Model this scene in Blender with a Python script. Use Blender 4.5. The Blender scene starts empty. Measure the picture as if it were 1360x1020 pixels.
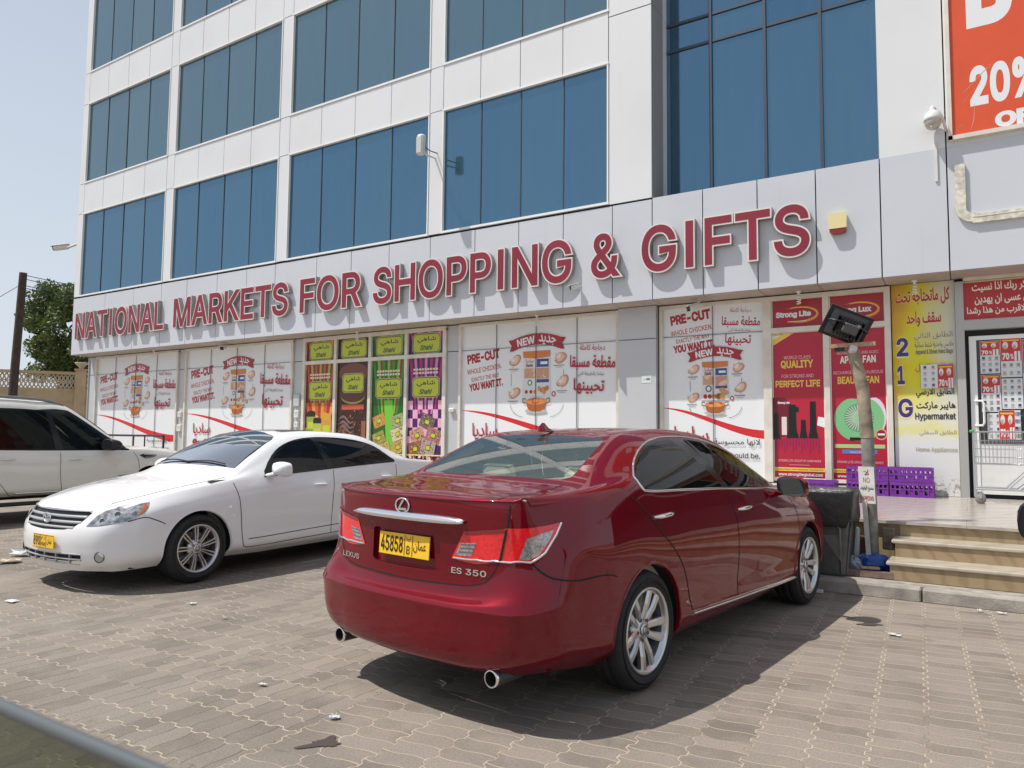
import bpy, math, random
import numpy as np
from mathutils import Vector, Matrix, Euler, Quaternion, noise
from mathutils.geometry import delaunay_2d_cdt
random.seed(7)
RNG = np.random.default_rng(11)
SC = bpy.context.scene
COL = SC.collection
R = math.radians

# ------------------------------------------------------------------ camera, sky, sun, exposure
cd = bpy.data.cameras.new('camera')
cam = bpy.data.objects.new('camera', cd)
COL.objects.link(cam)
cd.sensor_width = 36.0
cd.lens = 964.1 / 1360.0 * 36.0
cd.clip_start = 0.02
cd.clip_end = 2000
_yaw, _pit, _rol = -0.562, 0.070, 0.010
_f = Vector((math.sin(_yaw) * math.cos(_pit), math.cos(_yaw) * math.cos(_pit), math.sin(_pit)))
_r = Vector((math.cos(_yaw), -math.sin(_yaw), 0))
_u = _r.cross(_f)
_r2 = _r * math.cos(_rol) + _u * math.sin(_rol)
_u2 = -_r * math.sin(_rol) + _u * math.cos(_rol)
cam.matrix_world = Matrix(((_r2.x, _u2.x, -_f.x, 0), (_r2.y, _u2.y, -_f.y, 0), (_r2.z, _u2.z, -_f.z, 1.455), (0, 0, 0, 1)))
cd.dof.use_dof = True
cd.dof.focus_distance = 8.0
cd.dof.aperture_fstop = 9.0
SC.camera = cam

SUN_TO = Vector((-0.42, -0.353, 1.0)).normalized()      # towards the sun
w = bpy.data.worlds.new('World')
SC.world = w
w.use_nodes = True
nt = w.node_tree
sky = nt.nodes.new('ShaderNodeTexSky')
sky.sky_type = 'NISHITA'
sky.sun_disc = False
sky.sun_elevation = math.asin(SUN_TO.z)
sky.sun_rotation = math.atan2(SUN_TO.x, SUN_TO.y)
sky.altitude = 10
sky.air_density = 1.0
sky.dust_density = 1.5
sky.ozone_density = 1.0
bg = nt.nodes['Background']
nt.links.new(sky.outputs[0], bg.inputs[0])
bg.inputs[1].default_value = 0.12
# bright summer haze: pale veil, thickest near the horizon
hz_ = nt.nodes.new('ShaderNodeBackground')
hz_.inputs[0].default_value = (0.74, 0.80, 0.88, 1)
hz_.inputs[1].default_value = 0.96
tc_ = nt.nodes.new('ShaderNodeTexCoord')
sp_ = nt.nodes.new('ShaderNodeSeparateXYZ')
nt.links.new(tc_.outputs['Generated'], sp_.inputs[0])
mr_ = nt.nodes.new('ShaderNodeMapRange')
mr_.inputs[1].default_value = 0.0
mr_.inputs[2].default_value = 0.75
mr_.inputs[3].default_value = 0.95
mr_.inputs[4].default_value = 0.42
nt.links.new(sp_.outputs[2], mr_.inputs[0])
ms_ = nt.nodes.new('ShaderNodeMixShader')
nt.links.new(mr_.outputs[0], ms_.inputs[0])
nt.links.new(bg.outputs[0], ms_.inputs[1])
nt.links.new(hz_.outputs[0], ms_.inputs[2])
nt.links.new(ms_.outputs[0], nt.nodes['World Output'].inputs[0])
sl = bpy.data.lights.new('sun', 'SUN')
sl.energy = 4.8
sl.angle = R(0.5)
sl.color = (1.0, 0.965, 0.91)
sun = bpy.data.objects.new('sun', sl)
sun.rotation_euler = SUN_TO.to_track_quat('Z', 'Y').to_euler()
sun.location = (0, 0, 40)
COL.objects.link(sun)
SC.view_settings.view_transform = 'Standard'
SC.view_settings.look = 'None'
SC.view_settings.gamma = 1.0
SC.view_settings.use_curve_mapping = False
SC.view_settings.exposure = 0.0

# ------------------------------------------------------------------ materials
MATS = {}


def mat(name, col=(0.5, 0.5, 0.5), rough=0.5, metal=0.0, spec=0.5, coat=0.0, noise_amt=0.0, noise_scale=5.0, bump=0.0, bump_scale=40.0, emis=None):
    if name in MATS:
        return MATS[name]
    m = bpy.data.materials.new(name)
    m.use_nodes = True
    n = m.node_tree
    b = n.nodes['Principled BSDF']
    b.inputs['Base Color'].default_value = (*col, 1)
    b.inputs['Roughness'].default_value = rough
    b.inputs['Metallic'].default_value = metal
    b.inputs['Specular IOR Level'].default_value = spec
    b.inputs['Coat Weight'].default_value = coat
    b.inputs['Coat Roughness'].default_value = 0.03
    if noise_amt or bump:
        tc = n.nodes.new('ShaderNodeTexCoord')
    if noise_amt:
        t = n.nodes.new('ShaderNodeTexNoise')
        t.inputs['Scale'].default_value = noise_scale
        t.inputs['Detail'].default_value = 6
        n.links.new(tc.outputs['Object'], t.inputs['Vector'])
        r = n.nodes.new('ShaderNodeMapRange')
        r.inputs[1].default_value = 0.3
        r.inputs[2].default_value = 0.7
        r.inputs[3].default_value = 1 - noise_amt
        r.inputs[4].default_value = 1 + noise_amt
        n.links.new(t.outputs[0], r.inputs[0])
        mx = n.nodes.new('ShaderNodeVectorMath')
        mx.operation = 'SCALE'
        mx.inputs[0].default_value = col
        n.links.new(r.outputs[0], mx.inputs['Scale'])
        n.links.new(mx.outputs[0], b.inputs['Base Color'])
    if bump:
        t2 = n.nodes.new('ShaderNodeTexNoise')
        t2.inputs['Scale'].default_value = bump_scale
        t2.inputs['Detail'].default_value = 5
        n.links.new(tc.outputs['Object'], t2.inputs['Vector'])
        bp = n.nodes.new('ShaderNodeBump')
        bp.inputs['Strength'].default_value = bump
        bp.inputs['Distance'].default_value = 0.01
        n.links.new(t2.outputs[0], bp.inputs['Height'])
        n.links.new(bp.outputs[0], b.inputs['Normal'])
    MATS[name] = m
    return m


def ink(r, g, b):
    """printed colour, given as picture (sRGB) values 0..255"""
    def lin(c):
        c /= 255.0
        return c / 12.92 if c <= 0.04045 else ((c + 0.055) / 1.055) ** 2.4
    k = 'ink_%d_%d_%d' % (r, g, b)
    gy = 0.3 * r + 0.59 * g + 0.11 * b      # sun-faded print
    r, g, b = (0.87 * c + 0.13 * (0.75 * gy + 0.25 * 200) for c in (r, g, b))
    return mat(k, (lin(r) * 0.9, lin(g) * 0.9, lin(b) * 0.9), rough=0.28, spec=0.5)


class NodeMath:
    """tiny helper to write node arithmetic"""
    def __init__(self, tree):
        self.t = tree

    def __call__(self, op, a, b=None, c=None):
        n = self.t.nodes.new('ShaderNodeMath')
        n.operation = op
        for i, v in enumerate((a, b, c)):
            if v is None:
                continue
            if isinstance(v, (int, float)):
                n.inputs[i].default_value = v
            else:
                self.t.links.new(v, n.inputs[i])
        return n.outputs[0]


def mixcol(tree, fac, a, b):
    n = tree.nodes.new('ShaderNodeMix')
    n.data_type = 'RGBA'
    for sock, v in ((n.inputs['Factor'], fac), (n.inputs[6], a), (n.inputs[7], b)):
        if isinstance(v, (int, float)):
            sock.default_value = v
        elif isinstance(v, tuple):
            sock.default_value = (*v, 1)
        else:
            tree.links.new(v, sock)
    return n.outputs[2]


def noise_out(tree, vec, scale, detail=5, rough=0.55):
    n = tree.nodes.new('ShaderNodeTexNoise')
    n.inputs['Scale'].default_value = scale
    n.inputs['Detail'].default_value = detail
    n.inputs['Roughness'].default_value = rough
    tree.links.new(vec, n.inputs['Vector'])
    return n.outputs[0]


def ramp(M, v, lo, hi):
    n = M.t.nodes.new('ShaderNodeMapRange')
    n.interpolation_type = 'SMOOTHSTEP'
    n.inputs[1].default_value = lo
    n.inputs[2].default_value = hi
    M.t.links.new(v, n.inputs[0])
    return n.outputs[0]


def paver_material():
    m = bpy.data.materials.new('zigzag_pavers')
    m.use_nodes = True
    t = m.node_tree
    b = t.nodes['Principled BSDF']
    M = NodeMath(t)
    g = t.nodes.new('ShaderNodeNewGeometry')
    pos = g.outputs['Position']
    wob = t.nodes.new('ShaderNodeTexNoise')
    wob.inputs['Scale'].default_value = 0.9
    wob.inputs['Detail'].default_value = 2
    t.links.new(pos, wob.inputs['Vector'])
    sx = t.nodes.new('ShaderNodeSeparateXYZ')
    t.links.new(pos, sx.inputs[0])
    x0, y0 = sx.outputs[0], sx.outputs[1]
    wv = M('MULTIPLY', M('SUBTRACT', wob.outputs[0], 0.5), 0.07)
    # slight turn of the laying direction
    x = M('ADD', M('MULTIPLY', x0, 0.9986), M('MULTIPLY', y0, 0.052))
    y = M('ADD', M('ADD', M('MULTIPLY', x0, -0.052), M('MULTIPLY', y0, 0.9986)), wv)
    # the bays by the steps are laid the other way round from the drive
    turn = M('GREATER_THAN', M('ADD', x, M('MULTIPLY', y, -0.02)), -2.75)
    lerp = lambda p, q: M('ADD', M('MULTIPLY', p, M('SUBTRACT', 1.0, turn)), M('MULTIPLY', q, turn))
    s_, t_ = lerp(x, y), lerp(y, x)
    A_, B_, Z = 0.244, 0.122, 0.0115
    tri = lambda v: M('SUBTRACT', M('MULTIPLY', M('PINGPONG', v, 1.0), 2.0), 1.0)
    clampw = lambda v, k: M('MAXIMUM', M('MINIMUM', M('MULTIPLY', v, k), 1.0), -1.0)
    tt = M('ADD', t_, M('MULTIPLY', clampw(tri(M('DIVIDE', s_, B_ * 0.5)), 3.2), Z))
    row = M('FLOOR', M('DIVIDE', tt, A_))
    ft = M('FRACT', M('DIVIDE', tt, A_))
    half = M('MULTIPLY', M('FRACT', M('MULTIPLY', row, 0.5)), B_)
    ss = M('ADD', M('ADD', s_, half), M('MULTIPLY', M('SINE', M('MULTIPLY', ft, 6.2832)), Z * 0.75))
    colm = M('FLOOR', M('DIVIDE', ss, B_))
    fs_ = M('FRACT', M('DIVIDE', ss, B_))
    dt = M('MULTIPLY', M('MINIMUM', ft, M('SUBTRACT', 1.0, ft)), A_)
    ds = M('MULTIPLY', M('MINIMUM', fs_, M('SUBTRACT', 1.0, fs_)), B_)
    dm = M('MULTIPLY', M('ABSOLUTE', M('SUBTRACT', ft, 0.5)), A_)     # stray half joints
    cv2 = t.nodes.new('ShaderNodeCombineXYZ')
    t.links.new(row, cv2.inputs[0])
    t.links.new(M('FLOOR', M('DIVIDE', s_, B_ * 1.5)), cv2.inputs[1])
    wn2 = t.nodes.new('ShaderNodeTexWhiteNoise')
    wn2.noise_dimensions = '2D'
    t.links.new(cv2.outputs[0], wn2.inputs['Vector'])
    stray = M('MULTIPLY', M('SUBTRACT', 1.0, turn), M('GREATER_THAN', wn2.outputs['Value'], 0.66))
    jn = noise_out(t, pos, 7.0, 4)
    wdt = M('ADD', M('MULTIPLY', jn, 0.0055), 0.0012)
    jl = M('SUBTRACT', 1.0, ramp(M, M('SUBTRACT', dt, wdt), -0.0012, 0.0015))
    jm = M('MULTIPLY', stray, M('SUBTRACT', 1.0, ramp(M, M('SUBTRACT', dm, wdt), -0.0012, 0.0015)))
    jc = M('SUBTRACT', 1.0, ramp(M, M('SUBTRACT', ds, M('ADD', M('MULTIPLY', jn, 0.0042), M('MULTIPLY', turn, 0.0012))), -0.001, 0.0015))
    joint = M('MAXIMUM', M('MAXIMUM', jl, jm), jc)
    cv = t.nodes.new('ShaderNodeCombineXYZ')
    t.links.new(row, cv.inputs[0])
    t.links.new(M('ADD', colm, M('MULTIPLY', turn, 977.0)), cv.inputs[1])
    wn = t.nodes.new('ShaderNodeTexWhiteNoise')
    wn.noise_dimensions = '2D'
    t.links.new(cv.outputs[0], wn.inputs['Vector'])
    big = noise_out(t, pos, 0.35, 4)
    mid = noise_out(t, pos, 2.2, 6, 0.65)
    fine = noise_out(t, pos, 90.0, 4, 0.7)
    grit = noise_out(t, pos, 260.0, 2, 0.6)
    c1 = mixcol(t, wn.outputs['Value'], (0.160, 0.135, 0.112), (0.262, 0.225, 0.188))
    c2 = mixcol(t, ramp(M, mid, 0.35, 0.75), c1, (0.262, 0.226, 0.188))
    c2 = mixcol(t, M('MULTIPLY', ramp(M, big, 0.45, 0.7), 0.5), c2, (0.150, 0.129, 0.110))
    c2 = mixcol(t, M('MULTIPLY', ramp(M, noise_out(t, pos, 1.1, 7, 0.7), 0.58, 0.72), 0.55), c2, (0.085, 0.071, 0.060))
    sp = M('ADD', M('MULTIPLY', ramp(M, fine, 0.3, 0.7), 0.34), 0.83)
    sp = M('MULTIPLY', sp, M('ADD', M('MULTIPLY', ramp(M, grit, 0.3, 0.7), 0.3), 0.85))
    vs = t.nodes.new('ShaderNodeVectorMath')
    vs.operation = 'SCALE'
    t.links.new(c2, vs.inputs[0])
    t.links.new(sp, vs.inputs['Scale'])
    patch = ramp(M, noise_out(t, pos, 1.3, 4, 0.65), 0.34, 0.55)
    sl_ = M('MULTIPLY', M('MAXIMUM', jl, jm), M('ADD', M('MULTIPLY', patch, 0.75), 0.22))
    sc_ = M('MULTIPLY', M('MULTIPLY', jc, ramp(M, noise_out(t, pos, 2.3, 3), 0.28, 0.46)), M('ADD', M('MULTIPLY', turn, 0.78), 0.06))
    sandm = M('MINIMUM', M('ADD', sl_, sc_), 1.0)
    sand = M('MULTIPLY', ramp(M, noise_out(t, pos, 3.1, 6, 0.7), 0.62, 0.74), 0.5)
    base = mixcol(t, sand, vs.outputs[0], (0.32, 0.265, 0.205))
    dk = M('MULTIPLY', joint, M('ADD', M('MULTIPLY', ramp(M, noise_out(t, pos, 2.9, 4), 0.40, 0.62), 0.65), 0.25))
    fin = mixcol(t, dk, base, (0.075, 0.06, 0.05))
    fin = mixcol(t, sandm, fin, (0.43, 0.37, 0.285))
    t.links.new(fin, b.inputs['Base Color'])
    b.inputs['Roughness'].default_value = 0.85
    b.inputs['Specular IOR Level'].default_value = 0.25
    h = M('ADD', M('MULTIPLY', joint, -1.0), M('MULTIPLY', fine, 0.35))
    h = M('ADD', h, M('MULTIPLY', wn.outputs['Value'], 0.8))
    bp = t.nodes.new('ShaderNodeBump')
    bp.inputs['Strength'].default_value = 0.55
    bp.inputs['Distance'].default_value = 0.006
    t.links.new(h, bp.inputs['Height'])
    t.links.new(bp.outputs[0], b.inputs['Normal'])
    return m


def clad_material(name, col, rough=0.32):
    """metal cladding with faint vertical dirt runs"""
    m = bpy.data.materials.new(name)
    m.use_nodes = True
    t = m.node_tree
    b = t.nodes['Principled BSDF']
    M = NodeMath(t)
    g = t.nodes.new('ShaderNodeNewGeometry')
    mp = t.nodes.new('ShaderNodeMapping')
    mp.inputs['Scale'].default_value = (6, 6, 0.35)
    t.links.new(g.outputs['Position'], mp.inputs[0])
    st = noise_out(t, mp.outputs[0], 1.6, 6, 0.7)
    bl = noise_out(t, g.outputs['Position'], 0.6, 4)
    f = M('ADD', M('MULTIPLY', ramp(M, st, 0.56, 0.88), 0.32), M('MULTIPLY', ramp(M, bl, 0.4, 0.8), 0.22))
    c = mixcol(t, f, col, tuple(v * k for v, k in zip(col, (0.74, 0.73, 0.70))))
    t.links.new(c, b.inputs['Base Color'])
    b.inputs['Roughness'].default_value = rough
    b.inputs['Specular IOR Level'].default_value = 0.5
    MATS[name] = m
    return m


def glass_mat(name, tint, see, rough=0.015, ior=1.5, boost=1.0):
    """tinted window glass: a share of light goes straight through, the rest meets a dark body; fresnel gloss on top"""
    m = bpy.data.materials.new(name)
    m.use_nodes = True
    t = m.node_tree
    out = t.nodes['Material Output']
    t.nodes.remove(t.nodes['Principled BSDF'])
    tr = t.nodes.new('ShaderNodeBsdfTransparent')
    tr.inputs[0].default_value = (*see, 1)
    df = t.nodes.new('ShaderNodeBsdfDiffuse')
    df.inputs[0].default_value = (*tint, 1)
    ad = t.nodes.new('ShaderNodeAddShader')
    t.links.new(tr.outputs[0], ad.inputs[0])
    t.links.new(df.outputs[0], ad.inputs[1])
    gl = t.nodes.new('ShaderNodeBsdfGlossy')
    gl.inputs['Roughness'].default_value = rough
    fr = t.nodes.new('ShaderNodeFresnel')
    fr.inputs[0].default_value = ior
    M = NodeMath(t)
    mx = t.nodes.new('ShaderNodeMixShader')
    t.links.new(M('MINIMUM', M('MULTIPLY', fr.outputs[0], boost), 1.0), mx.inputs[0])
    t.links.new(ad.outputs[0], mx.inputs[1])
    t.links.new(gl.outputs[0], mx.inputs[2])
    t.links.new(mx.outputs[0], out.inputs[0])
    MATS[name] = m
    return m


# ------------------------------------------------------------------ objects, parts, mesh building
def rot2(x, y, a):
    c, s = math.cos(a), math.sin(a)
    return x * c - y * s, x * s + y * c


class MB:
    def __init__(self):
        self.v, self.f, self.m, self.sm, self.mats = [], [], [], [], []

    def mi(self, m):
        if m not in self.mats:
            self.mats.append(m)
        return self.mats.index(m)

    def add(self, vs, fs, m, smooth=False):
        o = len(self.v)
        self.v.extend([tuple(p) for p in vs])
        k = self.mi(m)
        for f in fs:
            self.f.append(tuple(i + o for i in f))
            self.m.append(k)
            self.sm.append(smooth)

    def box(self, c, s, m, rot=None, taper=None):
        x, y, z = s[0] / 2, s[1] / 2, s[2] / 2
        tx, ty = taper or (1, 1)
        vs = [(-x, -y, -z), (x, -y, -z), (x, y, -z), (-x, y, -z), (-x * tx, -y * ty, z), (x * tx, -y * ty, z), (x * tx, y * ty, z), (-x * tx, y * ty, z)]
        if rot is not None:
            e = rot if isinstance(rot, Matrix) else Euler(rot).to_matrix()
            vs = [e @ Vector(p) for p in vs]
        vs = [(p[0] + c[0], p[1] + c[1], p[2] + c[2]) for p in vs]
        self.add(vs, [(0, 3, 2, 1), (4, 5, 6, 7), (0, 1, 5, 4), (1, 2, 6, 5), (2, 3, 7, 6), (3, 0, 4, 7)], m)

    def rbox(self, c, s, m, r=0.01, rot=None):
        """box with chamfered vertical and horizontal edges"""
        x, y, z = s[0] / 2, s[1] / 2, s[2] / 2
        r = min(r, x * 0.9, y * 0.9, z * 0.9)
        def ring(ix, zz):
            a, b = x - ix, y - ix
            q = r
            return [(-a + q, -b, zz), (a - q, -b, zz), (a, -b + q, zz), (a, b - q, zz), (a - q, b, zz), (-a + q, b, zz), (-a, b - q, zz), (-a, -b + q, zz)]
        vs = ring(r * 0.7, -z) + ring(0, -z + r) + ring(0, z - r) + ring(r * 0.7, z)
        if rot is not None:
            e = rot if isinstance(rot, Matrix) else Euler(rot).to_matrix()
            vs = [e @ Vector(p) for p in vs]
        vs = [(p[0] + c[0], p[1] + c[1], p[2] + c[2]) for p in vs]
        fs = [tuple(range(7, -1, -1)), tuple(range(24, 32))]
        for k in range(3):
            for i in range(8):
                j = (i + 1) % 8
                fs.append((k * 8 + i, k * 8 + j, k * 8 + 8 + j, k * 8 + 8 + i))
        self.add(vs, fs, m)

    def quad(self, a, b, c, d, m):
        self.add([a, b, c, d], [(0, 1, 2, 3)], m)

    def tube(self, pts, r, m, n=8, cap=True, smooth=True):
        pts = [Vector(p) for p in pts]
        rr = r if isinstance(r, (list, tuple)) else [r] * len(pts)
        vs, fs = [], []
        up = None
        for i, p in enumerate(pts):
            d = (pts[min(i + 1, len(pts) - 1)] - pts[max(i - 1, 0)]).normalized()
            if up is None:
                up = Vector((0, 0, 1)) if abs(d.z) < 0.9 else Vector((1, 0, 0))
            a = d.cross(up).normalized()
            b = a.cross(d).normalized()
            up = b
            for k in range(n):
                t = 2 * math.pi * k / n
                vs.append(p + a * (rr[i] * math.cos(t)) + b * (rr[i] * math.sin(t)))
        for i in range(len(pts) - 1):
            for k in range(n):
                j = (k + 1) % n
                fs.append((i * n + k, i * n + j, i * n + n + j, i * n + n + k))
        self.add(vs, fs, m, smooth)
        if cap:
            self.add(vs[:n], [tuple(range(n))], m)
            self.add(vs[-n:], [tuple(range(n - 1, -1, -1))], m)

    def lathe(self, prof, m, n=24, axis='z', c=(0, 0, 0), smooth=True, arc=2 * math.pi):
        """prof: (radius, height) list turned about an axis"""
        vs, fs = [], []
        for k in range(n):
            t = arc * k / n
            for r, h in prof:
                x, y = r * math.cos(t), r * math.sin(t)
                p = (x, y, h) if axis == 'z' else ((h, x, y) if axis == 'x' else (x, h, y))
                vs.append((p[0] + c[0], p[1] + c[1], p[2] + c[2]))
        q = len(prof)
        for k in range(n):
            j = (k + 1) % n
            for i in range(q - 1):
                fs.append((k * q + i, j * q + i, j * q + i + 1, k * q + i + 1))
        self.add(vs, fs, m, smooth)

    def prism(self, poly, y0, y1, m, plane='xz', cap=True):
        """polygon extruded along the third axis"""
        def P(a, b, h):
            return {'xz': (a, h, b), 'xy': (a, b, h), 'yz': (h, a, b)}[plane]
        n = len(poly)
        vs = [P(a, b, y0) for a, b in poly] + [P(a, b, y1) for a, b in poly]
        fs = [(i, (i + 1) % n, n + (i + 1) % n, n + i) for i in range(n)]
        if cap:
            fs += [tuple(range(n)), tuple(range(2 * n - 1, n - 1, -1))]
        self.add(vs, fs, m)

    def build(self, name, parent=None, off=None, fixn=True):
        me = bpy.data.meshes.new(name)
        o = off if off is not None else (OFF.get(parent.name) if parent is not None else None)
        v = self.v
        if o is not None:
            v = [(p[0] - o[0], p[1] - o[1], p[2] - o[2]) for p in v]
        me.from_pydata(v, [], self.f)
        for m in self.mats:
            me.materials.append(m)
        me.polygons.foreach_set('material_index', self.m)
        me.polygons.foreach_set('use_smooth', self.sm)
        me.update()
        if fixn:
            import bmesh
            bm = bmesh.new()
            bm.from_mesh(me)
            bmesh.ops.recalc_face_normals(bm, faces=bm.faces)
            bm.to_mesh(me)
            bm.free()
        ob = bpy.data.objects.new(name, me)
        COL.objects.link(ob)
        if parent is not None:
            ob.parent = parent
        return ob


OFF = {}


def tag(o, label, cat, group=None, kind=None):
    if label:
        o['label'] = label
    if cat:
        o['category'] = cat
    if group:
        o['group'] = group
    if kind:
        o['kind'] = kind
    return o


def thing(name, label, cat, loc=(0, 0, 0), rz=0.0, group=None, local=False):
    """an Empty at the thing's base; parts given in world coordinates unless local"""
    o = bpy.data.objects.new(name, None)
    o.empty_display_size = 0.2
    COL.objects.link(o)
    o.location = loc
    o.rotation_euler = (0, 0, rz)
    tag(o, label, cat, group)
    if not local:
        OFF[o.name] = tuple(loc)
    return o


def single(mb, name, label, cat, loc=None, group=None):
    """a thing that is one mesh, with its origin at loc"""
    o = mb.build(name, off=loc)
    if loc:
        o.location = loc
    return tag(o, label, cat, group)


def structure(mb, name):
    o = mb.build(name)
    o['kind'] = 'structure'
    return o


# ------------------------------------------------------------------ lettering
FONT = None
try:
    import os
    _p = os.path.join(bpy.utils.system_resource('DATAFILES'), 'fonts', 'Inter.woff2')
    FONT = bpy.data.fonts.load(_p)
except Exception:
    FONT = None
_FORMS = dict(zip('ابةتجحدذرسشطعفقكلمنهويىأإثصضظغخزئءآپ', (0xFE8D, 0xFE8F, 0xFE93, 0xFE95, 0xFE9D, 0xFEA1, 0xFEA9, 0xFEAB, 0xFEAD, 0xFEB1, 0xFEB5, 0xFEC1, 0xFEC9, 0xFED1, 0xFED5, 0xFED9, 0xFEDD, 0xFEE1, 0xFEE5, 0xFEE9, 0xFEED, 0xFEF1, 0xFEEF, 0xFE83, 0xFE87, 0xFE99, 0xFEB9, 0xFEBD, 0xFEC5, 0xFECD, 0xFEA5, 0xFEAF, 0xFE89, 0xFE80, 0xFE81, 0xFB56)))
_TWO = set('اةدذروىأإزءآ')


def arabic(s):
    """join the letters and put them in visual order"""
    out = []
    for wd in s.split(' '):
        L, i = [], 0
        while i < len(wd):
            if wd[i] == 'ل' and i + 1 < len(wd) and wd[i + 1] == 'ا':
                L.append('LA')
                i += 2
            else:
                L.append(wd[i])
                i += 1
        r = []
        for i, ch in enumerate(L):
            base = 0xFEFB if ch == 'LA' else _FORMS.get(ch)
            if base is None:
                r.append(ch)
                continue
            two = ch == 'LA' or ch in _TWO
            pv = i > 0 and L[i - 1] != 'LA' and L[i - 1] in _FORMS and L[i - 1] not in _TWO
            nx = i + 1 < len(L) and (L[i + 1] == 'LA' or L[i + 1] in _FORMS) and not two
            k = (3 if nx else 1) if pv else (2 if nx else 0)
            if ch == 'ء':
                k = 0
            r.append(chr(base + k))
        out.append(''.join(reversed(r)))
    return ' '.join(reversed(out))


_TEXTS = {}


def text_geo(s, bold=0.0, ext=0.0, shear=0.0, ar=False, spacing=1.0):
    """mesh of a line of text: verts normalised so that the cap height is about 0.7 and the width is returned"""
    key = (s, bold, ext, shear, ar, spacing)
    if key in _TEXTS:
        return _TEXTS[key]
    c = bpy.data.curves.new('text', 'FONT')
    c.body = arabic(s) if ar else s
    if FONT and not ar:
        c.font = FONT
    c.size = 1.0
    c.shear = shear
    c.space_character = spacing
    c.resolution_u = 3
    c.fill_mode = 'NONE'
    o = bpy.data.objects.new('text', c)
    COL.objects.link(o)
    dg = bpy.context.evaluated_depsgraph_get()
    dg.update()
    me = bpy.data.meshes.new_from_object(o.evaluated_get(dg))
    v = [(x.co.x, x.co.y) for x in me.vertices]
    e = [tuple(x.vertices) for x in me.edges]
    bpy.data.objects.remove(o)
    bpy.data.curves.remove(c)
    bpy.data.meshes.remove(me)
    if not e:
        _TEXTS[key] = ([], [])
        return _TEXTS[key]
    # follow the outlines, fill everything they wind round (overlapping strokes become one)
    nb = {}
    for i, j in e:
        nb.setdefault(i, []).append(j)
        nb.setdefault(j, []).append(i)
    seen, loops = set(), []
    for st_ in sorted(nb):
        if st_ in seen:
            continue
        lp, cur, prev = [st_], st_, None
        seen.add(st_)
        while True:
            nx = [k for k in sorted(nb[cur], key=lambda k: (k != cur + 1, k)) if k not in seen]
            if not nx:
                break
            cur = nx[0]
            seen.add(cur)
            lp.append(cur)
        if len(lp) > 2:
            loops.append(lp)
    if bold:
        tot = sum(v[lp[i]][0] * v[lp[(i + 1) % len(lp)]][1] - v[lp[(i + 1) % len(lp)]][0] * v[lp[i]][1] for lp in loops for i in range(len(lp)))
        sg_ = 1.0 if tot > 0 else -1.0
        nv_ = list(v)
        for lp in loops:
            k = len(lp)
            for i in range(k):
                p0, p1, p2 = v[lp[i - 1]], v[lp[i]], v[lp[(i + 1) % k]]
                a_ = (p1[0] - p0[0], p1[1] - p0[1])
                b_ = (p2[0] - p1[0], p2[1] - p1[1])
                la, lb = math.hypot(*a_) or 1e-9, math.hypot(*b_) or 1e-9
                n1 = (a_[1] / la, -a_[0] / la)
                n2 = (b_[1] / lb, -b_[0] / lb)
                m_ = (n1[0] + n2[0], n1[1] + n2[1])
                q_ = max(0.35, 1 + n1[0] * n2[0] + n1[1] * n2[1])
                nv_[lp[i]] = (p1[0] + sg_ * bold * m_[0] / q_, p1[1] + sg_ * bold * m_[1] / q_)
        v = nv_
    pts = [Vector(p) for p in v]
    ed = [(lp[i], lp[(i + 1) % len(lp)]) for lp in loops for i in range(len(lp))]
    V, E, F, *_ = delaunay_2d_cdt(pts, ed, [], 0, 1e-5)
    q = np.array([(p.x, p.y) for p in V])
    F = np.array([f for f in F if len(f) == 3])
    cen = q[F].mean(1)
    A = np.array([v[i] for i, j in ed])
    B = np.array([v[j] for i, j in ed])
    area = (A[:, 0] * B[:, 1] - B[:, 0] * A[:, 1]).sum()
    cy = cen[:, 1][:, None]
    up = (A[:, 1] <= cy) & (B[:, 1] > cy)
    dn = (A[:, 1] > cy) & (B[:, 1] <= cy)
    dy = np.where(np.abs(B[:, 1] - A[:, 1]) < 1e-12, 1e-12, B[:, 1] - A[:, 1])
    xi = A[:, 0] + (cy - A[:, 1]) / dy * (B[:, 0] - A[:, 0])
    right = xi > cen[:, 0][:, None]
    wn = (up & right).sum(1) - (dn & right).sum(1)
    keep = wn * (1 if area > 0 else -1) > 0
    F = F[keep]
    tr_ = q[F]
    ar_ = (tr_[:, 1, 0] - tr_[:, 0, 0]) * (tr_[:, 2, 1] - tr_[:, 0, 1]) - (tr_[:, 2, 0] - tr_[:, 0, 0]) * (tr_[:, 1, 1] - tr_[:, 0, 1])
    F = np.where((ar_ < 0)[:, None], F[:, ::-1], F)
    used = np.unique(F)
    mp = -np.ones(len(q), int)
    mp[used] = np.arange(len(used))
    q, F = q[used], mp[F]
    n = len(q)
    if not ext:
        v, f = [(float(x), float(y), 0.0) for x, y in q], [tuple(int(k) for k in t) for t in F]
    else:
        v = [(float(x), float(y), ext) for x, y in q] + [(float(x), float(y), -ext) for x, y in q]
        f = [tuple(int(k) for k in t) for t in F]
        es = {}
        for t in F:
            for i in range(3):
                es[(int(t[i]), int(t[(i + 1) % 3]))] = 1
        f += [(j, i, i + n, j + n) for (i, j) in es if (j, i) not in es]
    _TEXTS[key] = (v, f)
    return v, f


CAP = max(p[1] for p in text_geo('H')[0])


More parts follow.
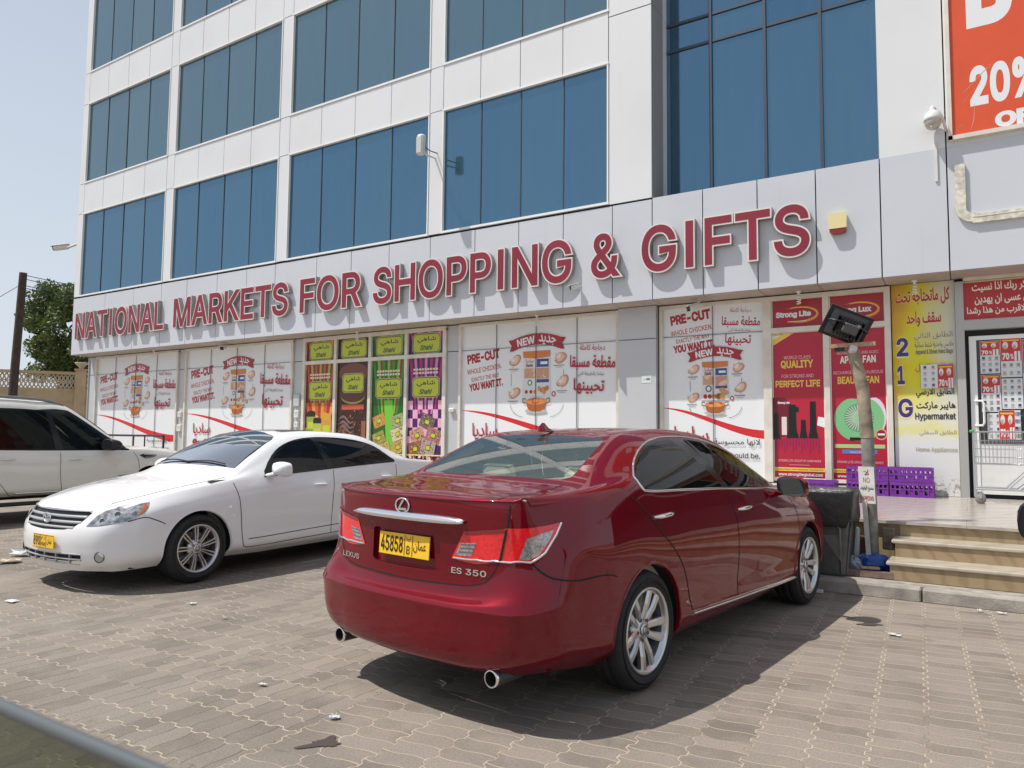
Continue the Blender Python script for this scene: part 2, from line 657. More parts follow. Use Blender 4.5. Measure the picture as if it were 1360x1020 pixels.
class Art:
    """flat print on an upright plane facing -y: x to the right, z up; each layer a little nearer"""
    def __init__(self, y):
        self.mb = MB()
        self.y = y
        self.k = 0

    def step(self):
        self.k += 1
        return self.y - 0.00022 * self.k

    def poly(self, pts, col, same=False):
        y = self.step() if not same else self.y - 0.00022 * self.k
        n = len(pts)
        a = sum(pts[i][0] * pts[(i + 1) % n][1] - pts[(i + 1) % n][0] * pts[i][1] for i in range(n))
        if a < 0:
            pts = pts[::-1]
        self.mb.add([(x, y, z) for x, z in pts], [tuple(range(n))], col)

    def rect(self, x0, x1, z0, z1, col, same=False):
        self.poly([(x0, z0), (x1, z0), (x1, z1), (x0, z1)], col, same)

    def ell(self, cx, cz, rx, rz, col, n=20, same=False, rot=0.0, a0=0, a1=2 * math.pi):
        p = []
        for i in range(n):
            t = a0 + (a1 - a0) * i / (n if abs(a1 - a0 - 2 * math.pi) < 1e-6 else n - 1)
            dx, dz = rot2(rx * math.cos(t), rz * math.sin(t), rot)
            p.append((cx + dx, cz + dz))
        self.poly(p, col, same)

    def strip(self, pts, wd, col, same=False):
        """ribbon of given width(s) along a line"""
        ws = wd if isinstance(wd, (list, tuple)) else [wd] * len(pts)
        a, b = [], []
        for i, (x, z) in enumerate(pts):
            x0, z0 = pts[max(i - 1, 0)]
            x1, z1 = pts[min(i + 1, len(pts) - 1)]
            d = math.hypot(x1 - x0, z1 - z0) or 1
            nx, nz = -(z1 - z0) / d, (x1 - x0) / d
            a.append((x + nx * ws[i] / 2, z + nz * ws[i] / 2))
            b.append((x - nx * ws[i] / 2, z - nz * ws[i] / 2))
        y = self.step() if not same else self.y - 0.00022 * self.k
        n = len(pts)
        self.mb.add([(x, y, z) for x, z in a + b], [(i, n + i, n + i + 1, i + 1) for i in range(n - 1)], col)

    def text(self, s, x0, x1, z0, hgt, col, bold=0.0, ar=False, rot=0.0, shear=0.0, keep=False, align='l', arc=None, spacing=1.0):
        """text fitted between x0 and x1 (or kept in proportion and aligned), baseline z0, cap height hgt"""
        v, f = text_geo(s, bold, 0.0, shear, ar, spacing)
        if not v:
            return
        lo = min(p[0] for p in v)
        hi = max(p[0] for p in v)
        zl = min(p[1] for p in v)
        zh = max(p[1] for p in v)
        sz = hgt / (CAP + bold if not ar else max(zh - zl, 0.6))
        sx = (x1 - x0) / (hi - lo) if not keep else sz
        ox = 0
        if keep:
            wdt = (hi - lo) * sx
            ox = {'l': 0, 'c': (x1 - x0 - wdt) / 2, 'r': x1 - x0 - wdt}[align]
        y = self.step()
        out = []
        for p in v:
            a, b = (p[0] - lo) * sx + ox, (p[1] - (zl if ar else 0)) * sz
            if arc:
                # bend about the middle with the given sag
                t = (a / (x1 - x0) - 0.5) * 2
                b += arc * (1 - t * t)
            a, b = rot2(a, b, rot)
            out.append((x0 + a, y, z0 + b))
        self.mb.add(out, f, col)

    def build(self, name, parent=None, off=None):
        return self.mb.build(name, parent, off, fixn=False)
# ------------------------------------------------------------------ car bodies: smooth surfaces through a net of measured sections
def _hw(kn, q):
    """indices and weights of a non-uniform Catmull-Rom spline at parameters q"""
    kn = np.asarray(kn, float)
    n = len(kn)
    i = np.clip(np.searchsorted(kn, q, side='right') - 1, 0, n - 2)
    h = kn[i + 1] - kn[i]
    t = (q - kn[i]) / h
    h00, h10 = 2 * t ** 3 - 3 * t ** 2 + 1, t ** 3 - 2 * t ** 2 + t
    h01, h11 = -2 * t ** 3 + 3 * t ** 2, t ** 3 - t ** 2
    W = np.zeros((len(q), 4))
    W[:, 1] += h00
    W[:, 2] += h01
    ip, inn = np.clip(i - 1, 0, n - 1), np.clip(i + 2, 0, n - 1)
    # tangent at i
    hp = kn[i] - kn[ip]
    end = i == 0
    hp_ = np.where(end, 1.0, hp)
    a = np.where(end, 0.0, -h / (hp_ * (hp_ + h)))
    c = np.where(end, 1.0 / h, hp_ / (h * (hp_ + h)))
    W[:, 0] += h10 * h * a
    W[:, 2] += h10 * h * c
    W[:, 1] += h10 * h * (-(a + c))
    # tangent at i+1
    hn = kn[inn] - kn[i + 1]
    end = inn == i + 1
    hn_ = np.where(end, 1.0, hn)
    a = np.where(end, -1.0 / h, -hn_ / (h * (h + hn_)))
    c = np.where(end, 0.0, h / (hn_ * (h + hn_)))
    W[:, 1] += h11 * h * a
    W[:, 3] += h11 * h * c
    W[:, 2] += h11 * h * (-(a + c))
    I = np.stack([ip, i, i + 1, inn], 1)
    return I, W


class Surf:
    def __init__(self, net, uk, vk, u_rng, v_rng):
        self.net, self.uk, self.vk = np.asarray(net, float), np.asarray(uk), np.asarray(vk)
        self.u0, self.u1 = u_rng
        self.v0, self.v1 = v_rng

    def ev(self, q):
        q = np.asarray(q, float).reshape(-1, 2)
        I, Wu = _hw(self.uk, q[:, 0])
        J, Wv = _hw(self.vk, q[:, 1])
        P = self.net[I[:, :, None], J[:, None, :]]
        return np.einsum('na,nb,nabc->nc', Wu, Wv, P)

    def nrm(self, q):
        q = np.asarray(q, float).reshape(-1, 2)
        e = 4e-3
        lo, hi = q.copy(), q.copy()
        lo[:, 0] = np.maximum(q[:, 0] - e, self.u0)
        hi[:, 0] = np.minimum(q[:, 0] + e, self.u1)
        du = self.ev(hi) - self.ev(lo)
        lo, hi = q.copy(), q.copy()
        lo[:, 1] = np.maximum(q[:, 1] - e, self.v0)
        hi[:, 1] = np.minimum(q[:, 1] + e, self.v1)
        dv = self.ev(hi) - self.ev(lo)
        n = np.cross(du, dv)
        l = np.linalg.norm(n, axis=1, keepdims=True)
        n = n / np.maximum(l, 1e-9)
        return -n     # u runs forwards, v upwards on the left-hand side: outwards

    def inverse(self, mode, pts, cond=None):
        """surface parameters of points given in a side (xz), end (yz) or top (xy) view"""
        if not hasattr(self, '_grid'):
            nu, nv = int((self.u1 - self.u0) / 0.02) + 2, int((self.v1 - self.v0) / 0.02) + 2
            U, V = np.meshgrid(np.linspace(self.u0, self.u1, nu), np.linspace(self.v0, self.v1, nv), indexing='ij')
            self._grid = np.stack([U.ravel(), V.ravel()], 1)
            self._gp = self.ev(self._grid)
        ax = {'xz': (0, 2), 'yz': (1, 2), 'xy': (0, 1)}[mode]
        G, P = self._grid, self._gp
        if cond is not None:
            k = cond(P)
            G, P = G[k], P[k]
        out = []
        for p in pts:
            p = np.asarray(p, float)
            q = G[np.argmin(((P[:, ax] - p) ** 2).sum(1))].copy()
            for _ in range(6):
                e = 2e-3
                b = self.ev(np.array([q, q + (e, 0), q + (0, e)]))[:, ax]
                J = np.stack([(b[1] - b[0]) / e, (b[2] - b[0]) / e], 1)
                try:
                    st = np.linalg.solve(J + 1e-9 * np.eye(2), p - b[0])
                except Exception:
                    break
                st = np.clip(st, -0.05, 0.05)
                q = np.clip(q + st, (self.u0, self.v0), (self.u1, self.v1))
            out.append(q)
        return np.array(out)


def inside(poly, q):
    """which points q lie in the polygon"""
    x, y = q[:, 0], q[:, 1]
    r = np.zeros(len(q), bool)
    n = len(poly)
    j = n - 1
    for i in range(n):
        xi, yi = poly[i]
        xj, yj = poly[j]
        c = ((yi > y) != (yj > y)) & (x < (xj - xi) * (y - yi) / ((yj - yi) or 1e-12) + xi)
        r ^= c
        j = i
    return r


def dense(poly, step=0.03, closed=True):
    out = []
    n = len(poly)
    for i in range(n if closed else n - 1):
        a, b = np.asarray(poly[i]), np.asarray(poly[(i + 1) % n])
        k = max(1, int(np.linalg.norm(b - a) / step))
        for t in range(k):
            out.append(a + (b - a) * t / k)
    if not closed:
        out.append(np.asarray(poly[-1]))
    return out


def smooth_poly(pts, n=6, closed=True):
    """round the outline a little (Catmull-Rom)"""
    pts = [np.asarray(p, float) for p in pts]
    m = len(pts)
    out = []
    for i in range(m if closed else m - 1):
        g = (lambda k: pts[k % m]) if closed else (lambda k: pts[min(max(k, 0), m - 1)])
        a, b, c, d = g(i - 1), g(i), g(i + 1), g(i + 2)
        for k in range(n):
            t = k / n
            out.append(0.5 * ((2 * b) + (c - a) * t + (2 * a - 5 * b + 4 * c - d) * t * t + (3 * b - a - 3 * c + d) * t ** 3))
    if not closed:
        out.append(pts[-1])
    return out


class CarBody:
    """sections: stations from tail to nose, rows 0..5 from sill to shoulder, 6..9 over the top to the middle; tail/nose: rows 0..5 round the ends"""
    def __init__(self, stations, tail, nose):
        S = np.array(stations, float)
        N = len(S)
        mir = np.array([1, -1, 1.0])
        # across: knots
        ref = S[N // 2]
        vk = [0.0]
        for k in range(1, 10):
            vk.append(vk[-1] + max(0.06, np.linalg.norm(ref[k] - ref[k - 1])))
        uk = [0.0]
        for i in range(1, N):
            uk.append(uk[-1] + max(0.05, np.linalg.norm(S[i, 3] - S[i - 1, 3])))
        self.vs = vk[5]
        # top: rows 5..9 plus ghost row (mirrored) and row 4 for tangents; ghost stations at both ends
        def ghost(row_end, drop):
            g = S[row_end].copy()
            g[:, 2] -= 0.10
            g[:, 0] += drop
            return g
        full = np.concatenate([S, S[:, 8:9] * mir], 1)
        def acc(seq, start):
            o, a = [], start
            for p, q in zip(seq[:-1], seq[1:]):
                a += max(0.05, np.linalg.norm(np.asarray(q)[2] - np.asarray(p)[2]))
                o.append(a)
            return o
        gt, gn = ghost(0, -0.02), ghost(N - 1, 0.03)
        gt[:6] = np.array(tail[0], float)
        gn[:6] = np.array(nose[0], float)
        T = np.concatenate([np.concatenate([gt, gt[8:9] * mir])[None], full, np.concatenate([gn, gn[8:9] * mir])[None]], 0)
        tuk = [-acc([S[0], tail[0]], 0.0)[0]] + uk + [acc([S[N - 1], nose[0]], uk[-1])[0]]
        tvk = vk + [2 * vk[9] - vk[8]]
        self.top = Surf(T, tuk, tvk, (uk[0], uk[-1]), (vk[5], vk[9]))
        # band: rows 0..6, wrapped to the middle at both ends with mirrored ghosts
        def wrap(rows, sgn):
            W_ = []
            for r in rows:
                r = np.array(r, float)
                six = r[5] + np.array([-sgn * 0.07, 0, 0.02])
                W_.append(np.concatenate([r, six[None]]))
            return W_
        tl, ns = wrap(tail, -1), wrap(nose, 1)       # listed outwards from the corner to the middle
        bl = [x * mir for x in tl[-2:-1]] + tl[::-1] + [s[:7] for s in S] + ns + [x * mir for x in ns[-2:-1]]
        fw = acc([S[N - 1][:7]] + ns + [ns[-2] * mir], uk[-1])
        bw = acc([S[0][:7]] + tl + [tl[-2] * mir], 0.0)
        buk = [-x for x in bw[::-1]] + uk + fw
        self.band = Surf(np.array(bl), buk, vk[:7], (-bw[-2], fw[-2]), (0.0, vk[5]))
        self.uk, self.vk = uk, vk
        self.regions = []      # (surface, outline, key)
        self.lines = []

    def region(self, surf, poly, key):
        self.regions.append((surf, [np.asarray(p, float) for p in poly], key))

    def mesh(self, step=0.035):
        """triangles of both surfaces sorted by region: {key: (verts, normals, faces)} for the left half"""
        out = {}
        for name in ('band', 'top'):
            s = getattr(self, name)
            us = np.linspace(s.u0, s.u1, int((s.u1 - s.u0) / step) + 2)
            vs = np.linspace(s.v0, s.v1, int((s.v1 - s.v0) / step) + 2)
            regs = [r for r in self.regions if r[0] == name]
            pts, edges = [], []
            segs = []
            for _, poly, key in regs:
                d = dense(poly, step * 0.8)
                d = [np.clip(p, (s.u0, s.v0), (s.u1, s.v1)) for p in d]
                b = len(pts)
                pts += [Vector((float(p[0]), float(p[1]))) for p in d]
                edges += [(b + i, b + (i + 1) % len(d)) for i in range(len(d))]
                segs += d
            sg = np.array(segs) if segs else np.zeros((0, 2))
            for i, u in enumerate(us):
                for j, v in enumerate(vs):
                    border = i in (0, len(us) - 1) or j in (0, len(vs) - 1)
                    if len(sg) and not border:
                        if np.min((sg[:, 0] - u) ** 2 + (sg[:, 1] - v) ** 2) < (step * 0.45) ** 2:
                            continue
                    pts.append(Vector((float(u), float(v))))
            V, E, F, *_ = delaunay_2d_cdt(pts, edges, [], 0, 1e-6)
            q = np.array([(p.x, p.y) for p in V])
            P, Nn = s.ev(q), s.nrm(q)
            if name == 'band':
                for end in (0, 1):
                    k = (q[:, 1] > s.v1 - 1e-6) & ((q[:, 0] < self.uk[0]) if end == 0 else (q[:, 0] > self.uk[-1]))
                    vv = np.linspace(self.top.v0, self.top.v1, 240)
                    ed = self.top.ev(np.stack([np.full_like(vv, self.uk[0 if end == 0 else -1]), vv], 1))
                    for i in np.where(k)[0]:
                        P[i] = ed[np.argmin(((ed - P[i]) ** 2).sum(1))]
            Fa = np.array([f for f in F if len(f) == 3])
            cen = q[Fa].mean(1)
            keys = np.array(['body'] * len(Fa), dtype=object)
            for _, poly, key in regs:
                keys[inside([tuple(p) for p in poly], cen)] = key
            for k in set(keys):
                f = Fa[keys == k]
                used = np.unique(f)
                mp = -np.ones(len(q), int)
                mp[used] = np.arange(len(used))
                e = out.setdefault(k, [[], [], []])
                o = sum(len(x) for x in e[0])
                e[0].append(P[used])
                e[1].append(Nn[used])
                e[2].append(mp[f] + o)
        return {k: (np.concatenate(a), np.concatenate(b), np.concatenate(c)) for k, (a, b, c) in out.items()}


def surf_object(name, geo, mats, parent, sides=(1, -1), push=0.0, fit=None):
    """mesh object from analytic surface pieces, with exact normals; sides: +1 left, -1 mirrored to the right"""
    P, Nn, F = geo
    if fit:
        # float glass: one even sweep without ripples
        P, Nn = P.copy(), Nn.copy()
        if fit == 'top':
            x, y, tgt, k = P[:, 0] - P[:, 0].mean(), P[:, 1], P[:, 2], 2
            T = lambda x, y: np.stack([x * 0 + 1, x, x * x, y * y, x * y * y], 1)
            D = lambda x, y: (np.stack([x * 0, x * 0 + 1, 2 * x, y * 0, y * y], 1), np.stack([x * 0, x * 0, x * 0, 2 * y, 2 * x * y], 1))
        else:
            x, y, tgt, k = P[:, 0] - P[:, 0].mean(), P[:, 2] - P[:, 2].mean(), P[:, 1], 1
            T = lambda x, y: np.stack([x * 0 + 1, x, y, x * x, y * y, x * y], 1)
            D = lambda x, y: (np.stack([x * 0, x * 0 + 1, x * 0, 2 * x, x * 0, y], 1), np.stack([x * 0, x * 0, x * 0 + 1, x * 0, 2 * y, x], 1))
        co = np.linalg.lstsq(T(x, y), tgt, rcond=None)[0]
        P[:, k] = T(x, y) @ co
        dx_, dy_ = D(x, y)
        gx, gy = dx_ @ co, dy_ @ co
        Nn = np.stack([-gx, -gy, np.ones_like(gx)], 1) if fit == 'top' else np.stack([-gx, np.ones_like(gx), -gy], 1)
        Nn /= np.linalg.norm(Nn, axis=1, keepdims=True)
    v, n, f = [], [], []
    o = 0
    for sd in sides:
        m = np.array([1, sd, 1.0])
        v.append((P + Nn * push) * m)
        n.append(Nn * m)
        f.append((F if sd > 0 else F[:, ::-1]) + o)
        o += len(P)
    v, n, f = np.concatenate(v), np.concatenate(n), np.concatenate(f)
    # wind the triangles to agree with the normals
    a, b, c = v[f[:, 0]], v[f[:, 1]], v[f[:, 2]]
    flip = np.einsum('ij,ij->i', np.cross(b - a, c - a), n[f[:, 0]]) < 0
    f[flip] = f[flip][:, ::-1]
    me = bpy.data.meshes.new(name)
    me.from_pydata([tuple(map(float, p)) for p in v], [], [tuple(map(int, x)) for x in f])
    me.materials.append(mats)
    me.polygons.foreach_set('use_smooth', [True] * len(f))
    me.update()
    me.normals_split_custom_set_from_vertices([tuple(map(float, x)) for x in n])
    ob = bpy.data.objects.new(name, me)
    COL.objects.link(ob)
    ob.parent = parent
    return ob


def on_line(surf, q, wd, m, mb, push=0.0018, side=1):
    """flat ribbon lying on a body surface along parameters q"""
    q = np.array(dense(q, 0.025, False))
    P, Nn = surf.ev(q), surf.nrm(q)
    mm = np.array([1, side, 1.0])
    P, Nn = P * mm, Nn * mm
    L, Rr = [], []
    for i in range(len(P)):
        d = P[min(i + 1, len(P) - 1)] - P[max(i - 1, 0)]
        t = np.cross(d, Nn[i])
        t = t / (np.linalg.norm(t) or 1)
        L.append(P[i] + t * wd / 2 + Nn[i] * push)
        Rr.append(P[i] - t * wd / 2 + Nn[i] * push)
    n = len(P)
    fs = [(i, n + i, n + i + 1, i + 1) for i in range(n - 1)]
    mb.add(L + Rr, fs, m, True)


def on_tube(surf, q, r, m, mb, side=1, push=0.0, n=6):
    q = np.array(dense(q, 0.03, False))
    P = surf.ev(q) + surf.nrm(q) * push
    mb.tube([tuple(p * np.array([1, side, 1.0])) for p in P], r, m, n=n)


M_TYRE = mat('tyre_rubber', (0.018, 0.018, 0.019), 0.75, noise_amt=0.3, noise_scale=30, bump=0.2, bump_scale=120)
M_ALLOY = mat('alloy_silver', (0.62, 0.62, 0.63), 0.28, metal=0.9)
M_ALLOY_DK = mat('alloy_shade', (0.09, 0.09, 0.095), 0.5, metal=0.5)
M_BLACK = mat('black_plastic', (0.012, 0.012, 0.013), 0.5)
M_UNDER = mat('underbody', (0.01, 0.01, 0.01), 0.9)
M_CHROME = mat('chrome', (0.85, 0.85, 0.87), 0.08, metal=1.0)
M_GAP = mat('shut_gap', (0.006, 0.006, 0.006), 0.8)
M_PLATE = mat('plate_yellow', (0.86, 0.52, 0.02), 0.35, noise_amt=0.08, noise_scale=12)
M_PLATE_INK = mat('plate_black', (0.012, 0.01, 0.008), 0.5)
M_LENS_RED = mat('lens_red', (0.78, 0.012, 0.018), 0.15, coat=1.0, noise_amt=0.2, noise_scale=60)
M_LENS_DK = mat('lens_dark_red', (0.22, 0.004, 0.008), 0.1, coat=1.0)
M_LENS_CLEAR = mat('lens_clear', (0.42, 0.40, 0.40), 0.15, metal=0.5, coat=1.0, noise_amt=0.5, noise_scale=70)
M_LENS_AMBER = mat('lens_amber', (0.45, 0.10, 0.02), 0.15, coat=1.0)
M_SEAT = mat('seat_beige', (0.50, 0.46, 0.38), 0.7)
M_SEAT_GREY = mat('seat_grey', (0.16, 0.155, 0.145), 0.75)
G_SIDE = glass_mat('tinted_side_glass', (0.004, 0.004, 0.005), (0.035, 0.04, 0.045), ior=1.5)
G_REAR = glass_mat('rear_glass', (0.050, 0.060, 0.056), (0.58, 0.66, 0.61), ior=1.5, boost=2.0)
G_WIND = glass_mat('windscreen_glass', (0.006, 0.009, 0.012), (0.26, 0.31, 0.33), ior=1.6, boost=5.0)
G_SUVD = glass_mat('suv_dark_glass', (0.003, 0.004, 0.004), (0.06, 0.065, 0.06), ior=1.35, boost=.7)
G_SUV = glass_mat('suv_glass', (0.003, 0.004, 0.004), (0.16, 0.18, 0.17), ior=1.4, boost=.8)


def paint(name, col, flake=0.0, rough=0.35, dirt=0.0, coat=1.0):
    m = bpy.data.materials.new(name)
    m.use_nodes = True
    t = m.node_tree
    b = t.nodes['Principled BSDF']
    M = NodeMath(t)
    tc = t.nodes.new('ShaderNodeTexCoord')
    g = t.nodes.new('ShaderNodeNewGeometry')
    c = col
    if dirt:
        n1 = noise_out(t, tc.outputs['Object'], 3.0, 6, 0.65)
        n2 = noise_out(t, tc.outputs['Object'], 60.0, 3)
        sx = t.nodes.new('ShaderNodeSeparateXYZ')
        t.links.new(tc.outputs['Object'], sx.inputs[0])
        low = M('SUBTRACT', 1.0, ramp(M, sx.outputs[2], 0.15, 0.75))
        up = t.nodes.new('ShaderNodeSeparateXYZ')
        t.links.new(g.outputs['Normal'], up.inputs[0])
        f = M('MULTIPLY', M('ADD', M('MULTIPLY', ramp(M, n1, 0.35, 0.75), 0.6), M('MULTIPLY', n2, 0.4)), M('ADD', M('MULTIPLY', low, 0.8), M('MULTIPLY', ramp(M, up.outputs[2], 0.5, 1.0), 0.9)))
        f = M('MULTIPLY', f, dirt)
        o = mixcol(t, f, col, (0.42, 0.36, 0.29))
        t.links.new(o, b.inputs['Base Color'])
        r = M('ADD', M('MULTIPLY', f, 0.5), rough)
        t.links.new(r, b.inputs['Roughness'])
        t.links.new(M('ADD', M('MULTIPLY', f, 0.35), 0.025), b.inputs['Coat Roughness'])
    else:
        b.inputs['Base Color'].default_value = (*col, 1)
        b.inputs['Roughness'].default_value = rough
        b.inputs['Coat Roughness'].default_value = 0.025
    b.inputs['Metallic'].default_value = flake
    b.inputs['Specular IOR Level'].default_value = 0.0
    b.inputs['Coat Weight'].default_value = coat
    b.inputs['Coat IOR'].default_value = 1.5
    MATS[name] = m
    return m


def wheel(parent, x, side, track, tr, rr, width, spoke_fn, turn=0.0):
    """one wheel: tyre (> tread shape), rim with spokes, hub cap; outer face towards side"""
    ctr = (x, side * track, tr)
    y0 = side * (track - width / 2)
    s = side
    w = thing_part('wheel', parent)
    h = width / 2
    rb = rr + 0.004
    tp = [(rb, -h + 0.012), (rb + 0.01, -h + 0.003), (rb + 0.05, -h - 0.006), (tr - 0.035, -h + 0.001), (tr - 0.012, -h + 0.018), (tr - 0.002, -h + 0.05), (tr, -h + 0.075), (tr - 0.006, -0.034), (tr - 0.006, -0.026), (tr, -0.024), (tr, 0.024), (tr - 0.006, 0.026), (tr - 0.006, 0.034), (tr, h - 0.075), (tr - 0.002, h - 0.05), (tr - 0.012, h - 0.018), (tr - 0.035, h - 0.001), (tr - 0.058, h + 0.004), (tr - 0.060, h + 0.006), (rb + 0.05, h + 0.006), (rb + 0.012, h + 0.004), (rb, h - 0.012)]
    t = MB()
    t.lathe([(r, a * s) for r, a in tp], M_TYRE, n=48, axis='y')
    for v in range(len(t.v)):
        t.v[v] = (t.v[v][0] + ctr[0], t.v[v][1] + ctr[1], t.v[v][2] + ctr[2])
    t.build('tyre', w)
    rm = MB()
    # barrel and flange
    rm.lathe([(rr + 0.006, s * (h - 0.012)), (rr + 0.006, s * (h + 0.002)), (rr - 0.004, s * (h + 0.003)), (rr - 0.014, s * (h - 0.008)), (rr - 0.022, s * (h - 0.03))], M_ALLOY, n=48, axis='y', c=ctr)
    rm.lathe([(rr - 0.022, s * (h - 0.03)), (rr - 0.05, s * (h - 0.10)), (rr - 0.06, -s * h * 0.8)], M_ALLOY_DK, n=32, axis='y', c=ctr)
    # brake disc and backing
    rm.lathe([(0.0, s * (h - 0.105)), (rr * 0.70, s * (h - 0.105))], mat('brake_disc', (0.20, 0.19, 0.18), 0.4, metal=0.8), n=32, axis='y', c=ctr)
    rm.lathe([(rr * 0.66, s * (h - 0.13)), (rr - 0.03, s * (h - 0.13))], M_UNDER, n=24, axis='y', c=ctr)
    spoke_fn(rm, ctr, s, h, rr, turn)
    rm.build('rim', w)
    return w


def thing_part(name, parent):
    o = bpy.data.objects.new(name, None)
    o.empty_display_size = 0.1
    COL.objects.link(o)
    o.parent = parent
    return o


def spoke(mb, ctr, s, ang, r0, r1, w0, w1, d0, d1, h, m, skew=0.0):
    """one tapered spoke with a raised spine from r0 to r1"""
    vs = []
    for r, wd, dp in ((r0, w0, d0), ((r0 + r1) / 2, (w0 + w1) / 2, (d0 + d1) / 2 + 0.006), (r1, w1, d1)):
        a = ang + skew * (r - r0) / (r1 - r0)
        for k, (off, dd) in enumerate(((-0.5, -0.012), (-0.28, 0.0), (0.28, 0.0), (0.5, -0.012), (0.5, -0.035), (-0.5, -0.035))):
            x = r * math.cos(a) - off * wd * math.sin(a)
            z = r * math.sin(a) + off * wd * math.cos(a)
            vs.append((ctr[0] + x, ctr[1] + s * (h + dp + dd), ctr[2] + z))
    fs = []
    for i in range(2):
        for k in range(6):
            j = (k + 1) % 6
            fs.append((i * 6 + k, i * 6 + j, i * 6 + 6 + j, i * 6 + 6 + k))
    fs += [(0, 1, 2, 3, 4, 5), (12, 13, 14, 15, 16, 17)]
    mb.add(vs, fs, m)


def hub(mb, ctr, s, h, d, r=0.035, lug=0.06, n=5, turn=0.0, rad=0.085):
    mb.lathe([(0.0, s * (h + d + 0.008)), (r * 0.9, s * (h + d + 0.007)), (r, s * (h + d))], M_ALLOY, n=20, axis='y', c=ctr)
    mb.lathe([(r, s * (h + d - 0.004)), (rad, s * (h + d - 0.012)), (rad + 0.01, s * (h + d - 0.04))], M_ALLOY, n=24, axis='y', c=ctr)
    mb.lathe([(r * 0.55, s * (h + d + 0.0095)), (r * 0.7, s * (h + d + 0.0095))], M_ALLOY_DK, n=16, axis='y', c=ctr)
    for k in range(n):
        a = turn + 2 * math.pi * (k + 0.5) / n
        c = (ctr[0] + lug * math.cos(a), ctr[1], ctr[2] + lug * math.sin(a))
        mb.lathe([(0.0, s * (h + d - 0.002)), (0.011, s * (h + d - 0.002))], M_ALLOY_DK, n=10, axis='y', c=c)


def spokes_wide(mb, ctr, s, h, rr, turn):
    for k in range(10):
        a = turn + 2 * math.pi * k / 10
        spoke(mb, ctr, s, a, 0.06, rr - 0.008, 0.040, 0.052, -0.035, -0.012, h, M_ALLOY, 0.10 if k % 2 else -0.10)
    hub(mb, ctr, s, h, -0.03, turn=turn)


def spokes_twin(mb, ctr, s, h, rr, turn):
    for k in range(9):
        a = turn + 2 * math.pi * k / 9
        for d in (-1, 1):
            spoke(mb, ctr, s, a + d * 0.13, 0.062, rr - 0.008, 0.017, 0.020, -0.032, -0.014, h, M_ALLOY, -d * 0.055)
    hub(mb, ctr, s, h, -0.03, turn=turn)


def spokes_five(mb, ctr, s, h, rr, turn):
    for k in range(6):
        spoke(mb, ctr, s, turn + 2 * math.pi * k / 6, 0.06, rr - 0.008, 0.06, 0.085, -0.035, -0.012, h, M_ALLOY)
    hub(mb, ctr, s, h, -0.03, turn=turn)


def seat(mb, x, y, m, z=0.30, lean=0.22, w=0.5):
    """car seat facing +x: cushion, back and headrest"""
    mb.rbox((x + 0.05, y, z + 0.08), (0.52, w, 0.16), m, 0.05)
    e = Euler((0, -lean, 0)).to_matrix()
    mb.rbox((x - 0.25, y, z + 0.42), (0.14, w * 0.94, 0.60), m, 0.05, rot=e)
    mb.rbox((x - 0.36, y, z + 0.83), (0.09, 0.27, 0.18), m, 0.04, rot=e)
    for d in (-0.05, 0.05):
        mb.tube([(x - 0.33, y + d, z + 0.66), (x - 0.36, y + d, z + 0.80)], 0.006, M_CHROME, n=5)


def plate_text(mb, pts):
    """pts: list of (string, y centre, z base, height, width, arabic)"""


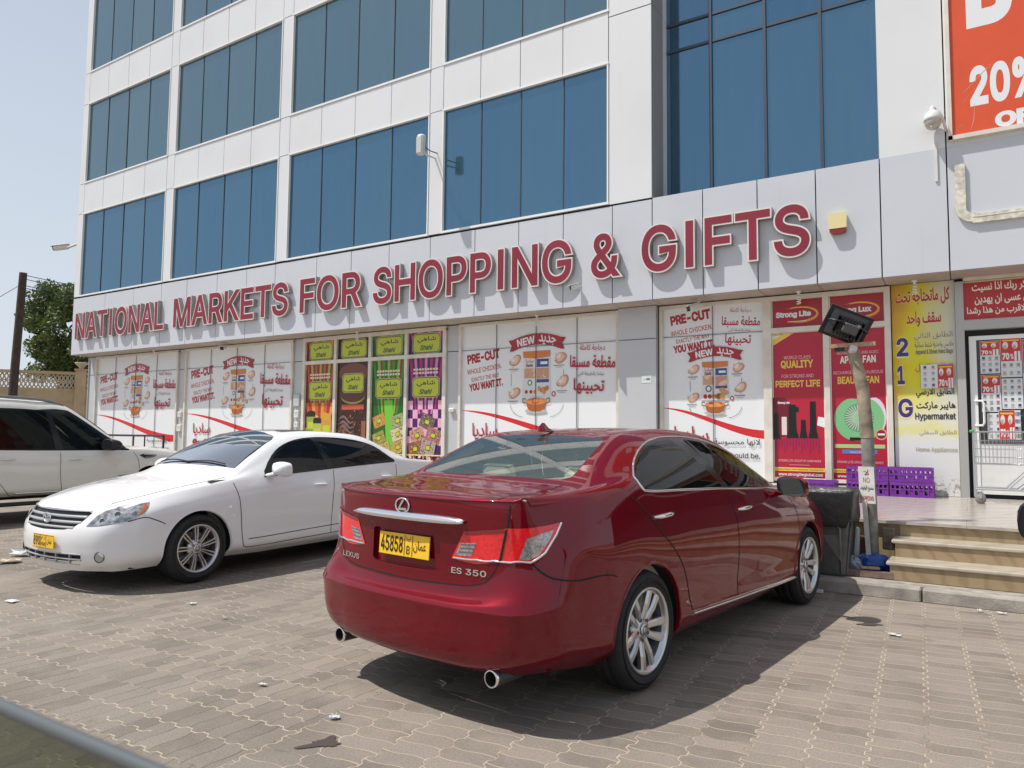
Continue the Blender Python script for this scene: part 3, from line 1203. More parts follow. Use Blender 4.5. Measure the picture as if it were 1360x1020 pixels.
def put_text(mb, s, origin, ux, uz, wdt, hgt, m, bold=0.0, ar=False, push=0.0, shear=0.0, ext=0.0):
    """text in the plane of ux, uz, its lower left corner at origin, fitted to wdt x hgt"""
    v, f = text_geo(s, bold, ext, shear, ar)
    lo, hi = min(p[0] for p in v), max(p[0] for p in v)
    zl, zh = min(p[1] for p in v), max(p[1] for p in v)
    ux, uz = Vector(ux).normalized(), Vector(uz).normalized()
    nn = ux.cross(uz)
    o = Vector(origin) + nn * push
    mb.add([o + ux * ((p[0] - lo) / (hi - lo) * wdt) + uz * ((p[1] - zl) / (zh - zl) * hgt) + nn * p[2] * 0.02 for p in v], f, m)
def make_car(spec):
    """body panels, glass, lights and seams of one car; returns root and body helper"""
    root = thing(spec['name'], spec['label'], spec['cat'], spec['loc'], spec['rz'], spec.get('group'), local=True)
    root.scale = spec.get('scale', (1, 1, 1))
    cb = CarBody(spec['st'], spec['tail'], spec['nose'])
    inv = {}

    def Q(surf, mode, pts, cond=None):
        return getattr(cb, surf).inverse(mode, pts, cond)
    side = lambda P: P[:, 1] > 0.45
    tr = spec['arch_r']
    arches = []
    for wx in spec['wheels']:
        zl = spec['st'][len(spec['st']) // 2][0][2] + 0.035
        a0 = math.asin((zl - spec['tyre']) / tr)
        c = [(wx + tr * math.cos(a), spec['tyre'] + tr * math.sin(a)) for a in np.linspace(a0, math.pi - a0, 44)]
        q = Q('band', 'xz', c, side)
        low = [np.array([q[-1][0], -0.05]), np.array([q[0][0], -0.05])]
        cb.region('band', list(q) + low, 'cut')
        arches.append(q)
    for surf, key, pts in spec['regions']:
        qs = []
        for mode, a, b in pts:
            cond = {'xz': side, 'yz': spec['tailcond'], 'yzf': spec['nosecond'], 'xy': None}[mode]
            qs.append(Q(surf, mode[:2], [(a, b)], cond)[0])
        cb.region(surf, qs, key)
    geo = cb.mesh(spec.get('step', 0.035))
    body = surf_object('body', geo['body'], spec['paint'], root)
    for key, (name, m, both, push) in spec['pieces'].items():
        if key not in geo:
            continue
        if both:
            surf_object(name, geo[key], m, root, push=push, fit='top' if key in ('backlight', 'windscreen') else None)
        else:
            for sd in (1, -1):
                surf_object(name, geo[key], m, root, sides=(sd,), push=push, fit='side' if key.startswith('glass') else None)
    # wheel arch lips and liners, underside
    lin = MB()
    for q in arches:
        P = cb.band.ev(np.array(dense(q, 0.03, False)))
        wx = P[:, 0].mean()
        for sd in (1, -1):
            m = np.array([1, sd, 1.0])
            a = P * m
            b = P.copy()
            b[:, 1] = 0.42
            b = b * m
            n = len(a)
            lin.add(list(a * 0.999 + np.array([0, 0, 0.0])) + list(b), [(i, i + 1, n + i + 1, n + i) for i in range(n - 1)], M_UNDER)
            ctr = np.array([wx, 0, spec['tyre']])
            o = []
            lip = MB()
            for off, rr_ in ((0.0, 0.012), (0.006, 0.006), (0.004, -0.004), (-0.02, -0.010)):
                d = P - ctr
                d[:, 1] = 0
                d = d / np.linalg.norm(d, axis=1, keepdims=True)
                o.append((P + d * rr_ + np.array([0, off, 0])) * m)
            for k in range(3):
                lip.add(list(o[k]) + list(o[k + 1]), [(i, i + 1, n + i + 1, n + i) for i in range(n - 1)], spec['paint'], True)
            lip.build('arch_trim', root)
    x0, x1 = spec['floor']
    lin.box(((x0 + x1) / 2, 0, spec['floor_z'] + 0.03), (x1 - x0, 1.5, 0.05), M_UNDER)
    lin.build('underbody', root)
    for surf, pts in spec['seams']:
        cond = None
        qs = [Q(surf, mode[:2], [(a, b)], {'xz': side, 'yz': spec['tailcond'], 'yzf': spec['nosecond'], 'xy': None}[mode])[0] for mode, a, b in pts]
        qs = smooth_poly(qs, 5, False) if len(qs) > 2 else qs
        for sd in (1, -1):
            sm_ = MB()
            on_line(getattr(cb, surf), qs, 0.008, M_GAP, sm_, side=sd)
            sm_.build('panel_gap', root)
    for surf, pts, r, m, name in spec['trims']:
        qs = [Q(surf, mode[:2], [(a, b)], {'xz': side, 'yz': spec['tailcond'], 'yzf': spec['nosecond'], 'xy': None}[mode])[0] for mode, a, b in pts]
        qs = smooth_poly(qs, 5, False)
        for sd in (1, -1):
            tb = MB()
            on_tube(getattr(cb, surf), qs, r, m, tb, side=sd, n=6)
            tb.build(name, root)
    for wx in spec['wheels']:
        for sd in (1, -1):
            wheel(root, wx, sd, spec['track'], spec['tyre'], spec['rim'], 0.225, spec['spokes'], turn=random.uniform(0, 1))
    return root, cb, body


def handle(root, cb, x, z, m, ln=0.20, sides=(1, -1), pushed=0.0):
    q = cb.band.inverse('xz', [(x, z)], lambda P: P[:, 1] > 0.45)
    p = cb.band.ev(q)[0]
    for s in sides:
        h = MB()
        pts = []
        for t in np.linspace(-1, 1, 9):
            pts.append((p[0] + t * ln / 2, s * (p[1] + 0.012 + 0.022 * (1 - t * t) ** 0.5), p[2] + 0.004 * t))
        h.tube(pts, [0.006, 0.011, 0.014, 0.015, 0.015, 0.015, 0.014, 0.011, 0.006], m, n=8)
        h.build('door_handle', root)


def mirror(root, x, y, z, m, sides=(1, -1), sc=1.0):
    for s in sides:
        b = MB()
        # housing: swept rounded shape, open (glass) at the back
        prof = [(0.10, 0.55), (0.095, 0.85), (0.06, 1.0), (0.0, 1.02), (-0.06, 1.0), (-0.085, 0.9)]
        secs = []
        for xx, sy, sz in ((-0.085, 0.92, 0.92), (-0.05, 1.0, 1.0), (0.0, 0.98, 0.96), (0.05, 0.85, 0.80), (0.085, 0.55, 0.50), (0.095, 0.2, 0.2)):
            ring = []
            for k in range(16):
                t = 2 * math.pi * k / 16
                cx, cz = math.cos(t), math.sin(t)
                e = 0.6
                px = math.copysign(abs(cx) ** e, cx) * 0.115 * sy * sc
                pz = math.copysign(abs(cz) ** e, cz) * 0.078 * sz * sc
                ring.append((x + xx * sc + 0.02 * cx, s * (y + px), z + pz - 0.015 * cx))
            secs.append(ring)
        vs = [p for r_ in secs for p in r_]
        fs = []
        for i in range(len(secs) - 1):
            for k in range(16):
                j = (k + 1) % 16
                fs.append((i * 16 + k, i * 16 + j, i * 16 + 16 + j, i * 16 + 16 + k))
        fs.append(tuple(range(16 * 5, 16 * 6)))
        b.add(vs, fs, m, True)
        b.tube([(x, s * (y - 0.09), z - 0.05), (x + 0.03, s * (y - 0.19), z - 0.075)], 0.022, m, n=8)
        o = b.build('wing_mirror', root)
        g = MB()
        g.add([(p[0] + 0.004, p[1], p[2]) for p in secs[0]], [tuple(range(16))], mat('mirror_glass', (0.10, 0.11, 0.12), 0.05, metal=0.8))
        g.build('mirror_glass', o)


TAILR = lambda P: (P[:, 0] < -0.75) & (P[:, 1] >= -0.01)
RED = paint('red_paint', (0.165, 0.0018, 0.010), flake=0.3, rough=0.32, dirt=0.012, coat=0.9)
red_spec = dict(
    name='sedan_car', cat='car', label='dark red sedan parked nose to the kerb, seen from behind beside the white sedan', loc=(-2.485, 4.150, 0), rz=1.440, scale=(1.03, 1.0, 1.03), group='parked cars',
    paint=RED, wheels=(0.0, 2.775), tyre=0.33, rim=0.232, track=0.785, arch_r=0.372, spokes=spokes_wide, floor=(-0.72, 3.4), floor_z=0.22,
    tailcond=TAILR, nosecond=lambda P: P[:, 0] > 3.3,
    st=[
        [(-.80, .70, .245), (-.82, .83, .33), (-.842, .868, .55), (-.84, .868, .62), (-.86, .806, .79), (-.895, .752, 1.075), (-.95, .675, 1.088), (-1.005, .50, 1.086), (-1.04, .28, 1.083), (-1.056, 0, 1.085)],
        [(-.66, .78, .25), (-.66, .865, .33), (-.66, .89, .50), (-.66, .886, .68), (-.66, .872, .87), (-.66, .80, 1.085), (-.68, .73, 1.112), (-.70, .62, 1.118), (-.71, .32, 1.125), (-.71, 0, 1.13)],
        [(-.42, .80, .22), (-.42, .885, .30), (-.42, .91, .48), (-.42, .912, .68), (-.42, .90, .88), (-.42, .833, 1.098), (-.42, .76, 1.132), (-.42, .655, 1.15), (-.44, .34, 1.165), (-.45, 0, 1.17)],
        [(-.12, .80, .20), (-.12, .89, .28), (-.12, .915, .46), (-.12, .918, .68), (-.12, .908, .885), (-.12, .85, 1.108), (-.12, .762, 1.20), (-.12, .635, 1.275), (-.13, .33, 1.305), (-.13, 0, 1.312)],
        [(.18, .79, .19), (.18, .888, .27), (.18, .91, .45), (.18, .916, .67), (.18, .903, .87), (.18, .845, 1.09), (.18, .735, 1.26), (.18, .605, 1.38), (.16, .33, 1.408), (.16, 0, 1.416)],
        [(.60, .79, .19), (.60, .886, .27), (.60, .905, .45), (.60, .913, .66), (.60, .90, .87), (.60, .848, 1.068), (.60, .725, 1.275), (.60, .58, 1.422), (.60, .32, 1.452), (.60, 0, 1.461)],
        [(1.1, .79, .19), (1.1, .885, .27), (1.1, .90, .45), (1.1, .912, .66), (1.1, .90, .86), (1.1, .848, 1.048), (1.1, .725, 1.265), (1.1, .575, 1.425), (1.1, .31, 1.462), (1.1, 0, 1.472)],
        [(1.55, .79, .19), (1.55, .885, .27), (1.55, .90, .45), (1.55, .91, .65), (1.55, .90, .85), (1.55, .846, 1.028), (1.55, .735, 1.225), (1.55, .605, 1.365), (1.55, .32, 1.425), (1.55, 0, 1.437)],
        [(1.95, .79, .19), (1.95, .885, .27), (1.95, .90, .45), (1.95, .91, .65), (1.95, .898, .84), (1.95, .843, 1.005), (1.95, .765, 1.115), (1.95, .675, 1.20), (1.95, .36, 1.285), (1.95, 0, 1.30)],
        [(2.3, .79, .20), (2.3, .885, .28), (2.3, .90, .46), (2.3, .908, .65), (2.3, .895, .83), (2.3, .84, .975), (2.3, .79, 1.01), (2.3, .735, 1.04), (2.33, .42, 1.095), (2.34, 0, 1.11)],
        [(2.6, .79, .21), (2.6, .88, .29), (2.6, .898, .47), (2.6, .905, .65), (2.6, .89, .82), (2.6, .83, .94), (2.6, .77, .97), (2.6, .70, .985), (2.6, .38, 1.0), (2.6, 0, 1.01)],
        [(3.0, .78, .21), (3.0, .87, .29), (3.0, .89, .46), (3.0, .895, .64), (3.0, .875, .79), (3.0, .80, .89), (3.0, .74, .92), (3.0, .66, .935), (3.0, .36, .955), (3.0, 0, .965)],
        [(3.35, .72, .20), (3.35, .82, .29), (3.35, .845, .44), (3.35, .845, .60), (3.35, .81, .73), (3.35, .74, .82), (3.35, .68, .85), (3.35, .60, .865), (3.36, .33, .89), (3.37, 0, .90)],
        [(3.52, .62, .20), (3.54, .70, .29), (3.56, .72, .44), (3.55, .72, .58), (3.52, .68, .69), (3.50, .62, .765), (3.54, .52, .785), (3.57, .40, .80), (3.61, .22, .82), (3.63, 0, .83)],
    ],
    tail=[
        [(-.89, .63, .245), (-.965, .74, .33), (-.985, .792, .54), (-.982, .788, .600), (-.944, .712, .775), (-.95, .675, 1.088)],
        [(-.96, .44, .25), (-1.045, .48, .30), (-1.082, .50, .53), (-1.078, .50, .588), (-1.012, .50, .675), (-1.005, .50, 1.086)],
        [(-.98, .25, .25), (-1.075, .26, .30), (-1.108, .26, .53), (-1.102, .26, .588), (-1.036, .26, .660), (-1.04, .28, 1.083)],
        [(-.99, 0, .25), (-1.08, 0, .295), (-1.115, 0, .53), (-1.109, 0, .588), (-1.044, 0, .655), (-1.056, 0, 1.085)],
    ],
    nose=[
        [(3.58, .50, .20), (3.64, .55, .29), (3.66, .56, .44), (3.65, .56, .57), (3.61, .54, .67), (3.54, .52, .785)],
        [(3.64, .36, .20), (3.70, .40, .29), (3.72, .40, .44), (3.71, .40, .57), (3.67, .40, .67), (3.57, .40, .80)],
        [(3.68, .20, .20), (3.74, .22, .29), (3.76, .22, .44), (3.75, .22, .57), (3.71, .22, .67), (3.61, .22, .82)],
        [(3.70, 0, .20), (3.76, 0, .29), (3.78, 0, .44), (3.77, 0, .57), (3.73, 0, .67), (3.63, 0, .83)],
    ],
    regions=[
        ('top', 'pillar', [('xz', *p) for p in smooth_poly([(-.01, 1.17), (0.03, 1.118), (.14, 1.092), (.6, 1.082), (1.2, 1.06), (1.8, 1.03), (2.26, 1.0), (2.12, 1.075), (1.86, 1.20), (1.55, 1.325), (1.2, 1.39), (.85, 1.405), (.55, 1.39), (.30, 1.335), (.10, 1.245)], 3)]),
        ('top', 'glass_r', [('xz', *p) for p in [(0.005, 1.172), (0.04, 1.125), (.14, 1.10), (.6, 1.09), (1.14, 1.072), (1.0, 1.20), (.78, 1.392), (.55, 1.378), (.30, 1.322), (.10, 1.235)]]),
        ('top', 'glass_f', [('xz', *p) for p in [(1.24, 1.068), (1.8, 1.038), (2.23, 1.01), (2.10, 1.07), (1.86, 1.187), (1.55, 1.311), (1.2, 1.377), (.98, 1.393), (1.12, 1.21)]]),
        ('top', 'backlight', [('xy', -.43, -.02), ('xy', -.43, .2), ('xy', -.415, .42), ('xy', -.385, .56), ('xy', -.34, .60), ('xy', -.2, .585), ('xy', -.02, .555), ('xy', .10, .525), ('xy', .135, .49), ('xy', .15, .25), ('xy', .155, -.02)]),
        ('top', 'windscreen', [('xy', 2.30, -.02), ('xy', 2.28, .42), ('xy', 2.2, .66), ('xy', 1.95, .62), ('xy', 1.6, .555), ('xy', 1.52, .5), ('xy', 1.5, .3), ('xy', 1.49, -.02)]),
        ('band', 'door_r', [('xz', *p) for p in [(-.13, 1.08), (.10, .90), (.30, .74), (.42, .60), (.50, .42), (.54, .345), (1.0, .335), (1.235, .33), (1.25, .6), (1.24, .85), (1.20, 1.02)]]),
        ('band', 'door_f', [('xz', *p) for p in [(1.20, 1.02), (1.24, .85), (1.25, .6), (1.235, .33), (1.8, .305), (2.48, .29), (2.53, .5), (2.50, .75), (2.40, .935)]]),
        ('band', 'lamp', [('yz', .425, .932), ('yz', .52, .943), ('yz', .62, .955), ('yz', .70, .962), ('xz', -.87, .972), ('xz', -.735, .985), ('xz', -.775, .93), ('xz', -.845, .845), ('xz', -.905, .80), ('yz', .68, .797), ('yz', .60, .80), ('yz', .345, .794)]),
        ('band', 'lamp_clear', [('yz', .405, .875), ('yz', .50, .883), ('yz', .47, .815), ('yz', .372, .812)]),
        ('band', 'lamp_clear2', [('yz', .745, .915), ('xz', -.86, .938), ('xz', -.785, .952), ('xz', -.82, .905), ('xz', -.872, .84), ('xz', -.91, .814), ('yz', .715, .815)]),
        ('band', 'recess', [('yz', *p) for p in [(-.02, .905), (.245, .905), (.262, .892), (.275, .74), (.255, .722), (-.02, .718)]]),
    ],
    pieces={
        'pillar': ('window_frame', mat('gloss_black', (0.008, 0.008, 0.008), 0.15), False, 0.0),
        'glass_r': ('side_window', G_SIDE, False, 0.0), 'glass_f': ('side_window', G_SIDE, False, 0.0),
        'backlight': ('rear_window', G_REAR, True, 0.0), 'windscreen': ('windscreen', G_WIND, True, 0.0),
        'door_r': ('door', RED, False, 0.0), 'door_f': ('door', RED, False, 0.0),
        'lamp': ('tail_light', M_LENS_RED, False, 0.003), 'lamp_clear': ('reversing_lamp', M_LENS_CLEAR, False, 0.004), 'lamp_clear2': ('corner_lamp', M_LENS_CLEAR, False, 0.004),
        'recess': ('plate_recess', RED, True, -0.022),
    },
    seams=[
        ('band', [('xz', -.13, 1.08), ('xz', .10, .90), ('xz', .30, .74), ('xz', .42, .60), ('xz', .50, .42), ('xz', .54, .345)]),
        ('band', [('xz', 1.20, 1.02), ('xz', 1.24, .85), ('xz', 1.25, .6), ('xz', 1.235, .33)]),
        ('band', [('xz', 2.40, .935), ('xz', 2.50, .75), ('xz', 2.53, .5), ('xz', 2.48, .29)]),
        ('band', [('xz', .54, .342), ('xz', 1.24, .322), ('xz', 2.48, .288)]),
        ('band', [('yz', .672, 1.07), ('yz', .662, .95), ('yz', .625, .80), ('yz', .56, .70)]),
        ('band', [('yz', -.02, .658), ('yz', .3, .664), ('yz', .50, .680), ('yz', .56, .70)]),
        ('band', [('xz', -.90, .80), ('xz', -.80, .72), ('xz', -.66, .70), ('xz', -.45, .70), ('xz', -.36, .68)]),
        ('top', [('xy', -.97, .60), ('xy', -.80, .615), ('xy', -.60, .63), ('xy', -.45, .625)]),
    ],
    trims=[
        ('top', [('xz', *p) for p in [(-.005, 1.18), (0.025, 1.118), (.13, 1.089), (.6, 1.078), (1.2, 1.057), (1.8, 1.027), (2.28, .997)]], 0.009, M_CHROME, 'window_trim'),
        ('top', [('xz', *p) for p in [(-.005, 1.18), (.10, 1.25), (.30, 1.342), (.55, 1.395), (.85, 1.411), (1.2, 1.396), (1.55, 1.33), (1.86, 1.205), (2.26, 1.0)]], 0.007, M_CHROME, 'window_trim'),
        ('band', [('xz', .53, .335), ('xz', 1.2, .312), ('xz', 1.9, .292), ('xz', 2.45, .275)], 0.020, M_CHROME, 'sill_trim'),
    ],
)


def build_red():
    root, cb, body = make_car(red_spec)
    handle(root, cb, .182, .955, M_CHROME, ln=.23)
    handle(root, cb, 1.378, .915, M_CHROME, ln=.23)
    mirror(root, 2.14, 1.0, 1.035, RED)

    def rear(y, z):
        q = cb.band.inverse('yz', [(abs(y), z)], TAILR)
        p = cb.band.ev(q)[0]
        return Vector((p[0], math.copysign(p[1], y) if y else 0, p[2]))
    # plate recess walls
    rim_ = [(-.262, .892), (-.245, .905), (.245, .905), (.262, .892), (.275, .74), (.255, .722), (-.255, .722), (-.275, .74)]
    wl = MB()
    d = dense([np.array(p) for p in rim_], 0.04)
    a = [rear(*p) for p in d]
    b = [p + Vector((0.024, 0, 0)) for p in a]
    n = len(a)
    wl.add(a + b, [(i, (i + 1) % n, n + (i + 1) % n, n + i) for i in range(n)], RED)
    wl.build('recess_edge', root)
    # number plate
    pl = MB()
    px = rear(0, .825).x + 0.010
    # deepest point of the recess is 22 mm in; the plate stands on it
    pl.box((px, 0.01, .825), (0.006, 0.40, 0.118), M_PLATE, rot=(0, 0.06, 0))
    po = pl.build('number_plate', root)
    tx = MB()
    ux, uz = (0, -1, 0), (0.06, 0, 1)
    tb = px - 0.0045
    pt = lambda y, z: (tb + (z - .825) * .06 - .001, y, z)
    put_text(tx, '45858', pt(.196, .783), ux, uz, .180, .084, M_PLATE_INK, bold=0.01)
    put_text(tx, 'ب', pt(-.012, .845), ux, uz, .034, .028, M_PLATE_INK, ar=True)
    put_text(tx, 'B', pt(-.016, .782), ux, uz, .026, .042, M_PLATE_INK)
    put_text(tx, 'عمان', pt(-.070, .795), ux, uz, .098, .060, M_PLATE_INK, ar=True)
    for yy in (.002, -.060):
        tx.box((tb, yy, .825), (0.001, 0.003, 0.105), M_PLATE_INK, rot=(0, 0.06, 0))
    for zz in (.884, .766):
        tx.box((tb + (zz - .825) * .06, .01, zz), (0.001, 0.396, 0.002), M_PLATE_INK)
    tx.build('plate_lettering', po)
    # chrome bar, emblem, badges
    ch = MB()
    ys = np.array([-.434, -.428, -.415, -.39, -.34, -.26, -.17, -.08, .0, .08, .17, .26, .34, .39, .415, .428, .434])
    rows = []
    for y in ys:
        p = rear(y, .978 + 0.008 * 0)
        t = max(0.12, math.sqrt(max(0.0, 1 - (abs(y) / .437) ** 6)))
        rows.append([p + Vector((-0.002, 0, 0.026 * t)), p + Vector((-0.014, 0, 0.022 * t)), p + Vector((-0.034, 0, -0.010 * t)), p + Vector((-0.002, 0, -0.020 * t))])
    vs = [p for r_ in rows for p in r_]
    ch.add(vs, [(i * 4 + k, i * 4 + k + 1, i * 4 + 5 + k, i * 4 + 4 + k) for i in range(16) for k in range(3)], M_CHROME, True)
    ch.build('chrome_bar', root)
    lp = MB()
    vv = np.linspace(cb.vk[5], cb.vk[9], 40)
    e_ = cb.top.ev(np.stack([np.full_like(vv, cb.uk[0]), vv], 1))
    sd_ = cb.top.ev(np.array([(cb.uk[0] + .16 * q, cb.vk[5]) for q in (1, .75, .5, .2)]))
    e_ = np.concatenate([sd_, e_])
    pts = [tuple(q) for q in e_] + [(q[0], -q[1], q[2]) for q in e_[::-1][1:]]
    lp.tube(pts, [.001, .004, .007, .009, .010, .008] + [.0062] * (len(pts) - 12) + [.008, .010, .009, .007, .004, .001], RED, n=8)
    lp.build('boot_lip', root)
    em = MB()
    p = rear(0, 1.035)
    ring = [(p.x - 0.006 - 0.06 * 0, 0.045 * 1.18 * math.cos(t), p.z + 0.038 * math.sin(t)) for t in np.linspace(0, 2 * math.pi, 25)]
    em.tube(ring, 0.0055, M_CHROME, n=6)
    L = [(.004, .031), (.018, .031), (-.012, -.012), (.036, -.012), (.030, -.025), (-.034, -.025)]
    em.prism([(a * 1.05, b + p.z) for a, b in [(-x, z) for x, z in L]], p.x - 0.012, p.x - 0.002, M_CHROME, plane='yz')
    em.build('emblem', root)
    bd = MB()

    def conform(s_, y0, y1, z0, z1, mb, bold):
        v, f = text_geo(s_, bold)
        lo, hi = min(p[0] for p in v), max(p[0] for p in v)
        zl, zh = min(p[1] for p in v), max(p[1] for p in v)
        out = []
        for p in v:
            q = rear(y0 + (y1 - y0) * (p[0] - lo) / (hi - lo), z0 + (z1 - z0) * (p[1] - zl) / (zh - zl))
            out.append((q.x - .004, q.y * 1.004, q.z))
        mb.add(out, f, M_CHROME)
    conform('LEXUS', .590, .405, .706, .735, bd, 0.012)
    bd.build('badge', root)
    bd = MB()
    conform('ES', -.345, -.412, .722, .752, bd, 0.014)
    bd.build('badge', root)
    bd = MB()
    conform('350', -.435, -.558, .722, .752, bd, 0.014)
    bd.build('badge', root)
    # lower chrome line and black seam of the lamps
    for s in (1, -1):
        lb = MB()
        qs = [cb.band.inverse('yz', [(y, z)], TAILR)[0] for y, z in ((.36, .798), (.5, .80), (.6, .803), (.68, .80))] + [cb.band.inverse('xz', [(x, z)], lambda P: P[:, 1] > .45)[0] for x, z in ((-.905, .803), (-.845, .848), (-.775, .93), (-.735, .982))]
        on_tube(cb.band, qs, 0.006, M_CHROME, lb, side=s, push=0.002)
        on_line(cb.band, [cb.band.inverse('yz', [(y, z)], TAILR)[0] for y, z in ((.66, .957), (.63, .80))], 0.012, M_GAP, lb, side=s, push=0.006)
        for zz in (.83, .85, .868):
            on_line(cb.band, [cb.band.inverse('yz', [(y, z)], TAILR)[0] for y, z in ((.385 + (zz - .81) * .35, zz), (.475 + (zz - .81) * .35, zz + .004))], 0.006, mat('lamp_rib', (0.15, 0.13, 0.13), 0.3), lb, side=s, push=0.0055)
        on_line(cb.band, [cb.band.inverse('yz', [(y, z)], TAILR)[0] for y, z in ((.43, .925), (.54, .938), (.65, .95))], 0.02, M_LENS_DK, lb, side=s, push=0.0045)
        lb.build('lamp_trim', root)
    # exhaust tips
    for s in (1, -1):
        ex = MB()
        ex.lathe([(0.036, -1.005), (0.042, -1.005), (0.043, -.99)], M_CHROME, n=20, axis='x', c=(0, s * .60, .250))
        ex.lathe([(0.043, -.99), (0.043, -.80)], M_ALLOY_DK, n=20, axis='x', c=(0, s * .60, .250))
        ex.lathe([(0.036, -1.005), (0.034, -.91), (0.0, -.93)], M_UNDER, n=20, axis='x', c=(0, s * .60, .250))
        ex.build('exhaust_tip', root)
    # fin aerial
    fn = MB()
    zt = 1.435
    pr = [(-.0, 0), (.02, .035), (.055, .060), (.075, .058), (.12, .025), (.19, 0)]
    secs = [(-.024, 0), (-.008, 1), (.008, 1), (.024, 0)]
    vs = []
    for a, b in pr:
        wy = 0.026 * (1 - 0.0 * a)
        vs += [(.10 + a, -wy * (1 - a / .22), zt), (.10 + a, -0.004, zt + b), (.10 + a, 0.004, zt + b), (.10 + a, wy * (1 - a / .22), zt)]
    fs = [(i * 4 + k, i * 4 + k + 1, i * 4 + 5 + k, i * 4 + 4 + k) for i in range(len(pr) - 1) for k in range(3)]
    fn.add(vs, fs, RED, True)
    fn.build('roof_aerial', root)
    # cabin
    it = MB()
    for y in (-.37, .37):
        seat(it, 1.35, y, M_SEAT, z=.33)
    it.rbox((.55, 0, .42), (.6, 1.3, .2), M_SEAT, .05)
    it.rbox((.27, 0, .78), (.16, 1.25, .62), M_SEAT, .06, rot=(0, -.3, 0))
    for y in (-.36, .36):
        it.rbox((.13, y, 1.135), (.10, .30, .15), M_SEAT, .05, rot=(0, -.25, 0))
    it.box((-.14, 0, 1.015), (.58, 1.26, .03), M_SEAT)
    it.box((2.12, 0, .86), (.5, 1.4, .2), M_SEAT_GREY)
    it.box((1.0, 0, .27), (2.9, 1.45, .04), M_SEAT_GREY)
    it.rbox((-.22, 0, 1.06), (.05, .34, .035), mat('brake_lamp', (0.10, 0.01, 0.01), 0.3), .01)
    for s in (1, -1):
        it.box((1.0, s * .80, .68), (2.9, .03, .70), M_SEAT)
        it.tube([(-.35, s * .645, 1.11), (-.1, s * .60, 1.235), (.15, s * .555, 1.345)], .035, M_SEAT, n=6)
    it.box((.95, 0, 1.40), (1.2, 1.02, .012), M_SEAT)
    it.build('cabin_seats', root)
    return root, cb


red_car, red_cb = build_red()
# ------------------------------------------------------------------ white sedan, nose towards the road (x forward from the front axle)
WHITE = paint('white_paint', (0.80, 0.80, 0.80), rough=0.4, dirt=0.05)
NOSEW = lambda P: (P[:, 0] > 0.45) & (P[:, 1] >= -0.01)
M_GRILLE = mat('grille_silver', (0.55, 0.56, 0.57), 0.3, metal=0.6)
M_FOG = mat('fog_lamp', (0.45, 0.45, 0.43), 0.15, metal=0.4, coat=1.0)


def _sec(x, rows):
    return [(x if len(r) == 2 else r[2], r[0], r[1]) for r in rows]


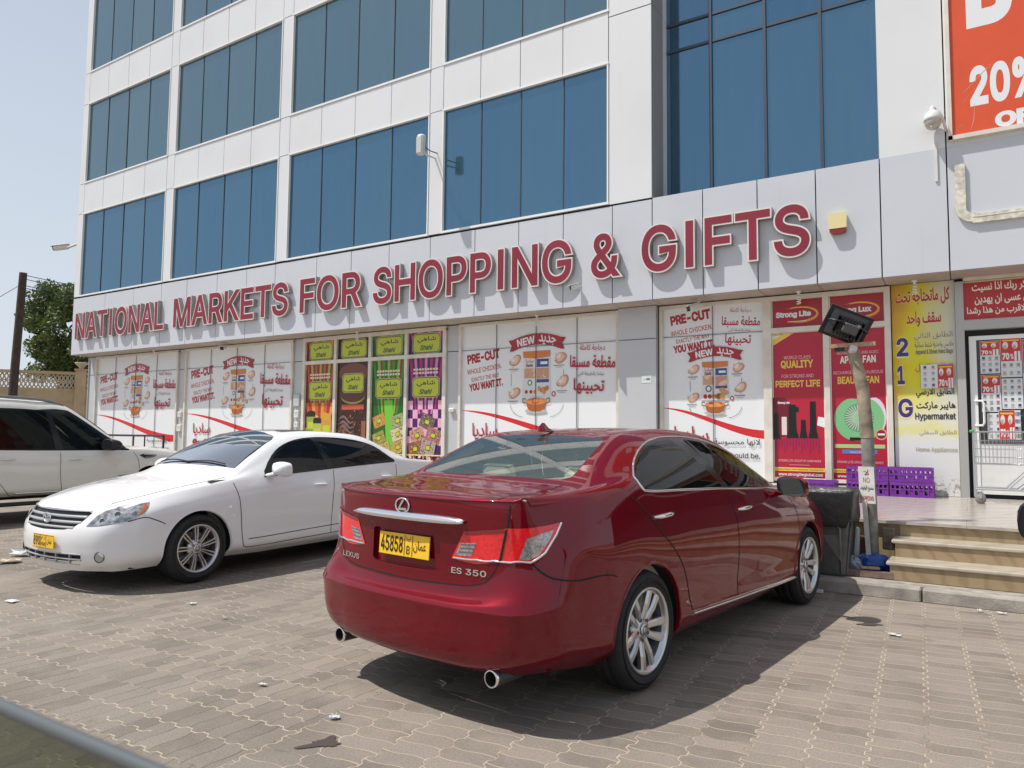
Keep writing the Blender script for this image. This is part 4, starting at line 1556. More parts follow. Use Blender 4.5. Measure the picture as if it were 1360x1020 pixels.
white_spec = dict(
    name='sedan_car', cat='car', label='white sedan parked nose out, between the white off-roader and the dark red sedan', loc=(-7.24, 4.41, 0), rz=-1.5647, group='parked cars',
    paint=WHITE, wheels=(-2.82, 0.0), tyre=0.33, rim=0.225, track=0.79, arch_r=0.368, spokes=spokes_twin, floor=(-3.7, 0.6), floor_z=0.2,
    tailcond=lambda P: P[:, 0] < -3.6, nosecond=NOSEW,
    st=[
        _sec(-3.86, [(.70, .27), (.80, .33), (.83, .50), (.83, .66), (.80, .84), (.73, 1.04), (.66, 1.06, -3.90), (.50, 1.07, -3.94), (.28, 1.075, -3.97), (0, 1.08, -3.98)]),
        _sec(-3.62, [(.78, .25), (.86, .33), (.89, .50), (.89, .68), (.86, .86), (.785, 1.05), (.72, 1.07), (.62, 1.085), (.32, 1.10), (0, 1.105)]),
        _sec(-3.3, [(.80, .22), (.89, .30), (.915, .48), (.918, .68), (.895, .88), (.82, 1.07), (.76, 1.10), (.67, 1.13), (.34, 1.155), (0, 1.16)]),
        _sec(-2.95, [(.80, .20), (.90, .28), (.92, .46), (.925, .68), (.905, .89), (.845, 1.075), (.765, 1.18), (.655, 1.25), (.34, 1.30), (0, 1.31)]),
        _sec(-2.6, [(.80, .19), (.90, .27), (.92, .45), (.925, .68), (.91, .89), (.852, 1.065), (.745, 1.26), (.625, 1.375), (.34, 1.42), (0, 1.43)]),
        _sec(-2.1, [(.80, .19), (.90, .27), (.918, .45), (.925, .67), (.912, .88), (.855, 1.045), (.735, 1.29), (.60, 1.43), (.33, 1.472), (0, 1.48)]),
        _sec(-1.55, [(.80, .19), (.90, .27), (.916, .45), (.925, .66), (.912, .87), (.855, 1.015), (.73, 1.27), (.595, 1.43), (.32, 1.475), (0, 1.485)]),
        _sec(-1.1, [(.80, .19), (.90, .27), (.916, .45), (.924, .65), (.912, .85), (.855, .99), (.735, 1.20), (.61, 1.35), (.33, 1.425), (0, 1.44)]),
        _sec(-.75, [(.80, .19), (.90, .27), (.916, .45), (.923, .65), (.91, .84), (.853, .968), (.765, 1.09), (.68, 1.185), (.37, 1.275), (0, 1.29)]),
        _sec(-.42, [(.80, .20), (.90, .28), (.916, .46), (.922, .65), (.908, .82), (.85, .945), (.795, .985), (.74, 1.01), (.42, 1.075), (0, 1.09)]),
        _sec(-.15, [(.80, .21), (.895, .29), (.912, .47), (.918, .65), (.903, .80), (.845, .915), (.78, .945), (.70, .96), (.38, .985), (0, .995)]),
        _sec(.2, [(.79, .21), (.885, .29), (.905, .46), (.908, .64), (.885, .775), (.82, .865), (.76, .89), (.67, .905), (.36, .935), (0, .945)]),
        _sec(.48, [(.76, .20), (.86, .29), (.88, .44), (.88, .61), (.855, .73), (.785, .805), (.72, .83), (.62, .85), (.34, .885), (0, .895)]),
        _sec(.66, [(.68, .19), (.79, .28), (.815, .42), (.81, .585), (.775, .69), (.70, .75, .64), (.62, .765, .71), (.50, .775, .775), (.28, .79, .835), (0, .795, .86)]),
    ],
    tail=[
        [(-3.92, .60, .27), (-3.98, .69, .34), (-4.0, .715, .50), (-3.99, .715, .645), (-3.93, .69, .72), (-3.90, .66, 1.06)],
        [(-3.98, .44, .275), (-4.04, .48, .33), (-4.07, .49, .50), (-4.06, .49, .64), (-3.99, .49, .70), (-3.94, .50, 1.07)],
        [(-4.0, .25, .28), (-4.07, .26, .33), (-4.09, .26, .50), (-4.08, .26, .63), (-4.01, .26, .69), (-3.97, .28, 1.075)],
        [(-4.01, 0, .28), (-4.08, 0, .33), (-4.10, 0, .50), (-4.09, 0, .625), (-4.02, 0, .68), (-3.98, 0, 1.08)],
    ],
    nose=[
        [(.74, .58, .19), (.80, .66, .275), (.825, .68, .42), (.82, .68, .57), (.775, .65, .67), (.71, .62, .765)],
        [(.83, .42, .19), (.885, .48, .27), (.915, .49, .42), (.91, .49, .555), (.865, .485, .66), (.775, .50, .775)],
        [(.88, .23, .19), (.935, .26, .27), (.965, .26, .42), (.96, .26, .55), (.92, .26, .655), (.835, .28, .79)],
        [(.90, 0, .19), (.955, 0, .27), (.985, 0, .42), (.98, 0, .55), (.94, 0, .655), (.86, 0, .795)],
    ],
    regions=[
        ('top', 'pillar', [('xz', *p) for p in smooth_poly([(-.80, .985), (-1.2, 1.012), (-1.8, 1.045), (-2.4, 1.075), (-2.88, 1.095), (-2.84, 1.15), (-2.62, 1.295), (-2.3, 1.375), (-1.9, 1.405), (-1.5, 1.395), (-1.2, 1.325), (-.98, 1.20)], 3)]),
        ('top', 'glass_f', [('xz', *p) for p in [(-.83, .995), (-1.2, 1.022), (-1.70, 1.05), (-1.60, 1.385), (-1.5, 1.382), (-1.22, 1.315), (-1.0, 1.19)]]),
        ('top', 'glass_r', [('xz', *p) for p in [(-1.80, 1.055), (-2.4, 1.085), (-2.86, 1.105), (-2.80, 1.155), (-2.60, 1.283), (-2.3, 1.362), (-1.9, 1.392), (-1.68, 1.390)]]),
        ('top', 'windscreen', [('xy', -.44, -.02), ('xy', -.45, .40), ('xy', -.53, .69), ('xy', -.80, .635), ('xy', -1.1, .575), ('xy', -1.17, .53), ('xy', -1.22, .30), ('xy', -1.23, -.02)]),
        ('top', 'roof_glass', [('xy', -1.42, -.02), ('xy', -1.40, .40), ('xy', -1.95, .40), ('xy', -1.97, -.02)]),
        ('top', 'backlight', [('xy', -3.25, -.02), ('xy', -3.24, .3), ('xy', -3.18, .58), ('xy', -2.9, .575), ('xy', -2.66, .53), ('xy', -2.6, .3), ('xy', -2.59, -.02)]),
        ('band', 'door_f', [('xz', *p) for p in [(-.42, .93), (-.44, .75), (-.47, .5), (-.50, .31), (-.56, .275), (-1.2, .29), (-1.71, .30), (-1.72, .6), (-1.745, .85), (-1.78, 1.02)]]),
        ('band', 'door_r', [('xz', *p) for p in [(-1.78, 1.02), (-1.745, .85), (-1.72, .6), (-1.71, .30), (-2.3, .325), (-2.33, .45), (-2.45, .62), (-2.65, .75), (-2.85, .9), (-2.90, 1.07)]]),
        ('band', 'headlamp', [('yzf', .53, .60), ('yzf', .565, .69), ('yzf', .61, .735), ('yzf', .665, .752), ('xz', .60, .778), ('xz', .52, .797), ('xz', .46, .80), ('xz', .49, .755), ('xz', .53, .715), ('xz', .58, .685), ('xz', .64, .65), ('yzf', .74, .628), ('yzf', .64, .605)]),
        ('band', 'lamp_amber', [('xz', .485, .792), ('xz', .505, .785), ('xz', .585, .685), ('xz', .545, .705), ('xz', .50, .755)]),
        ('band', 'grille', [('yzf', -.02, .735), ('yzf', .25, .732), ('yzf', .45, .725), ('yzf', .51, .715), ('yzf', .47, .64), ('yzf', .40, .585), ('yzf', .30, .562), ('yzf', -.02, .552)]),
        ('band', 'intake', [('yzf', -.02, .345), ('yzf', .3, .348), ('yzf', .5, .362), ('yzf', .49, .285), ('yzf', .3, .262), ('yzf', -.02, .256)]),
        ('band', 'fogrecess', [('yzf', .56, .365), ('yzf', .68, .375), ('yzf', .745, .37), ('yzf', .74, .305), ('yzf', .66, .295), ('yzf', .55, .29)]),
    ],
    pieces={
        'pillar': ('window_frame', MATS['gloss_black'], False, 0.0),
        'glass_r': ('side_window', G_SIDE, False, 0.0), 'glass_f': ('side_window', G_SIDE, False, 0.0),
        'backlight': ('rear_window', G_SIDE, True, 0.0), 'windscreen': ('windscreen', G_WIND, True, 0.0),
        'roof_glass': ('sunroof', MATS['gloss_black'], True, 0.003),
        'door_r': ('door', WHITE, False, 0.0), 'door_f': ('door', WHITE, False, 0.0),
        'headlamp': ('headlight', mat('headlamp_lens', (0.30, 0.31, 0.315), 0.12, metal=0.55, coat=1.0, noise_amt=0.75, noise_scale=26), False, 0.003),
        'lamp_amber': ('indicator', M_LENS_AMBER, False, 0.005),
        'grille': ('grille', M_BLACK, True, -0.02), 'intake': ('air_intake', M_BLACK, True, -0.03), 'fogrecess': ('fog_lamp_bay', WHITE, False, 0.0),
    },
    seams=[
        ('band', [('xz', -.40, .935), ('xz', -.44, .75), ('xz', -.47, .5), ('xz', -.50, .31), ('xz', -.56, .275)]),
        ('band', [('xz', -.56, .275), ('xz', -1.2, .288), ('xz', -1.71, .30), ('xz', -2.28, .325)]),
        ('band', [('xz', -1.78, 1.02), ('xz', -1.745, .85), ('xz', -1.72, .6), ('xz', -1.71, .30)]),
        ('band', [('xz', -2.28, .325), ('xz', -2.33, .45), ('xz', -2.45, .62), ('xz', -2.65, .75), ('xz', -2.85, .9), ('xz', -2.90, 1.06)]),
        ('band', [('xz', -.56, .36), ('xz', -1.2, .375), ('xz', -2.3, .405)]),
        ('band', [('xz', .36, .60), ('xz', .45, .645), ('xz', .54, .672), ('xz', .66, .64)]),
        ('top', [('xy', .70, .585), ('xy', .5, .655), ('xy', .2, .705), ('xy', -.15, .735), ('xy', -.38, .75)]),
    ],
    trims=[
        ('top', [('xz', *p) for p in [(-.79, .982), (-1.2, 1.008), (-1.8, 1.041), (-2.4, 1.071), (-2.88, 1.09)]], 0.007, MATS['gloss_black'], 'window_trim'),
    ],
)


def build_white():
    root, cb, body = make_car(white_spec)
    handle(root, cb, -1.54, .868, WHITE)
    handle(root, cb, -2.66, .913, WHITE)
    mirror(root, -.86, 1.025, 1.065, WHITE)

    def front(y, z):
        q = cb.band.inverse('yz', [(abs(y), z)], NOSEW)
        p = cb.band.ev(q)[0]
        return Vector((p[0], math.copysign(p[1], y) if y else 0, p[2]))
    # grille bars, chrome lip, emblem
    g = MB()
    for k, (z, half, th) in enumerate(((.725, .50, .016), (.675, .485, .026), (.628, .46, .026), (.582, .40, .022))):
        rows = []
        for y in np.linspace(-half, half, 19):
            p = front(y, z)
            rows.append([p + Vector((-.012, 0, th / 2)), p + Vector((.004, 0, th / 2 - .004)), p + Vector((.004, 0, -th / 2 + .004)), p + Vector((-.012, 0, -th / 2))])
        vs = [p for r_ in rows for p in r_]
        g.add(vs, [(i * 4 + j, i * 4 + j + 1, i * 4 + 5 + j, i * 4 + 4 + j) for i in range(18) for j in range(3)], M_GRILLE if k else M_CHROME, True)
    g.build('grille_bar', root)
    e = MB()
    c = front(0, .655) + Vector((.018, 0, 0))
    ell = lambda a, b, z0=0: [(c.x, a * math.cos(t), c.z + z0 + b * math.sin(t)) for t in np.linspace(0, 2 * math.pi, 25)]
    e.tube(ell(.062, .042), .006, M_CHROME, n=6)
    e.tube(ell(.022, .038), .0045, M_CHROME, n=6)
    e.tube(ell(.045, .016, .018), .0045, M_CHROME, n=6)
    e.build('emblem', root)
    # lower intake bars, fog lamps
    b = MB()
    for z, half in ((.352, .50), (.305, .50), (.262, .46)):
        pts = [front(y, z) + Vector((-.004, 0, 0)) for y in np.linspace(-half, half, 15)]
        b.tube(pts, .009, M_GRILLE, n=6)
    for y in (-.36, -.18, 0, .18, .36):
        p = front(y, .305)
        b.box((p.x - .012, y, .305), (.02, .012, .09), M_GRILLE)
    b.build('intake_bar', root)
    for s in (1, -1):
        f = MB()
        p = front(s * .665, .335)
        nn = Vector((.75, s * .66, 0)).normalized()
        e_ = nn.to_track_quat('Z', 'Y').to_matrix()
        for r_, h_ in ((.040, 0),):
            vs = [p - nn * .004 + e_ @ Vector((.036 * math.cos(t), .042 * math.sin(t), .006)) for t in np.linspace(0, 2 * math.pi, 20, endpoint=False)]
            f.add(vs, [tuple(range(20))], M_FOG)
        f.tube([p + e_ @ Vector((.040 * math.cos(t), .046 * math.sin(t), .001)) for t in np.linspace(0, 2 * math.pi, 21)], .005, M_ALLOY_DK, n=6)
        f.build('fog_light', root)
        # lamp internals read through the lens as bright rounds
        for (yy, zz, rr_) in ((.64, .648, .026), (.715, .70, .030)):
            h = MB()
            p = front(s * yy, zz)
            nn = Vector((.72, s * .66, .25)).normalized()
            e_ = nn.to_track_quat('Z', 'Y').to_matrix()
            h.tube([p + nn * .006 + e_ @ Vector((rr_ * math.cos(t), rr_ * math.sin(t), 0)) for t in np.linspace(0, 2 * math.pi, 19)], .005, M_CHROME, n=5)
            h.add([p + nn * .0065 + e_ @ Vector((rr_ * math.cos(t), rr_ * math.sin(t), 0)) for t in np.linspace(0, 2 * math.pi, 18, endpoint=False)], [tuple(range(18))], mat('lamp_bulb', (0.10, 0.105, 0.11), .08, metal=.6, coat=1.0))
            h.build('headlight_ring', root)
    # number plate, a little off the middle
    pl = MB()
    pc = front(.0, .445)
    DY_ = .075
    pl.box((pc.x + .012, .045, .445), (.006, .36, .122), M_PLATE)
    po = pl.build('number_plate', root)
    t = MB()
    x = pc.x + .0165
    put_text(t, '٠٩٨', (x, -.20, .405), (0, 1, 0), (0, 0, 1), .01, .01, M_PLATE_INK) if False else None
    put_text(t, '890', (x, -.20 + DY_, .405), (0, 1, 0), (0, 0, 1), .115, .085, M_PLATE_INK, bold=.012)
    put_text(t, 'ر م', (x, -.065 + DY_, .455), (0, 1, 0), (0, 0, 1), .07, .032, M_PLATE_INK, ar=True)
    put_text(t, 'RM', (x, -.065 + DY_, .405), (0, 1, 0), (0, 0, 1), .07, .032, M_PLATE_INK)
    put_text(t, 'عمان', (x, .035 + DY_, .418), (0, 1, 0), (0, 0, 1), .085, .055, M_PLATE_INK, ar=True)
    for y in (-.078 + DY_, .02 + DY_):
        t.box((x, y, .445), (.001, .003, .11), M_PLATE_INK)
    for z in (.503, .387):
        t.box((x, -.03 + DY_, z), (.001, .354, .003), M_PLATE_INK)
    t.build('plate_lettering', po)
    # cabin
    it = MB()
    for y in (-.37, .37):
        seat(it, -1.5, y, M_SEAT_GREY, z=.33)
    it.rbox((-2.5, 0, .70), (.25, 1.3, .7), M_SEAT_GREY, .06)
    it.box((-.62, 0, .86), (.36, 1.42, .18), M_BLACK)
    it.box((-1.6, 0, .27), (2.9, 1.45, .04), M_SEAT_GREY)
    it.tube([(-.92 + .05 * math.sin(t), .37 + .18 * math.cos(t), .93 + .17 * math.sin(t)) for t in np.linspace(0, 2 * math.pi, 21)], .014, M_BLACK, n=6)
    for s in (1, -1):
        it.box((-1.6, s * .80, .64), (2.9, .03, .66), M_SEAT_GREY)
    it.box((-1.9, 0, 1.41), (1.2, 1.05, .012), M_SEAT)
    it.build('cabin_seats', root)
    wp = MB()
    for y0, y1 in ((.55, -.05), (0.0, -.58)):
        pts = []
        for k in range(9):
            yy = y0 + (y1 - y0) * k / 8
            q = cb.top.inverse('xy', [(-.475 - .06 * (abs(yy) / .6) ** 2 - .02 * math.sin(math.pi * k / 8), abs(yy))])
            p = cb.top.ev(q)[0] + cb.top.nrm(q)[0] * .014
            pts.append((p[0], yy, p[2]))
        wp.tube(pts, .008, M_BLACK, n=6)
    wp.build('wiper', root)
    return root, cb


white_car, white_cb = build_white()

# ------------------------------------------------------------------ big white off-roader, nose in (x forward from the front axle)
PEARL = paint('pearl_paint', (0.74, 0.72, 0.66), flake=0.0, rough=0.38, dirt=0.09)
suv_spec = dict(
    name='off_roader', cat='car', label='tall white off-roader with dark side glass and roof rails, parked nose in', loc=(-13.5, 7.7, 0), rz=1.57, group='parked cars',
    paint=PEARL, wheels=(-3.075, 0.0), tyre=0.40, rim=0.27, track=0.86, arch_r=0.45, spokes=spokes_five, floor=(-3.9, 0.7), floor_z=0.36, step=0.05,
    tailcond=lambda P: P[:, 0] < -3.8, nosecond=lambda P: P[:, 0] > .5,
    st=[
        _sec(-4.22, [(.80, .45), (.90, .52), (.93, .68), (.93, .86), (.91, 1.02), (.87, 1.20), (.80, 1.55), (.70, 1.83), (.38, 1.885), (0, 1.89)]),
        _sec(-4.0, [(.86, .43), (.95, .50), (.985, .66), (.985, .86), (.965, 1.02), (.925, 1.20), (.83, 1.56), (.72, 1.85), (.38, 1.915), (0, 1.92)]),
        _sec(-3.4, [(.88, .42), (.97, .49), (1.0, .65), (1.0, .86), (.985, 1.02), (.945, 1.17), (.855, 1.55), (.735, 1.865), (.40, 1.94), (0, 1.95)]),
        _sec(-2.7, [(.88, .42), (.975, .49), (1.0, .65), (1.005, .86), (.99, 1.01), (.95, 1.135), (.865, 1.52), (.74, 1.87), (.40, 1.95), (0, 1.962)]),
        _sec(-1.9, [(.88, .42), (.975, .49), (1.0, .65), (1.005, .85), (.99, 1.0), (.95, 1.115), (.86, 1.50), (.735, 1.855), (.40, 1.945), (0, 1.957)]),
        _sec(-1.4, [(.88, .42), (.975, .49), (1.0, .65), (1.005, .85), (.99, 1.0), (.95, 1.11), (.855, 1.47), (.735, 1.80), (.40, 1.90), (0, 1.912)]),
        _sec(-1.05, [(.88, .42), (.975, .49), (1.0, .65), (1.005, .85), (.99, 1.0), (.95, 1.108), (.87, 1.37), (.77, 1.60), (.42, 1.72), (0, 1.735)]),
        _sec(-.70, [(.88, .42), (.975, .49), (1.0, .65), (1.005, .85), (.99, 1.0), (.95, 1.108), (.895, 1.24), (.82, 1.36), (.45, 1.46), (0, 1.475)]),
        _sec(-.42, [(.88, .42), (.975, .49), (1.0, .65), (1.005, .85), (.992, 1.0), (.95, 1.105), (.905, 1.155), (.85, 1.19), (.45, 1.245), (0, 1.255)]),
        _sec(-.1, [(.88, .43), (.98, .50), (1.01, .66), (1.01, .86), (.99, 1.0), (.945, 1.10), (.88, 1.14), (.78, 1.16), (.42, 1.19), (0, 1.20)]),
        _sec(.35, [(.86, .43), (.965, .50), (.995, .66), (.995, .85), (.97, .98), (.92, 1.06), (.85, 1.10), (.75, 1.12), (.40, 1.15), (0, 1.16)]),
        _sec(.70, [(.78, .42), (.89, .50), (.915, .64), (.91, .81), (.88, .93), (.82, 1.0), (.74, 1.03, .76), (.62, 1.05, .80), (.34, 1.08, .84), (0, 1.09, .86)]),
    ],
    tail=[
        [(-4.29, .70, .45), (-4.34, .78, .52), (-4.36, .80, .68), (-4.36, .80, .86), (-4.34, .78, 1.02), (-4.29, .76, 1.21)],
        [(-4.33, .45, .45), (-4.40, .50, .52), (-4.42, .50, .68), (-4.42, .50, .86), (-4.40, .50, 1.02), (-4.36, .50, 1.21)],
        [(-4.35, 0, .45), (-4.42, 0, .52), (-4.44, 0, .68), (-4.44, 0, .86), (-4.42, 0, 1.02), (-4.38, 0, 1.21)],
    ],
    nose=[
        [(.80, .66, .42), (.86, .74, .50), (.88, .76, .64), (.87, .76, .80), (.84, .75, .92), (.76, .74, 1.03)],
        [(.90, .40, .42), (.96, .44, .50), (.98, .45, .64), (.97, .45, .80), (.94, .45, .92), (.84, .45, 1.07)],
        [(.93, 0, .42), (.99, 0, .50), (1.01, 0, .64), (1.0, 0, .80), (.97, 0, .93), (.86, 0, 1.09)],
    ],
    regions=[
        ('top', 'pillar', [('xz', *p) for p in [(-.40, 1.125), (-.44, 1.118), (-.66, 1.122), (-1.4, 1.125), (-2.7, 1.15), (-3.9, 1.215), (-3.98, 1.30), (-3.86, 1.72), (-3.4, 1.785), (-2.7, 1.795), (-1.9, 1.785), (-1.5, 1.80), (-1.38, 1.785), (-1.06, 1.575), (-.72, 1.335), (-.48, 1.20)]]),
        ('top', 'glass_f', [('xz', *p) for p in [(-.74, 1.135), (-1.50, 1.14), (-1.66, 1.755), (-1.54, 1.735), (-1.15, 1.555), (-.86, 1.36)]]),
        ('top', 'glass_r', [('xz', *p) for p in [(-1.62, 1.145), (-2.62, 1.165), (-2.78, 1.775), (-1.9, 1.765), (-1.74, 1.758)]]),
        ('top', 'glass_q', [('xz', *p) for p in [(-2.76, 1.17), (-3.85, 1.235), (-3.80, 1.69), (-3.4, 1.76), (-2.9, 1.775)]]),
        ('top', 'windscreen', [('xy', -.50, -.02), ('xy', -.50, .45), ('xy', -.56, .75), ('xy', -.95, .70), ('xy', -1.3, .65), ('xy', -1.33, .3), ('xy', -1.34, -.02)]),
        ('band', 'door_f', [('xz', *p) for p in [(-.34, 1.10), (-.27, .95), (-.25, .75), (-.30, .55), (-.42, .44), (-1.45, .43), (-1.53, .5), (-1.57, .8), (-1.56, 1.10)]]),
        ('band', 'door_r', [('xz', *p) for p in [(-1.56, 1.10), (-1.57, .8), (-1.53, .5), (-1.50, .43), (-2.25, .43), (-2.42, .62), (-2.62, .82), (-2.72, 1.13)]]),
        ('band', 'vent', [('xz', *p) for p in [(-.245, 1.03), (-.16, 1.055), (.10, 1.03), (.02, .985), (-.13, .965)]]),
    ],
    pieces={
        'pillar': ('window_frame', MATS['gloss_black'], False, 0.0),
        'glass_f': ('side_window', G_SUV, False, 0.0), 'glass_r': ('side_window', G_SUVD, False, 0.0), 'glass_q': ('side_window', G_SUVD, False, 0.0),
        'windscreen': ('windscreen', G_SUV, True, 0.0), 'door_r': ('door', PEARL, False, 0.0), 'door_f': ('door', PEARL, False, 0.0),
        'vent': ('fender_vent', M_BLACK, False, 0.002),
    },
    seams=[
        ('band', [('xz', -.34, 1.09), ('xz', -.27, .95), ('xz', -.25, .75), ('xz', -.30, .55), ('xz', -.42, .44)]),
        ('band', [('xz', -1.56, 1.09), ('xz', -1.57, .8), ('xz', -1.53, .5), ('xz', -1.50, .43)]),
        ('band', [('xz', -.42, .44), ('xz', -1.0, .432), ('xz', -2.25, .43)]),
        ('band', [('xz', -2.25, .43), ('xz', -2.42, .62), ('xz', -2.62, .82), ('xz', -2.72, 1.12)]),
    ],
    trims=[
        ('band', [('xz', -.16, 1.045), ('xz', .07, 1.02)], 0.007, M_CHROME, 'vent_trim'),
        ('band', [('xz', -.14, .985), ('xz', .03, .995)], 0.005, M_CHROME, 'vent_trim'),
        ('band', [('xz', -.55, .475), ('xz', -1.4, .468), ('xz', -2.2, .470)], 0.014, M_CHROME, 'sill_trim'),
    ],
)


def build_suv():
    root, cb, body = make_car(suv_spec)
    handle(root, cb, -1.34, .985, PEARL, ln=.22)
    handle(root, cb, -2.34, 1.0, PEARL, ln=.22)
    mirror(root, -.80, 1.12, 1.22, M_BLACK, sc=1.25)
    for s in (1, -1):
        r_ = MB()
        pts = []
        for x in np.linspace(-3.7, -1.42, 12):
            q = cb.top.inverse('xy', [(x, .66)])
            p = cb.top.ev(q)[0]
            t = (x + 3.7) / 2.28
            pts.append((p[0], s * p[1], p[2] + .045 * min(1, 6 * t, 6 * (1 - t))))
        r_.tube(pts, .022, mat('rail_grey', (0.25, 0.25, 0.26), 0.3, metal=0.7), n=8)
        r_.build('roof_rail', root)
        st = MB()
        st.rbox((-1.45, s * .98, .31), (2.0, .20, .05), M_BLACK, .02)
        st.build('side_step', root)
        hl = MB()
        put_text(hl, 'V8', (-.135 if s < 0 else .0, s * 1.018, .85), (-s, 0, 0), (0, 0, 1), .12, .045, M_CHROME)
        hl.build('badge', root)
    it = MB()
    for y in (-.42, .42):
        seat(it, -1.55, y, M_SEAT, z=.62, w=.56)
    for y in (-.42, .42):
        seat(it, -2.5, y, M_SEAT, z=.62, w=.56)
    it.box((-.78, 0, 1.03), (.45, 1.6, .25), M_BLACK)
    it.box((-2.2, 0, .50), (3.6, 1.7, .04), M_SEAT_GREY)
    it.box((-2.5, 0, 1.86), (2.1, 1.3, .012), M_SEAT)
    it.build('cabin_seats', root)
    return root


off_roader = build_suv()
# ------------------------------------------------------------------ the ground
FY, WY = 12.04, 12.67            # fascia plane, shop wall plane
g = MB()
g.quad((-60, -40, 0), (30, -40, 0), (30, 45, 0), (-60, 45, 0), paver_material())
structure(g, 'paved_lot')
g = MB()
g.quad((-900, -900, -.02), (900, -900, -.02), (900, 900, -.02), (-900, 900, -.02), mat('sandy_ground', (0.34, 0.28, 0.21), 0.9, noise_amt=0.25, noise_scale=0.3))
structure(g, 'terrain')

M_KERB = mat('kerb_concrete', (0.30, 0.27, 0.235), 0.85, noise_amt=0.3, noise_scale=6, bump=0.4, bump_scale=50)
hl_ = MB()  # added unseen ring of low hills, gives reflections a dark horizon
hv = []
for i in range(96):
    t_ = 2 * math.pi * i / 96
    for rr_, k_ in ((330, 0), (420, 1), (560, 0)):
        hh_ = (14 + 10 * noise.noise(Vector((math.cos(t_) * 3, math.sin(t_) * 3, 0))) + 5 * noise.noise(Vector((math.cos(t_) * 9, math.sin(t_) * 9, 2)))) * k_
        hv.append((rr_ * math.cos(t_), rr_ * math.sin(t_), hh_ - .5))
hl_.add(hv, [(i * 3 + k_, ((i + 1) % 96) * 3 + k_, ((i + 1) % 96) * 3 + k_ + 1, i * 3 + k_ + 1) for i in range(96) for k_ in range(2)], mat('added_hill_tone', (0.22, 0.18, 0.14), .95, noise_amt=.3, noise_scale=.02), True)
structure(hl_, 'added_hill_ring')
k = MB()
X0 = -9.4
xx = X0
while xx < 14:
    k.rbox((xx + .498, 7.60, .055), (.988, .13, .125), M_KERB, .014)
    xx += 1.0
structure(k, 'kerb')
k = MB()
k.box((2.3, 8.9, .05), (23.4, 2.47, .13), MATS.get('pave2') or mat('pave2', (0.30, 0.27, 0.23), 0.9, noise_amt=0.35, noise_scale=9, bump=0.5, bump_scale=60))
k.box((X0 + .07, 8.9, .052), (.13, 2.46, .135), M_KERB)
structure(k, 'pavement')


def marble(name, col, vein, sc=1.5):
    m = bpy.data.materials.new(name)
    m.use_nodes = True
    t = m.node_tree
    b = t.nodes['Principled BSDF']
    M = NodeMath(t)
    gN = t.nodes.new('ShaderNodeNewGeometry')
    wv = t.nodes.new('ShaderNodeTexWave')
    wv.inputs['Scale'].default_value = sc
    wv.inputs['Distortion'].default_value = 9
    wv.inputs['Detail'].default_value = 4
    mp = t.nodes.new('ShaderNodeMapping')
    mp.inputs['Rotation'].default_value = (0.3, 0.2, 0.7)
    t.links.new(gN.outputs['Position'], mp.inputs[0])
    t.links.new(mp.outputs[0], wv.inputs['Vector'])
    n1 = noise_out(t, gN.outputs['Position'], 5, 6, .65)
    c = mixcol(t, M('MULTIPLY', ramp(M, wv.outputs['Fac'], .45, 1.0), .6), col, vein)
    c = mixcol(t, M('MULTIPLY', ramp(M, n1, .5, .75), .45), c, tuple(v * .72 for v in col))
    t.links.new(c, b.inputs['Base Color'])
    b.inputs['Roughness'].default_value = 0.22
    MATS[name] = m
    return m


M_PLAT = marble('platform_marble', (0.43, 0.385, 0.335), (0.34, 0.29, 0.245))
M_RISER = marble('riser_stone', (0.34, 0.255, 0.15), (0.25, 0.175, 0.095), 2.5)
M_TREAD = marble('tread_stone', (0.46, 0.41, 0.335), (0.37, 0.31, 0.24))

st = thing('entrance_steps', 'three pale stone steps leading up to the shop platform from the kerb', 'steps', (1.6, 8.2, .12))
ZS = (.12, .29, .455, .605)
YS = (7.86, 8.22, 8.58)
for i in range(3):
    z0, z1, y0 = ZS[i], ZS[i + 1], YS[i]
    x0 = -.68 + .02 * i
    r_ = MB()
    xx = x0
    cut = [x0, .62, 2.1, 3.6, 5.0]
    for a, b in zip(cut[:-1], cut[1:]):
        r_.box(((a + b) / 2, y0 + .175, (z0 + z1 - .035) / 2), (b - a - .003, .36, z1 - .035 - z0), M_RISER)
    r_.build('riser', st)
    if i < 2:
        t_ = MB()
        for a, b in zip(cut[:-1], cut[1:]):
            t_.rbox(((a + b) / 2 - (.015 if a == x0 else 0), y0 + .175, z1 - .0175), (b - a - .003 + (.03 if a == x0 else 0), .40, .033), M_TREAD, .008)
        t_.build('tread', st)
pl = MB()
pl.box((-8.3, 10.63, .30), (31.5 - .05, 4.06, .55), M_RISER)
row = 0
yl = [8.545, 9.35, 10.15, 10.95, 11.75, 12.66]
for a, b in zip(yl[:-1], yl[1:]):
    xx = -24.05 + (.6 if row % 2 else 0)
    while xx < 7.2:
        pl.box((xx + .6, (a + b) / 2, .59), (1.198, b - a - .002, .03), M_PLAT)
        xx += 1.2
    row += 1
structure(pl, 'shop_platform')

